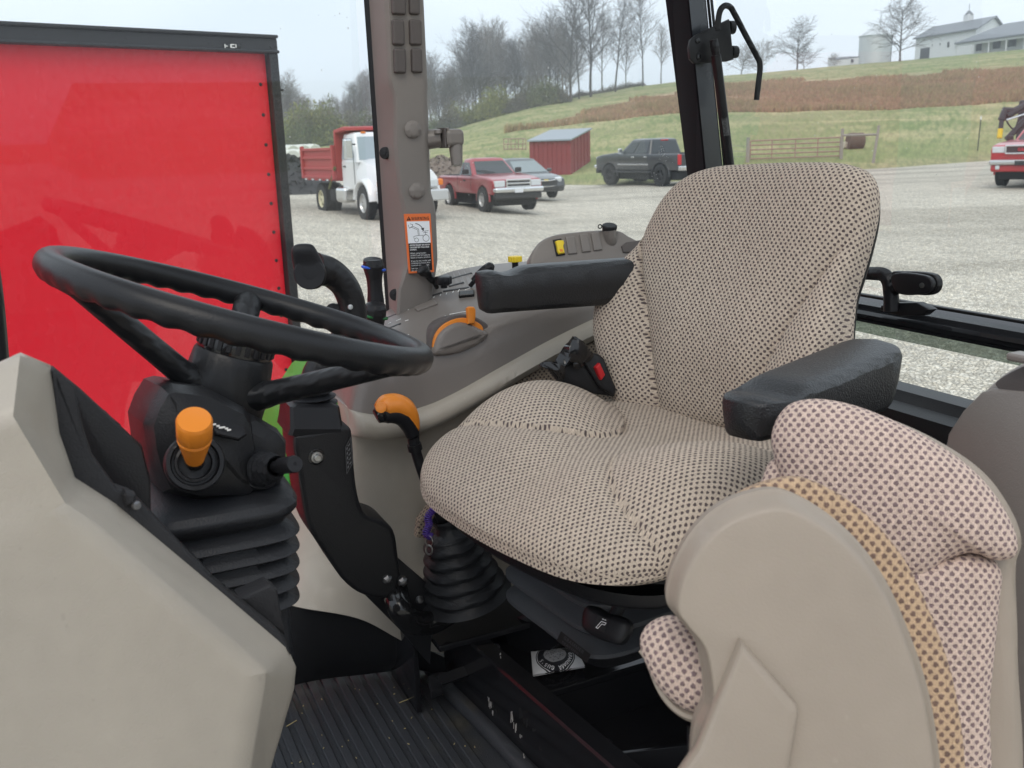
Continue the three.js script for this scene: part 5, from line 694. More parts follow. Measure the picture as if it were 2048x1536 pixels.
// a long low strip lying on a mesh between two pixels
function strip(m, a, b, w, h, sink, r = 0.001) { const A = hit(...a, m), B = hit(...b, m); if (!A || !B) return null; const u = B.p.clone().sub(A.p), L = u.length(), n = A.n.clone().add(B.n).normalize(), c = A.p.clone().add(B.p).multiplyScalar(0.5).addScaledVector(n, h / 2 - sink); return rbox(c, L, h, w, r, u, n, 2); }
{
  const t = thing('side_console', 'taupe right-hand control console with slots, orange dial and light beige lower panel', 'console', V(0.7, FLOOR, -1.55));
  const To = [[688, 700], [715, 664], [770, 625], [840, 574], [885, 549], [950, 533], [1060, 522], [1200, 508], [1340, 500]], Ti = [[690, 742], [722, 714], [782, 692], [850, 683], [935, 668], [1015, 634], [1095, 611], [1185, 595], [1340, 580]], Sb = [[684, 806], [708, 822], [768, 830], [850, 812], [905, 788], [1000, 735], [1100, 680], [1200, 632], [1340, 575]];
  const zi = [-1.56, -1.485, -1.455, -1.45, -1.445, -1.44, -1.44, -1.44, -1.44];
  const C = (list, z) => { const c = curve3(list.map(([x, y], i) => onZ(x, y, z[i]))); return (q) => c.getPoint(q); };
  const fo = C(To, To.map(() => -1.66)), fi = C(Ti, zi), fs = C(Sb, zi.map((z) => z + 0.008)), rings = [], NS = 48;
  for (let k = 0; k <= NS; k++) { const q = k / NS, o = fo(q), i = fi(q), s = fs(q), e = 0.2, A = i.clone().lerp(o, 0.14), B = i.clone().lerp(s, 0.18);
    const mid = i.clone().multiplyScalar(0.4).addScaledVector(A, 0.3).addScaledVector(B, 0.3);
    rings.push([V(o.x, o.y - 0.12, -1.675), V(o.x, o.y - 0.01, -1.672), o, o.clone().lerp(A, 0.5).add(V(0, 0.006, 0)), A, A.clone().lerp(mid, 0.5).lerp(i, 0.15), mid, B.clone().lerp(mid, 0.5).lerp(i, 0.15), B, B.clone().lerp(s, 0.5), s, V(s.x, s.y, -1.675)]); }
  const body = part(t, 'upper_shell', loft(rings, { crease: 0.9 }), MT.taupe, 'dark taupe upper shell');
  const beltR = []; for (let k = 0; k <= NS; k++) { const s = fs(k / NS), w = lerp(0.045, 0.034, k / NS); const z = s.z; beltR.push([V(s.x, s.y + 0.001, z - 0.03), V(s.x, s.y, z + 0.004), V(s.x, s.y - 0.006, z + 0.016), V(s.x, s.y - w * 0.55, z + 0.024), V(s.x, s.y - w * 0.9, z + 0.016), V(s.x, s.y - w, z), V(s.x, s.y - w, z - 0.03)]); }
  part(t, 'belt_rim', loft(beltR, { crease: 1.1 }), MT.beige, 'light beige rim under the shell');
  const Z = (l) => l.map(([x, y, z]) => onZ(x, y, z));
  const low = sheet([
    Z([[662, 838, -1.66], [683, 842, -1.57], [712, 862, -1.485], [850, 850, -1.45], [1020, 762, -1.45], [1230, 650, -1.45]]),
    Z([[640, 880, -1.68], [676, 890, -1.57], [716, 892, -1.50], [850, 892, -1.47], [1020, 850, -1.46], [1230, 760, -1.45]]),
    Z([[600, 960, -1.69], [660, 970, -1.58], [730, 975, -1.515], [850, 980, -1.48], [1020, 960, -1.46], [1230, 900, -1.45]]),
    Z([[566, 1030, -1.69], [630, 1055, -1.60], [740, 1060, -1.525], [850, 1070, -1.49], [1020, 1080, -1.46], [1230, 1050, -1.45]]),
    Z([[552, 1090, -1.69], [615, 1120, -1.58], [740, 1130, -1.52], [850, 1145, -1.49], [1020, 1180, -1.46], [1230, 1180, -1.45]]),
    Z([[538, 1165, -1.68], [612, 1168, -1.545], [740, 1190, -1.49], [840, 1230, -1.47], [1020, 1260, -1.46], [1230, 1260, -1.45]]),
    Z([[520, 1185, -1.67], [592, 1213, -1.53], [720, 1238, -1.475], [838, 1296, -1.46], [1020, 1320, -1.46], [1230, 1320, -1.45]]),
  ], 60, 60, 0.008);
  part(t, 'lower_panel', low, MT.beige, 'light beige lower panel');
  part(t, 'kick_panel', sheet([Z([[500, 1180, -1.66], [592, 1208, -1.545], [720, 1234, -1.50], [836, 1290, -1.48], [900, 1320, -1.47]]), Z([[500, 1290, -1.66], [590, 1300, -1.555], [720, 1310, -1.52], [850, 1340, -1.49], [920, 1370, -1.47]]), Z([[500, 1420, -1.62], [585, 1372, -1.57], [720, 1350, -1.56], [860, 1345, -1.52], [930, 1400, -1.47]])], 40, 20, 0.01), MT.black, 'black kick panel along the mat');
  part(t, 'carpet_panel', slab(Z([[834, 1076, 0], [838, 1044, 0], [882, 985, 0], [960, 860, 0], [1005, 778, 0], [1100, 722, 0], [1235, 665, 0], [1240, 1060, 0], [1000, 1090, 0]].map(([x, y]) => [x, y, -1.43])), NZ, 0.02, 0.004), MT.fabricDark, 'dotted carpet panel');
  // slots, ticks and small fittings on the top
  for (const [a, b] of [[[770, 637], [803, 625]], [[772, 659], [802, 647]], [[789, 678], [802, 674]], [[842, 588], [898, 569]], [[841, 600], [884, 585]], [[898, 559], [944, 546]], [[898, 573], [928, 565]], [[886, 583], [938, 575]]]) { const g = strip(body, a, b, 0.006, 0.002, 0.001); if (g) part(t, 'lever_slot', g, MT.blackSatin); }
  const ticks = []; for (const [a, b] of [[[812, 621], [818, 619]], [[810, 642], [817, 640]], [[811, 671], [818, 669]], [[776, 648], [782, 645]], [[792, 642], [802, 638]], [[848, 603], [858, 599]], [[867, 596], [869, 593]], [[880, 592], [882, 588]], [[892, 589], [894, 585]], [[905, 586], [907, 582]], [[916, 584], [919, 579]], [[930, 580], [944, 575]], [[890, 632], [893, 634]], [[899, 629], [938, 622]]]) { const g = strip(body, a, b, 0.0013, 0.001, 0.0003, 0.0003); if (g) ticks.push(g); }
  if (ticks.length) part(t, 'markings', plain(ticks), MT.white);
  const rr = strip(body, [832, 621], [872, 606], 0.016, 0.006, 0.002, 0.002); if (rr) part(t, 'raised_pad', rr, MT.taupe);
  const rk = strip(body, [918, 592], [949, 589], 0.015, 0.010, 0.004, 0.002); if (rk) part(t, 'rocker_switch', rk, MT.blackGloss);
  // orange hand-throttle dial in its hood
  const Dq = (l, z) => l.map(([x, y]) => onZ(x, y, z)), dN = V(-0.05, 0.2, 1);
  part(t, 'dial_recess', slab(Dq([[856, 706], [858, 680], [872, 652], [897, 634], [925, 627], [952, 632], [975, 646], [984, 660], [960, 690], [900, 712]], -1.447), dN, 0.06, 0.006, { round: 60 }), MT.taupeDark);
  const dial = part(t, 'dial', slab(Dq([[868, 700], [870, 676], [884, 654], [906, 640], [930, 635], [951, 641], [966, 653], [966, 664], [940, 676], [900, 694]], -1.441), dN, 0.012, 0.002, { round: 60 }), MT.orange);
  part(dial, 'dial_tab', slab(Dq([[937, 648], [938, 634], [937, 616], [942, 612], [951, 613], [954, 619], [953, 634], [950, 648]], -1.436), dN, 0.014, 0.004), MT.orange);
  part(t, 'dial_hood', slab(Dq([[868, 708], [870, 690], [880, 668], [897, 652], [920, 643], [942, 646], [962, 656], [978, 667], [968, 682], [940, 698], [905, 709]], -1.434), dN, 0.05, 0.010, { round: 70, seg: 5 }), MT.taupe);
  // auxiliary levers
  const lever = (label, pts, rad, extra) => { const l = thing('control_lever', label, 'lever', pts[0]); part(l, 'stem', bar([pts[0], pts[1]], 0.004, { sides: 10 }), MT.blackSatin); part(l, 'grip', bar(pts.slice(1), rad, { seg: 18, sides: 14 }), MT.black); if (extra) extra(l); return l; };
  lever('short black paddle lever with star knob at the foot of the window post', [onZ(874, 575, -1.58), onZ(866, 562, -1.57), onZ(853, 546, -1.565), onZ(844, 538, -1.56), onZ(840, 534, -1.56)], [0.006, 0.007, 0.011, 0.011, 0.005]);
  const sk = thing('star_knob', 'small black star-shaped knob beside the paddle lever', 'knob', onZ(887, 575, -1.55)); { const p = onZ(887, 562, -1.555), s = new THREE.Shape(); for (let k = 0; k < 40; k++) { const a = k / 40 * 6.2832, r = 0.0115 + 0.0022 * Math.cos(5 * a); k ? s.lineTo(r * Math.cos(a), r * Math.sin(a)) : s.moveTo(r, 0); } const g = new THREE.ExtrudeGeometry(s, { depth: 0.01, bevelSize: 0.002, bevelThickness: 0.002, bevelSegments: 2 }).rotateX(-Math.PI / 2); g.translate(p.x, p.y - 0.004, p.z); part(sk, 'head', toCreasedNormals(g, 0.5), MT.blackSatin); part(sk, 'stem', bar([p, onZ(888, 576, -1.555)], 0.006, { sides: 12 }), MT.blackSatin); }
  lever('black lever leaning back toward the armrest on the right console', [onZ(940, 572, -1.57), onZ(948, 563, -1.565), onZ(962, 548, -1.56), onZ(980, 534, -1.555), onZ(986, 530, -1.555)], [0.0075, 0.0085, 0.0095, 0.009, 0.005]);
  // two hydraulic levers with coloured rings
  for (const [label, col, top, y1, ybot, x] of [['taller black hydraulic lever with a blue ring', MT.blue, [746, 518], 596, 640, 752], ['shorter black hydraulic lever with a green ring, in front of the blue-ringed one', MT.green, [751, 608], 655, 700, 750]]) {
    const z = col === MT.blue ? -1.53 : -1.47, P = (px, py) => onZ(px, py, z), l = thing('hydraulic_lever', label, 'lever', P(x, ybot)), k = 1900 / 1.62, tilt = V(0, 1, 0.18).normalize();
    const o = P(x, y1 + (col === MT.blue ? 14 : 44)), h = o.y - P(top[0], top[1]).y;
    part(l, 'grip', bar(Array.from({ length: 11 }, (_, i) => o.clone().lerp(P(top[0], top[1]), i / 10 * 0.985)), col === MT.blue ? [0.0165, 0.0165, 0.0155, 0.0148, 0.0145, 0.0147, 0.0155, 0.0175, 0.0198, 0.0205, 0.0165] : [0.0165, 0.0165, 0.016, 0.0158, 0.0155, 0.016, 0.017, 0.0188, 0.0202, 0.0205, 0.0165], { seg: 30, sides: 24, flat: 0.85 }), MT.blackSatin);
    const f = col === MT.blue ? 0.80 : 0.72, c = o.clone().lerp(P(top[0], top[1]), f), ringPts = Array.from({ length: 24 }, (_, i) => { const a = i / 24 * 6.2832; return c.clone().add(V(0.0186 * Math.cos(a), -0.004 * Math.cos(a), 0.0158 * Math.sin(a))); });
    part(l, 'ring', bar(ringPts, 0.0024, { closed: true, seg: 48, sides: 8 }), col, col === MT.blue ? 'blue ring' : 'green ring');
    part(l, 'cap', turned(P(top[0], top[1] + 3), V(0, 1, 0.25), [[0.0165, -0.004], [0.016, 0.001], [0.012, 0.0025], [0, 0.001]], 24, 0.9), MT.black); part(l, 'stem', bar([o, P(x, ybot + 30)], 0.0085, { sides: 12 }), MT.blackSatin);
  }
  const yk = thing('yellow_knob', 'small ribbed yellow knob behind the far armrest', 'knob', onZ(1030, 527, -1.6)); { const p = onZ(1030, 518, -1.6), s = new THREE.Shape(); for (let k = 0; k < 60; k++) { const a = k / 60 * 6.2832, r = 0.0112 + 0.0007 * Math.cos(15 * a); k ? s.lineTo(r * Math.cos(a), r * Math.sin(a)) : s.moveTo(r, 0); } const g = new THREE.ExtrudeGeometry(s, { depth: 0.008, bevelSize: 0.0012, bevelThickness: 0.0012, bevelSegments: 2 }).rotateX(-Math.PI / 2); g.translate(p.x, p.y - 0.004, p.z); part(yk, 'head', toCreasedNormals(g, 0.5), MT.yellow); part(yk, 'stem', bar([p, p.clone().add(V(0, -0.02, 0))], 0.006, { sides: 12 }), MT.blackSatin); }
  // switch pod at the rear of the console
  const N = V(-0.22, 0.42, 0.88).normalize(), O = onZ(1150, 495, -1.6), F = (x, y, d = 0) => onPl(x, y, O.clone().addScaledVector(N, d), N);
  const pod = thing('switch_pod', 'taupe switch pod with yellow rocker and capped socket behind the far armrest', 'switch panel', onZ(1160, 530, -1.62));
  part(pod, 'shell', slab([[1058, 530], [1061, 512], [1068, 497], [1082, 481], [1105, 470], [1150, 463], [1205, 459], [1240, 461], [1256, 470], [1285, 490], [1290, 540], [1060, 540]].map(([x, y]) => F(x, y)), N, 0.09, 0.006, { round: 80, seg: 4 }), MT.taupe);
  const quad = (q, d, th, m, name, par = pod) => part(par, name, slab(q.map(([x, y]) => F(x, y, d)), N, th, Math.min(0.0022, th / 2.2)), m);
  const ys = quad([[1106, 479], [1123, 476], [1131, 509], [1113, 512]], 0.003, 0.006, MT.black, 'switch_bezel'); quad([[1111, 482], [1117, 480], [1127, 480], [1129, 485], [1127, 491], [1130, 505], [1118, 507], [1115, 501], [1114, 492]], 0.009, 0.012, MT.yellow, 'rocker', ys); quad([[1119, 498], [1125, 497.5], [1127, 503], [1120.5, 503.5]], 0.0095, 0.002, MT.orange, 'lens', ys);
  for (const [a, b, y0, y1] of [[1131, 1149, 473, 507], [1159, 1176, 468, 503], [1182, 1199, 465, 500]]) quad([[a, y0 + 1], [b, y0 - 1], [b + 6, y1 - 1], [a + 6, y1 + 1]], 0.004, 0.008, MT.taupe, 'blank_plate');
  part(pod, 'socket', bar([F(1219, 460, 0.006), F(1221, 480, -0.004), F(1222, 497, -0.02)], [0.0128, 0.0128, 0.012], { seg: 10, sides: 24 }), MT.taupe);
  const cp = part(pod, 'socket_cap', turned(F(1219, 456, 0.006), V(-0.05, 0.96, 0.28), [[0.0135, -0.006], [0.014, -0.001], [0.0145, 0.001], [0.0145, 0.005], [0.0125, 0.0065], [0, 0.007]], 28, 0.6), MT.blackSoft); part(cp, 'hinge_loop', bar(Array.from({ length: 12 }, (_, i) => { const a = i / 12 * 6.2832, p = F(1200, 453, 0.008); return p.add(V(0.004 * Math.cos(a), 0.0035 * Math.sin(a), 0)); }), 0.0011, { closed: true, seg: 24, sides: 6 }), MT.blackSatin);
  part(pod, 'ledge', slab([F(1198, 516), F(1290, 500), F(1300, 540), F(1195, 540)].map((p) => p.add(V(0, 0, 0.03))), V(0, 0.9, 0.4), 0.01, 0.003), MT.taupe);
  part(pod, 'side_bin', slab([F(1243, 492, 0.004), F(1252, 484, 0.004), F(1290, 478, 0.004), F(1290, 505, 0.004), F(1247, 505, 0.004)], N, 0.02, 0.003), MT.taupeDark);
}
// ---------------------------------------------------------------- loader joystick on its L-shaped stand
{
  const z = -1.32, P = (x, y, dz = 0) => onZ(x, y, z + dz), s = thing('joystick_stand', 'black L-shaped stand bolted beside the mat carrying the loader joystick', 'stand', P(720, 1180));
  part(s, 'column', slab([[588, 884], [592, 872], [640, 862], [690, 852], [702, 858], [706, 880], [712, 960], [722, 1010], [735, 1032], [770, 1045], [788, 1062], [797, 1110], [800, 1160], [785, 1195], [730, 1192], [690, 1165], [652, 1110], [620, 1060], [607, 1010], [598, 950]].map(([x, y]) => P(x, y)), NZ, 0.085, 0.007, { round: 70, seg: 4 }), MT.black);
  const b1 = part(s, 'bolt_recess', disc(P(633, 914, 0.0012), NZ, 0.0125, 0.003, 0.001, 28), MT.blackGloss); part(b1, 'bolt', turned(P(633, 914, 0.002), V(0.05, 0, 1), [[0.0085, 0], [0.0085, 0.003], [0.006, 0.0035], [0.0055, 0.007], [0.0045, 0.0085], [0, 0.009]], 12, 0.5), MT.steel);
  for (const [x, y] of [[776, 1160], [806, 1164]]) part(s, 'bolt', turned(P(x, y, 0.006), NZ, [[0.008, -0.01], [0.008, 0], [0.006, 0.002], [0.0045, 0.004], [0, 0.005]], 6, 0.3), MT.darkSteel);
  const dc = document.createElement('canvas'); dc.width = 64; dc.height = 160; const g = dc.getContext('2d'); g.fillStyle = '#0c0c0e'; g.fillRect(0, 0, 64, 160); g.strokeStyle = '#77777a'; g.lineWidth = 2.5; g.strokeRect(4, 4, 56, 152); g.fillStyle = '#6e6e72'; for (let k = 0; k < 5; k++) { g.fillRect(14, 20 + k * 27, 10, 12); g.fillRect(34, 24 + k * 27, 14, 7); g.fillRect(26, 16 + k * 27, 5, 5); }
  const tx = new THREE.CanvasTexture(dc); tx.colorSpace = THREE.SRGBColorSpace; const q = [P(690, 895, 0.002), P(702, 872, 0.002), P(707, 925, 0.002), P(693, 950, 0.002)], gg = geoFrom([q[3], q[2], q[1], q[0]].flatMap((p) => p.toArray()), [0, 1, 2, 0, 2, 3], [0, 0, 1, 0, 1, 1, 0, 1]); gg.computeVertexNormals(); part(s, 'decal', gg, new THREE.MeshPhysicalMaterial({ map: tx, roughness: 0.5 }));
  const hose = part(s, 'hose', bar([P(790, 1180, -0.02), P(800, 1215, 0.01), P(820, 1240, 0.0), P(860, 1245, -0.03), P(900, 1225, -0.06)], 0.020, { seg: 24, sides: 16 }), MT.blackGloss); part(hose, 'hose_clamp', disc(P(842, 1200, 0.02), V(0.3, 0.2, 1), 0.006, 0.006, 0.001, 12), MT.darkSteel);
  part(s, 'foot_bracket', slab([P(690, 1150, -0.05), P(800, 1120, -0.05), P(870, 1180, -0.05), P(860, 1330, -0.05), P(800, 1260, -0.05)], NZ, 0.012, 0.002), MT.blackSatin);
  // joystick
  const j = thing('loader_joystick', 'black loader joystick with bent neck and paddle head behind the steering wheel', 'joystick', P(635, 868));
  part(j, 'base_box', loft([[578, 690, 872, 0.044], [582, 688, 858, 0.046], [584, 684, 818, 0.036], [598, 672, 812, 0.030]].map(([x0, x1, y, w]) => { const a = P(x0, y), b = P(x1, y), o = []; for (const [u, v] of [[0.06, -1], [0, -0.85], [0, 0.85], [0.06, 1], [0.94, 1], [1, 0.85], [1, -0.85], [0.94, -1]]) o.push(V(lerp(a.x, b.x, u), lerp(a.y, b.y, u), -1.365 + w * v)); return o; }), { crease: 0.5 }), MT.blackSatin);
  const c0 = P(628, 818, -0.045), c1 = P(624, 768, -0.045); const pr = []; for (let k = 0; k <= 40; k++) { const q = k / 40, w = lerp(0.033, 0.026, q); pr.push([w + 0.0045 * Math.cos(q * 4 * 6.2832), q * (c1.y - c0.y)]); } part(j, 'bellows', turned(c0, UP, pr, 32, 1.2), MT.rubber);
  part(j, 'neck', bar([P(624, 775, -0.045), P(636, 740, -0.045), P(672, 700, -0.045), P(704, 650, -0.045), P(704, 610, -0.045), P(688, 570, -0.045), P(660, 545, -0.045), P(630, 538, -0.04)], [0.022, 0.0225, 0.023, 0.023, 0.022, 0.0225, 0.024, 0.027], { seg: 48, sides: 20, flat: 0.9 }), MT.black);
  const hN = V(-0.25, 0.15, 1).normalize(); part(j, 'head', pillow([[585, 500], [592, 490], [612, 487], [627, 490], [636, 503], [645, 522], [652, 545], [648, 565], [635, 577], [612, 578], [597, 565], [588, 540]].map(([x, y]) => { const p = onPl(x, y, P(618, 535, 0.0), hN).sub(P(618, 535, 0)); return [p.dot(V(1, 0, 0.25).normalize()), p.dot(UP)]; }), { O: P(618, 535, 0), S: V(1, 0, 0.25).normalize(), T: V(0, 1, -0.15).normalize(), N: hN, front: (r, s, t) => 0.014 * puff(r, 4) + 0.006 * smooth(t, 0.0, 0.03), back: (r) => -0.02 * puff(r, 3), rings: 24, n: 72 }), MT.blackSatin);
  part(j, 'thumb_pad', turned(P(619, 548, 0.0135), hN, [[0.0215, 0], [0.0205, 0.0015], [0.012, 0.0012], [0, 0.0004]], 32, 0.9), MT.blackSatin); for (const [x, y] of [[701, 614], [706, 646]]) part(j, 'screw', disc(P(x, y, -0.0225), V(-0.1, 0.2, 1), 0.004, 0.006, 0.001, 12), MT.steel);
  part(j, 'side_button', disc(P(665, 622, -0.05), V(-0.5, 0.2, 0.8), 0.012, 0.02, 0.003, 20), MT.black);
}
// ---------------------------------------------------------------- gear lever with orange cap
{
  const z = -1.36, P = (x, y, dz = 0) => onZ(x, y, z + dz), t = thing('gear_lever', 'black gear lever with glossy orange grip and ribbed rubber boot beside the seat', 'lever', P(925, 1200));
  const path = [P(752, 826), P(768, 818), P(788, 816), P(806, 824), P(818, 842), P(826, 866)]; 
  part(t, 'grip', bar(path.map((p) => p.clone().add(V(0, -0.006, 0))), [0.011, 0.0175, 0.0185, 0.0175, 0.0145, 0.0105], { seg: 28, sides: 20, crease: 3.2 }), MT.blackSatin);
  part(t, 'grip_cap', bar(path.map((p, i) => p.clone().add(V(0.002, 0.004, 0.001))), [0.010, 0.0182, 0.0188, 0.0178, 0.0145, 0.009], { seg: 28, sides: 20, crease: 3.2 }), MT.orange, 'glossy orange top of the grip');
  part(t, 'button', disc(P(762, 815, 0.019), V(-0.1, 0.3, 1), 0.0085, 0.003, 0.001, 24), MT.orange); part(t, 'button', disc(P(764, 834, 0.0165), V(-0.1, -0.2, 1), 0.0075, 0.003, 0.001, 24), MT.blackGloss);
  part(t, 'shaft', bar([P(824, 858), P(831, 900), P(856, 975), P(884, 1040)], [0.0105, 0.0085, 0.0085, 0.0085], { seg: 16, sides: 14 }), MT.blackSatin); part(t, 'collar', bar([P(828, 888), P(831, 900)], 0.0115, { sides: 16 }), MT.black);
  const c0 = P(932, 1190), c1 = P(890, 1035), ax = c1.clone().sub(c0), L = ax.length(), pr = []; for (let k = 0; k <= 90; k++) { const q = k / 90, w = q < 0.8 ? lerp(0.074, 0.040, Math.pow(q / 0.8, 0.85)) : lerp(0.036, 0.0215, smooth(q, 0.8, 0.86)); pr.push([w + (q < 0.8 ? 0.0042 : 0.0016) * Math.cos(q * 7.2 * 6.2832), q * L]); }
  part(t, 'boot', turned(c0, ax, pr, 44, 1.3), MT.rubber);
  const k = thing('coil_lanyard', 'purple coiled key lanyard with metal ring hung round the gear lever', 'lanyard', P(855, 1070, 0.02)), c = curve3([P(890, 995, 0.012), P(885, 1008, 0.016), P(866, 1020, 0.018), P(856, 1034, 0.018), P(858, 1050, 0.018), P(852, 1066, 0.018), P(862, 1074, 0.018)]), pts = [];
  for (let i = 0; i <= 460; i++) { const q = i / 460, p = c.getPoint(q), d = c.getTangent(q), u = V(0, 0, 1).cross(d).normalize(), w = d.clone().cross(u), a = q * 27 * 6.2832; pts.push(p.addScaledVector(u, 0.0052 * Math.cos(a)).addScaledVector(w, 0.0052 * Math.sin(a))); }
  part(k, 'coil', bar(pts, 0.0013, { seg: 900, sides: 5, crease: 3.2 }), MT.purple);
  const ring = (cx, cy, r, n, w) => part(k, n, bar(Array.from({ length: 20 }, (_, i) => { const a = i / 20 * 6.2832; return P(cx, cy, 0.022).add(V(r * 0.5 * Math.cos(a), r * Math.sin(a), r * 0.4 * Math.cos(a))); }), w, { closed: true, seg: 32, sides: 6 }), MT.steel); ring(858, 1082, 0.009, 'split_ring', 0.0009); ring(858, 1100, 0.008, 'clip', 0.0016);
}
// ---------------------------------------------------------------- steering wheel, column, beige dashboard
{
  const W = D(491, 620, 1.0), T = 19.5 * Math.PI / 180, n = V(Math.sin(T), Math.cos(T), 0), e1 = V(Math.cos(T), -Math.sin(T), 0), e2 = V(0, 0, -1), at = (a, r, h) => W.clone().addScaledVector(e1, r * Math.cos(a)).addScaledVector(e2, r * Math.sin(a)).addScaledVector(n, h);
  const t = thing('steering_wheel', 'black three-spoked steering wheel with finger-grip rim and ribbed collar', 'steering wheel', W.clone().addScaledVector(n, -0.12)), R = 0.1905, rings = [];
  for (let i = 0; i < 288; i++) { const a = i / 288 * 2 * Math.PI, ring = []; for (let k = 0; k < 22; k++) { const b = k / 22 * 2 * Math.PI, under = clamp(-Math.sin(b) * 0.9 - 0.12), r = 0.0138 + 0.0014 * Math.cos(a * 42) * Math.pow(under, 0.8); ring.push(at(a, R + r * Math.cos(b), r * 1.04 * Math.sin(b))); } rings.push(ring); }
  part(t, 'rim', loft(rings, { wrap: true, crease: 3.2 }), MT.wheel);
  for (const d of [78, 198, 318]) { const a = d * Math.PI / 180, pts = [at(a, 0.03, -0.086), at(a, 0.045, -0.08), at(a, 0.055, -0.0745), at(a, 0.085, -0.058), at(a, 0.12, -0.0385), at(a, 0.155, -0.019), at(a, 0.172, -0.0095), at(a, R - 0.003, -0.003)]; part(t, 'spoke', bar(pts, [0.024, 0.021, 0.0185, 0.0175, 0.017, 0.0165, 0.0165, 0.018], { seg: 30, sides: 20, flat: 0.72, axis: n }), MT.wheel); }
  part(t, 'hub', turned(W, n, [[0, -0.118], [0.041, -0.118], [0.0445, -0.112], [0.0455, -0.09], [0.044, -0.07], [0.0415, -0.05], [0.040, -0.047], [0, -0.047]], 48, 0.6), MT.wheel);
  const col = part(t, 'collar', turned(W, n, [[0, -0.047], [0.0385, -0.047], [0.039, -0.044], [0.039, -0.026], [0.037, -0.022], [0, -0.022]], 48, 0.5), MT.blackGloss);
  for (let k = 0; k < 26; k++) { const a = k / 26 * 6.2832; part(col, 'rib', rbox(at(a, 0.0392, -0.034), 0.003, 0.019, 0.0052, 0.001, V(0, 0, 0).addScaledVector(e1, Math.cos(a)).addScaledVector(e2, Math.sin(a)), n, 1), MT.blackSatin); }
}
{
  const z = -0.95, P = (x, y, q = z) => onZ(x, y, q), t = thing('steering_column', 'black steering column housing with ribbed rubber gaiter below', 'steering column', P(440, 1180));
  part(t, 'housing', slab([[294, 852], [310, 812], [332, 778], [354, 772], [430, 782], [505, 822], [522, 850], [532, 930], [528, 980], [505, 1004], [400, 1006], [330, 990], [312, 950], [300, 905]].map(([x, y]) => P(x, y, -0.915)), V(0.08, 0.12, 1), 0.15, 0.024, { seg: 2 }), MT.black);
  part(t, 'stalk_pod', slab([[470, 842], [520, 834], [568, 862], [586, 886], [584, 945], [566, 978], [520, 990], [480, 985]].map(([x, y]) => P(x, y, -0.93)), V(0.15, 0.1, 1), 0.11, 0.016, { seg: 2 }), MT.black);
  part(t, 'top_plate', slab([[415, 845], [425, 838], [490, 852], [492, 872], [475, 884], [430, 872]].map(([x, y]) => P(x, y, -0.905)), V(0.1, 0.5, 0.9), 0.008, 0.003), MT.blackSatin);
  const mk = []; for (const [x, y, w] of [[428, 849, 0.004], [436, 852, 0.003], [444, 855, 0.006], [453, 857, 0.003], [458, 860, 0.004]]) mk.push(rbox(P(x, y, -0.899), w, 0.0018, 0.001, 0.0004)); part(t, 'markings', plain(mk), MT.white);
  const ringN = V(-0.02, 0.34, 1).normalize(), rc = P(390, 925, -0.885); part(t, 'lever_ring', turned(rc, ringN, [[0.027, -0.02], [0.027, 0], [0.0255, 0.003], [0.022, 0.003], [0.0205, -0.004], [0.0185, -0.004], [0.018, 0.0], [0.0155, 0.001], [0.0145, -0.006], [0, -0.006]], 44, 0.4), MT.blackSatin);
  const k = thing('orange_lever', 'bright orange round-topped lever on the steering column', 'lever', rc), top = P(385, 832, -0.853), bot = P(389, 912, -0.872), ax = top.clone().sub(bot).add(V(0, 0, 0.012)), L = ax.length(); part(k, 'knob', turned(bot, ax, [[0, -0.006], [0.0085, -0.005], [0.0095, 0], [0.0112, 0.008], [0.0138, 0.02], [0.0147, 0.024], [0.0151, 0.0262], [0.0147, 0.0268], [0.0152, 0.0282], [0.0148, 0.0288], [0.0155, 0.0306], [0.0156, L - 0.003], [0.0142, L], [0, L + 0.0006]], 40, 0.5), MT.orange); part(k, 'stem', bar([rc, bot], 0.0085, { sides: 16 }), MT.black);
  const st = thing('column_stalk', 'black turn-signal stalk with ribbed bellows on the column side', 'stalk', P(530, 930, -0.91)), a = P(522, 938, -0.925), b = P(590, 928, -0.845), sa = b.clone().sub(a), sl = sa.length(), pr = []; for (let q = 0; q <= 36; q++) { const u = q / 36; pr.push([lerp(0.0185, 0.009, u) + 0.0014 * Math.cos(u * 5 * 6.2832), u * sl * 0.5]); }
  part(st, 'bellows', turned(a, sa, pr, 30, 1.2), MT.rubber); part(st, 'stalk', turned(a, sa, [[0.006, sl * 0.45], [0.006, sl * 0.55], [0.0078, sl * 0.6], [0.0082, sl * 0.97], [0.0075, sl], [0.0015, sl], [0.001, sl - 0.001], [0, sl - 0.001]], 26, 0.5), MT.blackSatin); part(st, 'flange', disc(a.clone().addScaledVector(sa, 0.02), sa, 0.021, 0.012, 0.003, 30), MT.blackSatin);
  // gaiter
  const prof = [[0, 1.0], [0.4, 1.06], [0.5, 0.93]], rings = []; const stn = [[972, 0.95, 0], [978, 1.04, 0], [988, 1.1, 0], [1000, 1.1, 0], [1010, 1.04, 0], [1016, 0.95, 0]]; for (let q = 0; q < 5; q++) { const y = 1026 + q * 33; stn.push([y, 0.86, q], [y + 12, 0.95, q], [y + 19, 1.02, q], [y + 23, 1.035, q], [y + 27, 1.0, q], [y + 31, 0.86, q]); } stn.push([1200, 0.9, 5], [1300, 0.95, 5]);
  for (const [y, s, q] of stn) { const c = P((y < 1017 ? 422 : 438) + (y - 1010) * 0.02, y, -0.965), w = 0.0715 * s, d = 0.075 * s, o = []; for (let i = 0; i < 56; i++) { const a = i / 56 * 6.2832, e = (v) => Math.sign(v) * Math.pow(Math.abs(v), 0.42); o.push(V(c.x + w * e(Math.cos(a)), c.y, c.z + d * e(Math.sin(a)) )); } rings.push(o); }
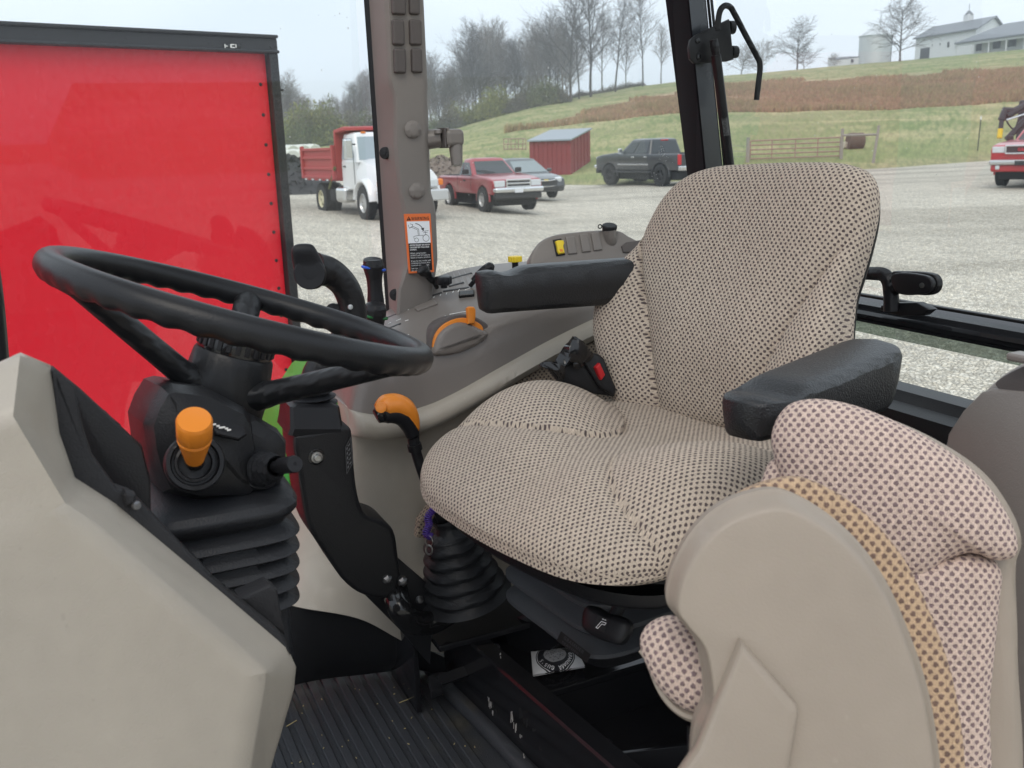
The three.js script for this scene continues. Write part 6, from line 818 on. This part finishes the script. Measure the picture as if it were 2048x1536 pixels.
  part(t, 'gaiter', loft(rings, { crease: 0.8 }), MT.rubber);
}
{
  const t = thing('dashboard', 'faceted beige dashboard console with black trim, nearest on the left', 'dashboard', V(0, FLOOR, -0.9));
  const pt = (x, y, z) => onZ(x, y, z), v = { A: pt(-900, 1632, -0.70), B: pt(130, 1006, -0.70), C: pt(531, 1346, -0.70), E: pt(494, 1560, -0.70), E2: pt(455, 1900, -0.70), A2: pt(-900, 1900, -0.70), K: pt(26, 832, -0.705), P0: pt(40, 711, -0.74), Q: pt(-900, 1140, -0.722), P1: pt(101, 736, -0.775), P2: pt(119, 868, -0.765), P3: pt(150, 958, -0.76), P4: pt(232, 1012, -0.757), P5: pt(574, 1292, -0.757), P6: pt(592, 1334, -0.757), P7: pt(588, 1378, -0.757), P8: pt(535, 1560, -0.757), P9: pt(492, 1900, -0.757) };
  const tri = []; const poly = (...k) => { for (let i = 1; i < k.length - 1; i++) tri.push(v[k[0]], v[k[i]], v[k[i + 1]]); };
  poly('A', 'A2', 'E2', 'E', 'C', 'B'); poly('Q', 'A', 'B', 'K', 'P0'); poly('K', 'P2', 'P1', 'P0'); poly('K', 'B', 'P3', 'P2'); poly('B', 'P4', 'P3'); poly('B', 'C', 'P5', 'P4'); poly('C', 'P6', 'P5'); poly('C', 'E', 'P8', 'P7', 'P6'); poly('E', 'E2', 'P9', 'P8');
  const back = (k, dz) => { v[k + 'b'] = v[k].clone().add(V(0, 0, dz)); }; ['Q', 'P0', 'P1', 'P2', 'P3', 'P4', 'P5', 'P6', 'P7', 'P8', 'P9'].forEach((k) => back(k, -0.012)); const chain = ['Q', 'P0', 'P1', 'P2', 'P3', 'P4', 'P5', 'P6', 'P7', 'P8', 'P9']; for (let i = 0; i < chain.length - 1; i++) poly(chain[i], chain[i + 1], chain[i + 1] + 'b', chain[i] + 'b');
  for (const [a, b] of [['P6', 'P7'], ['P7', 'P8'], ['P8', 'P9']]) { const c = v[b].clone().add(V(-0.02, 0, -0.42)), d = v[a].clone().add(V(-0.02, 0, -0.42)); tri.push(v[a], v[b], c, v[a], c, d); }
  const soft = softFacets(tri, 0.0095); part(t, 'cover', soft, MT.beige);
  const trim = (q, z, dep, m, name, bev = 0.004) => part(t, name, slab(q.map(([x, y]) => pt(x, y, z)), V(0.05, 0.1, 1), dep, bev), m);
  trim([[99, 740], [108, 737], [150, 772], [156, 800], [164, 850], [184, 910], [232, 975], [262, 985], [300, 1022], [420, 1150], [548, 1252], [560, 1264], [572, 1296], [230, 1022], [146, 965], [113, 872]], -0.772, 0.03, MT.blackSoft, 'black_trim');
  trim([[140, 762], [160, 778], [284, 892], [300, 960], [300, 1040], [240, 1000], [186, 930], [160, 850]], -0.86, 0.02, MT.black, 'recess_wall'); trim([[195, 820], [212, 824], [226, 838], [243, 852], [238, 860], [200, 840]], -0.95, 0.02, MT.black, 'switch_tab');
  for (const [x, y, l] of [[268, 1012, 0.8], [352, 1096, 1.1], [440, 1180, 1.0]]) trim([[x, y], [x + 14 * l, y - 4], [x + 66 * l, y + 48 * l], [x + 62 * l, y + 60 * l]], -0.764, 0.016, MT.black, 'trim_pad', 0.003);
  trim([[540, 1170], [556, 1180], [562, 1222], [570, 1270], [560, 1262], [520, 1232], [480, 1196]], -0.80, 0.03, MT.blackSoft, 'gaiter_base'); trim([[246, 992], [252, 984], [272, 990], [274, 1010], [252, 1014]], -0.755, 0.02, MT.blackSoft, 'clip'); part(t, 'screw', disc(pt(275, 1011, -0.751), V(0.4, 0.2, 1), 0.0035, 0.003, 0.001, 14), MT.darkSteel);
  part(t, 'core', rbox(V(-0.09, 1.5, -0.98), 0.3, 0.6, 0.34, 0.03), MT.black);
  // a left-hand black lining below the right side of the dash
}
// ---------------------------------------------------------------- operator seat, turned ten degrees toward the door
{
  const sw = 10 * Math.PI / 180, f = V(-Math.cos(sw), 0, Math.sin(sw)), a = V(Math.sin(sw), 0, Math.cos(sw));
  const O = V(0.66, 1.725, -1.04), t = thing('operator_seat', 'operator seat in dotted beige cloth with black armrests on a black suspension', 'seat', V(0.72, 1.36, -1.04));
  const tip = 4 * Math.PI / 180, T = f.clone().multiplyScalar(Math.cos(tip)).addScaledVector(UP, Math.sin(tip)), N = T.clone().cross(a).multiplyScalar(1); if (N.y < 0) N.negate();
  // cushion: s to the left door, t forward
  const out = [[-0.255, -0.14], [-0.262, 0.0], [-0.258, 0.11], [-0.235, 0.185], [-0.17, 0.228], [-0.06, 0.245], [0.06, 0.245], [0.17, 0.228], [0.235, 0.185], [0.258, 0.11], [0.262, 0.0], [0.255, -0.14], [0.235, -0.22], [0.12, -0.25], [-0.12, -0.25], [-0.235, -0.22]];
  const lens = (s, tt) => { const x = (Math.abs(s) - 0.25) / 0.2, y = (tt - (s > 0 ? 0.035 : 0.005)) / (s > 0 ? 0.14 : 0.118), e = Math.hypot(x, y); return e < 1 ? (s > 0 ? 0.042 : 0.048) * Math.pow(1 - e * e, 1.15) : -0.009 * Math.exp(-(e - 1) * 14); };
  const top = (r, s, tt) => { const base = 0.055 * puff(r, 3.4); const drop = -0.05 * Math.pow(smooth(tt, 0.06, 0.26), 1.6); const dish = -0.018 * (1 - smooth(Math.hypot(s * 1.1, tt + 0.08), 0.0, 0.2)); const chan = -0.010 * Math.exp(-Math.pow(s / 0.05, 2)) * smooth(tt, -0.05, 0.1); return base + drop + (dish + chan + lens(s, tt)) * puff(r, 6); };
  part(t, 'cushion', pillow(out, { O, S: a, T, N, front: top, back: (r, s, tt) => -0.042 * puff(r, 3) - 0.034 * Math.pow(smooth(tt, 0.06, 0.26), 1.6), frontUV: (r, s, tt) => 0.055 * puff(r, 3.4) - 0.05 * Math.pow(smooth(tt, 0.06, 0.26), 1.6), rings: 96, n: 260 }), MT.cloth);
  part(t, 'cushion_pan', pillow(out.map(([s, q]) => [s * 0.9, q * 0.92 - 0.012]), { O: O.clone().add(V(0, -0.048, 0)), S: a, T, N, front: (r) => 0.03 * puff(r, 4), back: (r, s, tt) => -0.035 * puff(r, 4) - 0.02 * smooth(tt, 0, 0.25), rings: 16, n: 90 }), MT.black);
  // backrest
  const tb = 12 * Math.PI / 180, nf = f.clone().multiplyScalar(Math.cos(tb)).addScaledVector(UP, Math.sin(tb)), u = UP.clone().multiplyScalar(Math.cos(tb)).addScaledVector(f, -Math.sin(tb)), B = V(0.86, 1.78, -1.04);
  const bo = [[1272, 836], [1246, 778], [1231, 715], [1223, 665], [1226, 612], [1236, 572], [1254, 536], [1279, 492], [1302, 442], [1331, 392], [1369, 354], [1420, 332], [1500, 324], [1600, 322], [1690, 327], [1725, 343], [1740, 375], [1740, 420], [1728, 480], [1711, 540], [1696, 590], [1690, 640], [1684, 700], [1655, 770], [1590, 830], [1520, 850], [1440, 858], [1350, 852], [1300, 848]].map(([x, y]) => { const p = onPl(x, y, B.clone().addScaledVector(nf, 0.015), nf).sub(B); return [p.dot(a), p.dot(u)]; });
  let cs = 0, cu = 0; bo.forEach(([s, q]) => { cs += s; cu += q; }); cs /= bo.length; cu /= bo.length; globalThis.__bo = [bo, cs, cu];
  const wing = (s, q) => { const d = s - cs, g = 0.088 + 0.115 * Math.pow(clamp((q + 0.02) / 0.28), 1.3), x = Math.abs(d) - g, k = 1 - smooth(q, 0.18, 0.285); return k * (x > 0 ? 0.05 * (1 - Math.pow(1 - clamp(x / 0.13), 1.7)) : -0.010 * Math.exp(x * 90)); };
  part(t, 'backrest', pillow(bo, { O: B, S: a, T: u, N: nf, c: [cs, cu], front: (r, s, q) => 0.05 * puff(r, 3.2) + (wing(s, q) - 0.014 * (1 - smooth(Math.abs(s - cs), 0, 0.16)) + 0.016 * Math.exp(-Math.pow((q - 0.1) / 0.09, 2)) * (1 - smooth(Math.abs(s - cs), 0.05, 0.14))) * puff(r, 7), back: (r) => -0.03 * puff(r, 3), frontUV: (r) => 0.05 * puff(r, 3.2), rings: 90, n: 260 }), MT.cloth);
  part(t, 'back_shell', pillow(bo.map(([s, q]) => [cs + (s - cs) * 0.985 - 0.002, cu + (q - cu) * 0.97 - 0.006]), { O: B.clone().addScaledVector(nf, -0.016), S: a, T: u, N: nf, c: [cs, cu], front: (r) => 0.006 * puff(r, 6), back: (r) => -0.028 * puff(r, 2.2), rings: 24, n: 120 }), MT.black);
  // armrests: length along the seat, a little lower at the near side
  const arm = (F, Rr, w, h0, h1, label, nose = 0.16, ep = 0.42) => {
    const d = Rr.clone().sub(F), L = d.length(), dir = d.clone().normalize(), side = dir.clone().cross(UP).normalize(), upv = side.clone().cross(dir), rings = [];
    for (let k = 0; k <= 40; k++) { const q = k / 40, e = Math.min(1, Math.pow(1 - Math.pow(1 - clamp(q / nose), 2.5), 1 / 2.5)), e2 = Math.pow(1 - Math.pow(clamp((q - 0.9) / 0.1), 3), 1 / 3), ww = w * 0.5 * Math.max(0.02, e * lerp(0.55, 1, 1) * e2) * (1 - 0.12 * (1 - smooth(q, 0.1, 0.5))), hb = lerp(h0, h1, smooth(q, 0.1, 0.9)), lip = 0.012 * smooth(q, 0.93, 0.99), ring = [];
      const c = F.clone().addScaledVector(dir, q * L), hT = 0.0, hh = hb * Math.max(0.05, Math.pow(e, 0.6)) * (1 - 0.25 * smooth(q, 0.9, 1) );
      for (let i = 0; i < 44; i++) { const g = i / 44 * 6.2832, ex = (v) => Math.sign(v) * Math.pow(Math.abs(v), ep), x = ex(Math.cos(g)) * ww, yy = ex(Math.sin(g)); const y = yy > 0 ? hT - 0.014 * (1 - yy) - 0.006 * Math.pow(Math.abs(x / w * 2), 3) : -0.014 + yy * hh * (1 - 0.0) ; const ins = yy < -0.35 ? 1 - 0.10 * smooth(-yy, 0.35, 0.6) : 1; ring.push(c.clone().addScaledVector(side, x * ins).addScaledVector(upv, y - 0.006 * (1 - smooth(q, 0, 0.12)) - 0.010 * Math.exp(-Math.pow((q - 0.16) / 0.07, 2)) * (yy > 0.3 ? 1 : 0) * (1 - Math.pow(Math.abs(Math.cos(g)), 4)))); }
      rings.push(ring); }
    return part(t, 'armrest', loft(rings, { crease: 1.2 }), MT.armrest, label);
  };
  arm(V(0.562, 1.981, -1.325), V(0.86, 1.979, -1.30), 0.062, 0.056, 0.058, 'far black armrest', 0.13, 0.5);
  const aF = onY(1476, 790, 1.928), aR = onY(1752, 678, 1.935); arm(aF, aR, 0.078, 0.034, 0.062, 'near black armrest', 0.2, 0.36);
  part(t, 'armrest_pivot', disc(onZ(1206, 572, -1.30), V(-0.2, 0, 1), 0.03, 0.05, 0.006, 28), MT.blackSatin); part(t, 'armrest_bracket', bar([aR.clone().add(V(-0.05, -0.05, -0.02)), aR.clone().add(V(0.0, -0.16, -0.02))], 0.016, { sides: 12 }), MT.blackSatin);
  // suspension: flexible folds, height handle
  const rr = (y, s, x0, x1, z0, z1) => { const o = [], cx = (x0 + x1) / 2, cz = (z0 + z1) / 2, w = (x1 - x0) / 2 + s, d = (z1 - z0) / 2 + s; for (let i = 0; i < 72; i++) { const g = i / 72 * 6.2832, e = (v) => Math.sign(v) * Math.pow(Math.abs(v), 0.3), x = w * e(Math.cos(g)), z = d * e(Math.sin(g)); o.push(V(cx + x * Math.cos(sw) + z * Math.sin(sw) * 0.6, y, cz - x * Math.sin(sw) * 0.6 + z)); } return o; };
  const box = [0.58, 0.95, -1.285, -1.045], rs = [rr(1.452, -0.012, ...box)]; for (let k = 0; k < 4; k++) { const y = 1.458 + k * 0.038; for (const [dy, s] of [[0, -0.006], [0.004, 0.010], [0.009, 0.0155], [0.015, 0.0155], [0.020, 0.008], [0.027, -0.010], [0.034, -0.016]]) rs.push(rr(y + dy, s, ...box)); } rs.push(rr(1.625, -0.02, ...box), rr(1.67, -0.03, ...box));
  part(t, 'suspension_bellows', loft(rs, { crease: 0.7 }), MT.bellows); part(t, 'suspension_base', loft([rr(1.42, -0.03, ...box), rr(1.454, -0.02, ...box)], { crease: 0.4 }), MT.black);
  { const c = document.createElement('canvas'); c.width = 256; c.height = 72; const g = c.getContext('2d'); g.fillStyle = '#1c1d20'; g.fillRect(0, 0, 256, 72); g.fillStyle = '#060607'; g.fillRect(4, 4, 248, 64); g.fillStyle = '#3a3b3f'; g.font = 'bold 34px sans-serif'; g.fillText('GRAMMER', 36, 34); g.font = 'bold 24px sans-serif'; g.save(); g.translate(36, 62); g.scale(1.45, 1); g.fillText('SEATING', 0, 0); g.restore();
    const tx = new THREE.CanvasTexture(c); tx.colorSpace = THREE.SRGBColorSpace; const q = [[1122, 1265], [1185, 1312], [1175, 1328], [1112, 1282]].map(([x, y]) => D(x, y, onY(x, y, 1.44).sub(EYE).dot(ray(1024, 768)) / 1)); const pl = onX(1150, 1290, 0.566); const pq = [[1122, 1262], [1182, 1309], [1173, 1326], [1113, 1281]].map(([x, y]) => onPl(x, y, pl, V(-0.93, 0.1, 0.36))); const gg = geoFrom([pq[3], pq[2], pq[1], pq[0]].flatMap((p) => p.toArray()), [0, 1, 2, 0, 2, 3], [0, 0, 1, 0, 1, 1, 0, 1]); gg.computeVertexNormals(); part(t, 'embossed_plate', gg, new THREE.MeshPhysicalMaterial({ map: tx, roughness: 0.6 })); }
  const hc = onX(1212, 1250, 0.545), hN = V(-0.75, 0.5, 0.42).normalize(), hS = V(0.35, 0.0, 0.94).normalize(), hT = hN.clone().cross(hS).negate(); if (hT.y < 0) hT.negate();
  const hd = part(t, 'height_handle', pillow([[-0.036, 0.004], [-0.034, 0.013], [-0.02, 0.017], [0.0, 0.0145], [0.02, 0.017], [0.034, 0.013], [0.036, 0.0], [0.03, -0.014], [0.015, -0.018], [-0.015, -0.018], [-0.03, -0.013]], { O: hc, S: hS, T: hT, N: hN, front: (r, s, q) => 0.013 * puff(r, 3), back: (r) => -0.018 * puff(r, 3), rings: 20, n: 80 }), MT.blackSatin);
  { const c = document.createElement('canvas'); c.width = c.height = 128; const g = c.getContext('2d'); g.fillStyle = '#050506'; g.fillRect(0, 0, 128, 128); g.strokeStyle = '#e8e8ea'; g.lineWidth = 7; g.lineJoin = 'round'; g.beginPath(); g.moveTo(22, 112); g.lineTo(58, 42); g.lineTo(112, 40); g.lineTo(104, 62); g.lineTo(72, 62); g.lineTo(44, 114); g.closePath(); g.stroke(); g.fillStyle = '#e8e8ea'; g.fillRect(58, 14, 18, 8); g.fillRect(84, 13, 18, 8);
    const tx = new THREE.CanvasTexture(c); tx.colorSpace = THREE.SRGBColorSpace; const cc = hc.clone().addScaledVector(hN, 0.0136), q = [[-1, -1], [1, -1], [1, 1], [-1, 1]].map(([x, y]) => cc.clone().addScaledVector(hS, 0.0085 * x).addScaledVector(hT, 0.0085 * y)); const gg = geoFrom(q.flatMap((p) => p.toArray()), [0, 1, 2, 0, 2, 3], [0, 0, 1, 0, 1, 1, 0, 1]); gg.computeVertexNormals(); part(t, 'handle_icon', gg, new THREE.MeshPhysicalMaterial({ map: tx, roughness: 0.4 })); }
  part(t, 'handle_stem', bar([hc.clone().addScaledVector(hN, -0.01), hc.clone().add(V(0.06, 0.07, -0.01))], 0.008, { sides: 10 }), MT.blackSatin);
}
{ // seat belt buckle between the seat and the console
  const z = -1.27, P = (x, y, d = 0) => onZ(x, y, z + d), t = thing('belt_buckle', 'black seat belt buckle with red button standing beside the seat back', 'buckle', P(1190, 785));
  part(t, 'stalk_cover', slab([[1100, 738], [1112, 728], [1150, 712], [1160, 718], [1205, 770], [1225, 790], [1180, 785], [1120, 765]].map(([x, y]) => P(x, y)), V(-0.2, 0.1, 1), 0.03, 0.006), MT.black);
  part(t, 'crumpled_sleeve', sheet([[[1100, 740], [1116, 712], [1138, 684], [1164, 698]], [[1104, 742], [1122, 722], [1146, 700], [1166, 712]], [[1112, 742], [1134, 734], [1152, 722], [1164, 722]]].map((r, j) => r.map(([x, y], i) => P(x, y, 0.004 + 0.008 * ((i + j) % 2)))), 14, 10, -0.02), MT.blackGloss);
  part(t, 'buckle', slab([[1160, 715], [1172, 702], [1196, 708], [1205, 716], [1226, 775], [1222, 790], [1195, 775]].map(([x, y]) => P(x, y, 0.014)), V(-0.3, 0.15, 1), 0.035, 0.006), MT.black);
  part(t, 'release_button', slab([[1193, 735], [1202, 726], [1211, 750], [1202, 760]].map(([x, y]) => P(x, y, 0.032)), V(0.1, 0.15, 1), 0.01, 0.002), MT.red);
}
{ // paper sachet lying on the deck
  const c = document.createElement('canvas'); c.width = 512; c.height = 320; const g = c.getContext('2d'); g.fillStyle = '#dfe0e2'; g.fillRect(0, 0, 512, 320); g.translate(512, 320); g.rotate(Math.PI); g.fillStyle = '#2b2b30'; g.beginPath(); g.arc(265, 175, 205, 0, 7); g.fill(); g.strokeStyle = '#f0f0f2'; g.lineWidth = 5; g.beginPath(); g.arc(265, 175, 192, 0, 7); g.stroke(); g.fillStyle = '#a8a8aa'; g.beginPath(); g.ellipse(265, 190, 120, 115, 0, 0, 7); g.fill(); g.fillStyle = '#4a4a4e'; const rr = rng(8); for (let k = 0; k < 120; k++) { const a = rr() * 6.28, q = 100 * Math.sqrt(rr()); g.fillRect(265 + q * Math.cos(a), 190 + q * Math.sin(a), 4 + 14 * rr(), 2 + 5 * rr()); }
  g.fillStyle = '#f4f4f6'; g.font = 'bold 50px sans-serif'; g.textAlign = 'center'; const txt = "★ GRANDMA GUS'S ★"; [...txt].forEach((ch, i) => { const a = (i - (txt.length - 1) / 2) * 0.235 - 0.15; g.save(); g.translate(265 + 152 * Math.sin(a), 175 - 152 * Math.cos(a)); g.rotate(a); g.fillText(ch, 0, 12); g.restore(); });
  const tx = new THREE.CanvasTexture(c); tx.colorSpace = THREE.SRGBColorSpace; const m = new THREE.MeshPhysicalMaterial({ map: tx, roughness: 0.35 });
  const q = [[1062, 1303], [1152, 1296], [1170, 1332], [1066, 1350]].map(([x, y]) => onY(x, y, 1.315)), n1 = 24, pos = [], uv = [], idx = []; const P = (i, j) => { const a = i / n1, b = j / n1, p = q[0].clone().multiplyScalar((1 - a) * (1 - b)).addScaledVector(q[1], a * (1 - b)).addScaledVector(q[2], a * b).addScaledVector(q[3], (1 - a) * b); return [p, a, b]; };
  for (let sgn = 0; sgn < 2; sgn++) { const o = pos.length / 3; for (let j = 0; j <= n1; j++) for (let i = 0; i <= n1; i++) { const [p, a, b] = P(i, j), bulge = Math.pow(16 * a * (1 - a) * b * (1 - b), 0.55) * 0.009 + 0.002 * noise(a * 6, b * 6, 3) * (a * (1 - a) * 4); p.y += sgn ? -0.003 : bulge; pos.push(p.x, p.y, p.z); uv.push(a, 1 - b); } for (let j = 0; j < n1; j++) for (let i = 0; i < n1; i++) { const k = o + j * (n1 + 1) + i; idx.push(k, k + n1 + 1, k + 1, k + 1, k + n1 + 1, k + n1 + 2); } }
  const gg = geoFrom(pos, idx, uv); gg.computeVertexNormals(); const t = thing('paper_sachet', 'crumpled white printed sachet lying on the black deck under the seat', 'sachet', q[3]); part(t, 'packet', gg, m);
}
// ---------------------------------------------------------------- folded passenger seat in the foreground
{
  const t = thing('passenger_seat', 'folded passenger seat with beige shell and pinkish dotted cloth, nearest on the right', 'seat', V(0.55, FLOOR, -0.45));
  // shell plane: the underside of the folded seat, facing the camera
  const N = V(-0.5, 0.22, 0.84).normalize(), O = D(1600, 1250, 0.64), S = UP.clone().cross(N).normalize(), T = N.clone().cross(S);
  const L = (l, d = 0) => l.map(([x, y]) => { const p = onPl(x, y, O.clone().addScaledVector(N, d), N).sub(O); return [p.dot(S), p.dot(T)]; });
  const sh = L([[1392, 1470], [1412, 1420], [1406, 1340], [1392, 1290], [1356, 1245], [1336, 1215], [1340, 1165], [1362, 1110], [1395, 1060], [1440, 1020], [1500, 993], [1560, 984], [1610, 1000], [1680, 1045], [1740, 1105], [1790, 1180], [1830, 1270], [1865, 1370], [1885, 1460], [1900, 1600], [1890, 1800], [1600, 1850], [1400, 1720], [1385, 1560]]);
  const ctr = [0, 0]; sh.forEach(([x, y]) => { ctr[0] += x / sh.length; ctr[1] += y / sh.length; });
  part(t, 'seat_shell', pillow(sh, { O, S, T, N, c: ctr, front: (r) => 0.004 * puff(r, 3) - 0.016 * Math.pow(smooth(r, 0.88, 1.0), 1.2), back: (r) => -0.016 - 0.022 * puff(r, 8), rings: 56, n: 220 }), MT.beigeSeat, 'beige plastic shell of the folded seat');
  const rib = (l, d, h) => { const q = l.map(([x, y]) => onPl(x, y, O.clone().addScaledVector(N, d), N)); return slab(q, N, h, 0.007, { seg: 4 }); };
  part(t, 'shell_plate', rib([[1482, 1283], [1597, 1414], [1600, 1430], [1565, 1640], [1300, 1640], [1395, 1500]], 0.014, 0.02), MT.beigeSeat, 'raised plate on the shell');
  part(t, 'seat_pad', pillow(sh.map(([x, y]) => [ctr[0] + (x - ctr[0]) * 1.03 + 0.018, ctr[1] + (y - ctr[1]) * 1.0 + 0.006]), { O: O.clone().addScaledVector(N, -0.036), S, T, N, c: ctr, front: (r) => 0.012 * puff(r, 5), back: (r) => -0.045 * puff(r, 2.6), rings: 40, n: 200 }), MT.clothTan, 'dotted tan cloth pad of the folded seat');
  // backrest behind it
  const N2 = V(-0.62, 0.30, 0.72).normalize(), O2 = D(1780, 1000, 0.80), S2 = UP.clone().cross(N2).normalize(), T2 = N2.clone().cross(S2), L2 = (l) => l.map(([x, y]) => { const p = onPl(x, y, O2, N2).sub(O2); return [p.dot(S2), p.dot(T2)]; });
  const top = L2([[1545, 900], [1543, 870], [1555, 835], [1580, 808], [1625, 798], [1690, 806], [1780, 838], [1870, 885], [1950, 945], [2005, 1015], [2032, 1080], [2028, 1110], [1995, 1120], [1940, 1105], [1890, 1120], [1840, 1160], [1760, 1150], [1660, 1080], [1580, 1000]]);
  const c2 = [0, 0]; top.forEach(([x, y]) => { c2[0] += x / top.length; c2[1] += y / top.length; });
  part(t, 'backrest_top', pillow(top, { O: O2, S: S2, T: T2, N: N2, c: c2, front: (r) => 0.034 * puff(r, 2.6), back: (r) => -0.03 * puff(r, 3), rings: 48, n: 180 }), MT.clothPink, 'pinkish dotted upper backrest cushion');
  const low = L2([[1545, 920], [1525, 955], [1515, 1000], [1600, 1120], [1700, 1250], [1800, 1450], [1830, 1650], [1965, 1650], [1985, 1400], [2004, 1200], [2008, 1150], [1995, 1125], [1950, 1105], [1880, 1110], [1800, 1080], [1700, 1000], [1600, 930]]);
  part(t, 'backrest_lower', pillow(low, { O: O2.clone().addScaledVector(N2, -0.012), S: S2, T: T2, N: N2, front: (r) => 0.034 * puff(r, 2.6), back: (r) => -0.03 * puff(r, 3), rings: 40, n: 180, c: (() => { const c = [0, 0]; low.forEach(([x, y]) => { c[0] += x / low.length; c[1] += y / low.length; }); return c; })() }), MT.clothPink, 'pinkish dotted lower backrest cushion');
  const sh2 = [[1560, 860], [1590, 812], [1650, 800], [1760, 828], [1880, 880], [1980, 950], [2040, 1040], [2052, 1090], [2042, 1125], [2040, 1160], [2044, 1300], [2020, 1700], [1800, 1700], [1640, 1150]].map(([x, y]) => onPl(x, y, O2.clone().addScaledVector(N2, -0.018), N2));
  part(t, 'backrest_shell', slab(sh2, N2, 0.05, 0.016, { round: 120, seg: 5 }), MT.beigeSeat, 'beige rim of the backrest shell');
  // front edge of the folded-down lower cushion
  const N3 = V(-0.75, 0.35, 0.56).normalize(), O3 = D(1345, 1320, 0.72), S3 = UP.clone().cross(N3).normalize(), T3 = N3.clone().cross(S3), L3 = (l) => l.map(([x, y]) => { const p = onPl(x, y, O3, N3).sub(O3); return [p.dot(S3), p.dot(T3)]; });
  const lo = L3([[1284, 1285], [1290, 1258], [1312, 1238], [1345, 1232], [1390, 1260], [1450, 1330], [1470, 1420], [1420, 1425], [1375, 1418], [1320, 1370]]), c3 = [0, 0]; lo.forEach(([x, y]) => { c3[0] += x / lo.length; c3[1] += y / lo.length; });
  part(t, 'lower_cushion', pillow(lo, { O: O3, S: S3, T: T3, N: N3, c: c3, front: (r) => 0.022 * puff(r, 2.4), back: (r) => -0.02 * puff(r, 3), rings: 32, n: 140 }), MT.clothPink, 'pinkish dotted cushion edge low on the left');
  part(t, 'cushion_shell', slab([[1284, 1290], [1300, 1310], [1330, 1378], [1370, 1418], [1440, 1430], [1460, 1445], [1420, 1455], [1365, 1442], [1325, 1408], [1300, 1360]].map(([x, y]) => onPl(x, y, O3.clone().addScaledVector(N3, 0.006), N3)), N3, 0.05, 0.006, { round: 80 }), MT.beigeSeat, 'beige edge of the lower cushion shell');
  part(t, 'hinge_frame', slab([[1385, 1500], [1560, 1545], [1560, 1700], [1385, 1700]].map(([x, y]) => onPl(x, y, O.clone().addScaledVector(N, -0.02), N)), N, 0.05, 0.006), MT.rubber);
}
{ // left rear console at the right edge
  const N = V(-1, 0.12, 0.1).normalize(), O = onX(1960, 850, 0.82), q = (x, y, d = 0) => onPl(x, y, O.clone().addScaledVector(N, d), N), t = thing('fender_console', 'taupe moulded rear console with storage tray at the right edge', 'console', V(0.95, FLOOR, -0.5));
  part(t, 'body', slab([[1868, 905], [1884, 868], [1905, 835], [1935, 800], [1965, 770], [1990, 748], [2025, 727], [2080, 705], [2200, 690], [2260, 900], [2200, 1650], [1868, 1650]].map(([x, y]) => q(x, y)), N, 0.36, 0.022, { seg: 5 }), MT.taupeMid);
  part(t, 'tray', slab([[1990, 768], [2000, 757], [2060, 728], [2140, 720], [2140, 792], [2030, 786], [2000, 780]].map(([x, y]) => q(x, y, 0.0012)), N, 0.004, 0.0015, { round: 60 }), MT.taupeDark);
  part(t, 'face_panel', slab([[1890, 905], [1895, 868], [1925, 822], [1962, 784], [1985, 777], [2048, 783], [2200, 792], [2200, 1650], [1885, 1650]].map(([x, y]) => q(x, y, 0.004)), N, 0.02, 0.003), MT.taupe); part(t, 'corner_tab', rbox(q(2052, 716, 0.01), 0.02, 0.008, 0.03, 0.003), MT.taupe);
}
// ---------------------------------------------------------------- dust on the glass, scuffs on the plastics
{
  const r = rng(91), m = mat([0.75, 0.75, 0.73], 0.8), gs = [], one = (p, s, n) => { const g = new THREE.CircleGeometry(s, 6); if (n) g.rotateY(Math.PI / 2); g.scale(1, 1 + 1.5 * r(), 1); g.translate(p.x, p.y, p.z); gs.push(g); };
  for (let k = 0; k < 46; k++) one(onZ(...(k < 14 ? [560 + 165 * r(), 20 + 380 * r()] : [870 + 450 * r(), 30 + 380 * r()]), -1.686), 0.0004 + 0.0006 * r() * r());
  for (let k = 0; k < 46; k++) { const a = 1.57 * r() + 0.6, q = 60 * r() * r(); one(onZ(1322 + q * Math.cos(a) * 0.8, 290 + q * Math.sin(a) * 1.6, -1.686), 0.0003 + 0.0003 * r()); }
  for (let k = 0; k < 40; k++) one(onX(1470 + 560 * r(), 30 + 500 * r(), 1.222), 0.0004 + 0.0006 * r() * r(), true);
  part(cab, 'dust_specks', plain(gs), m).userData.kind = 'stuff';
}
renderer.render(scene, camera);
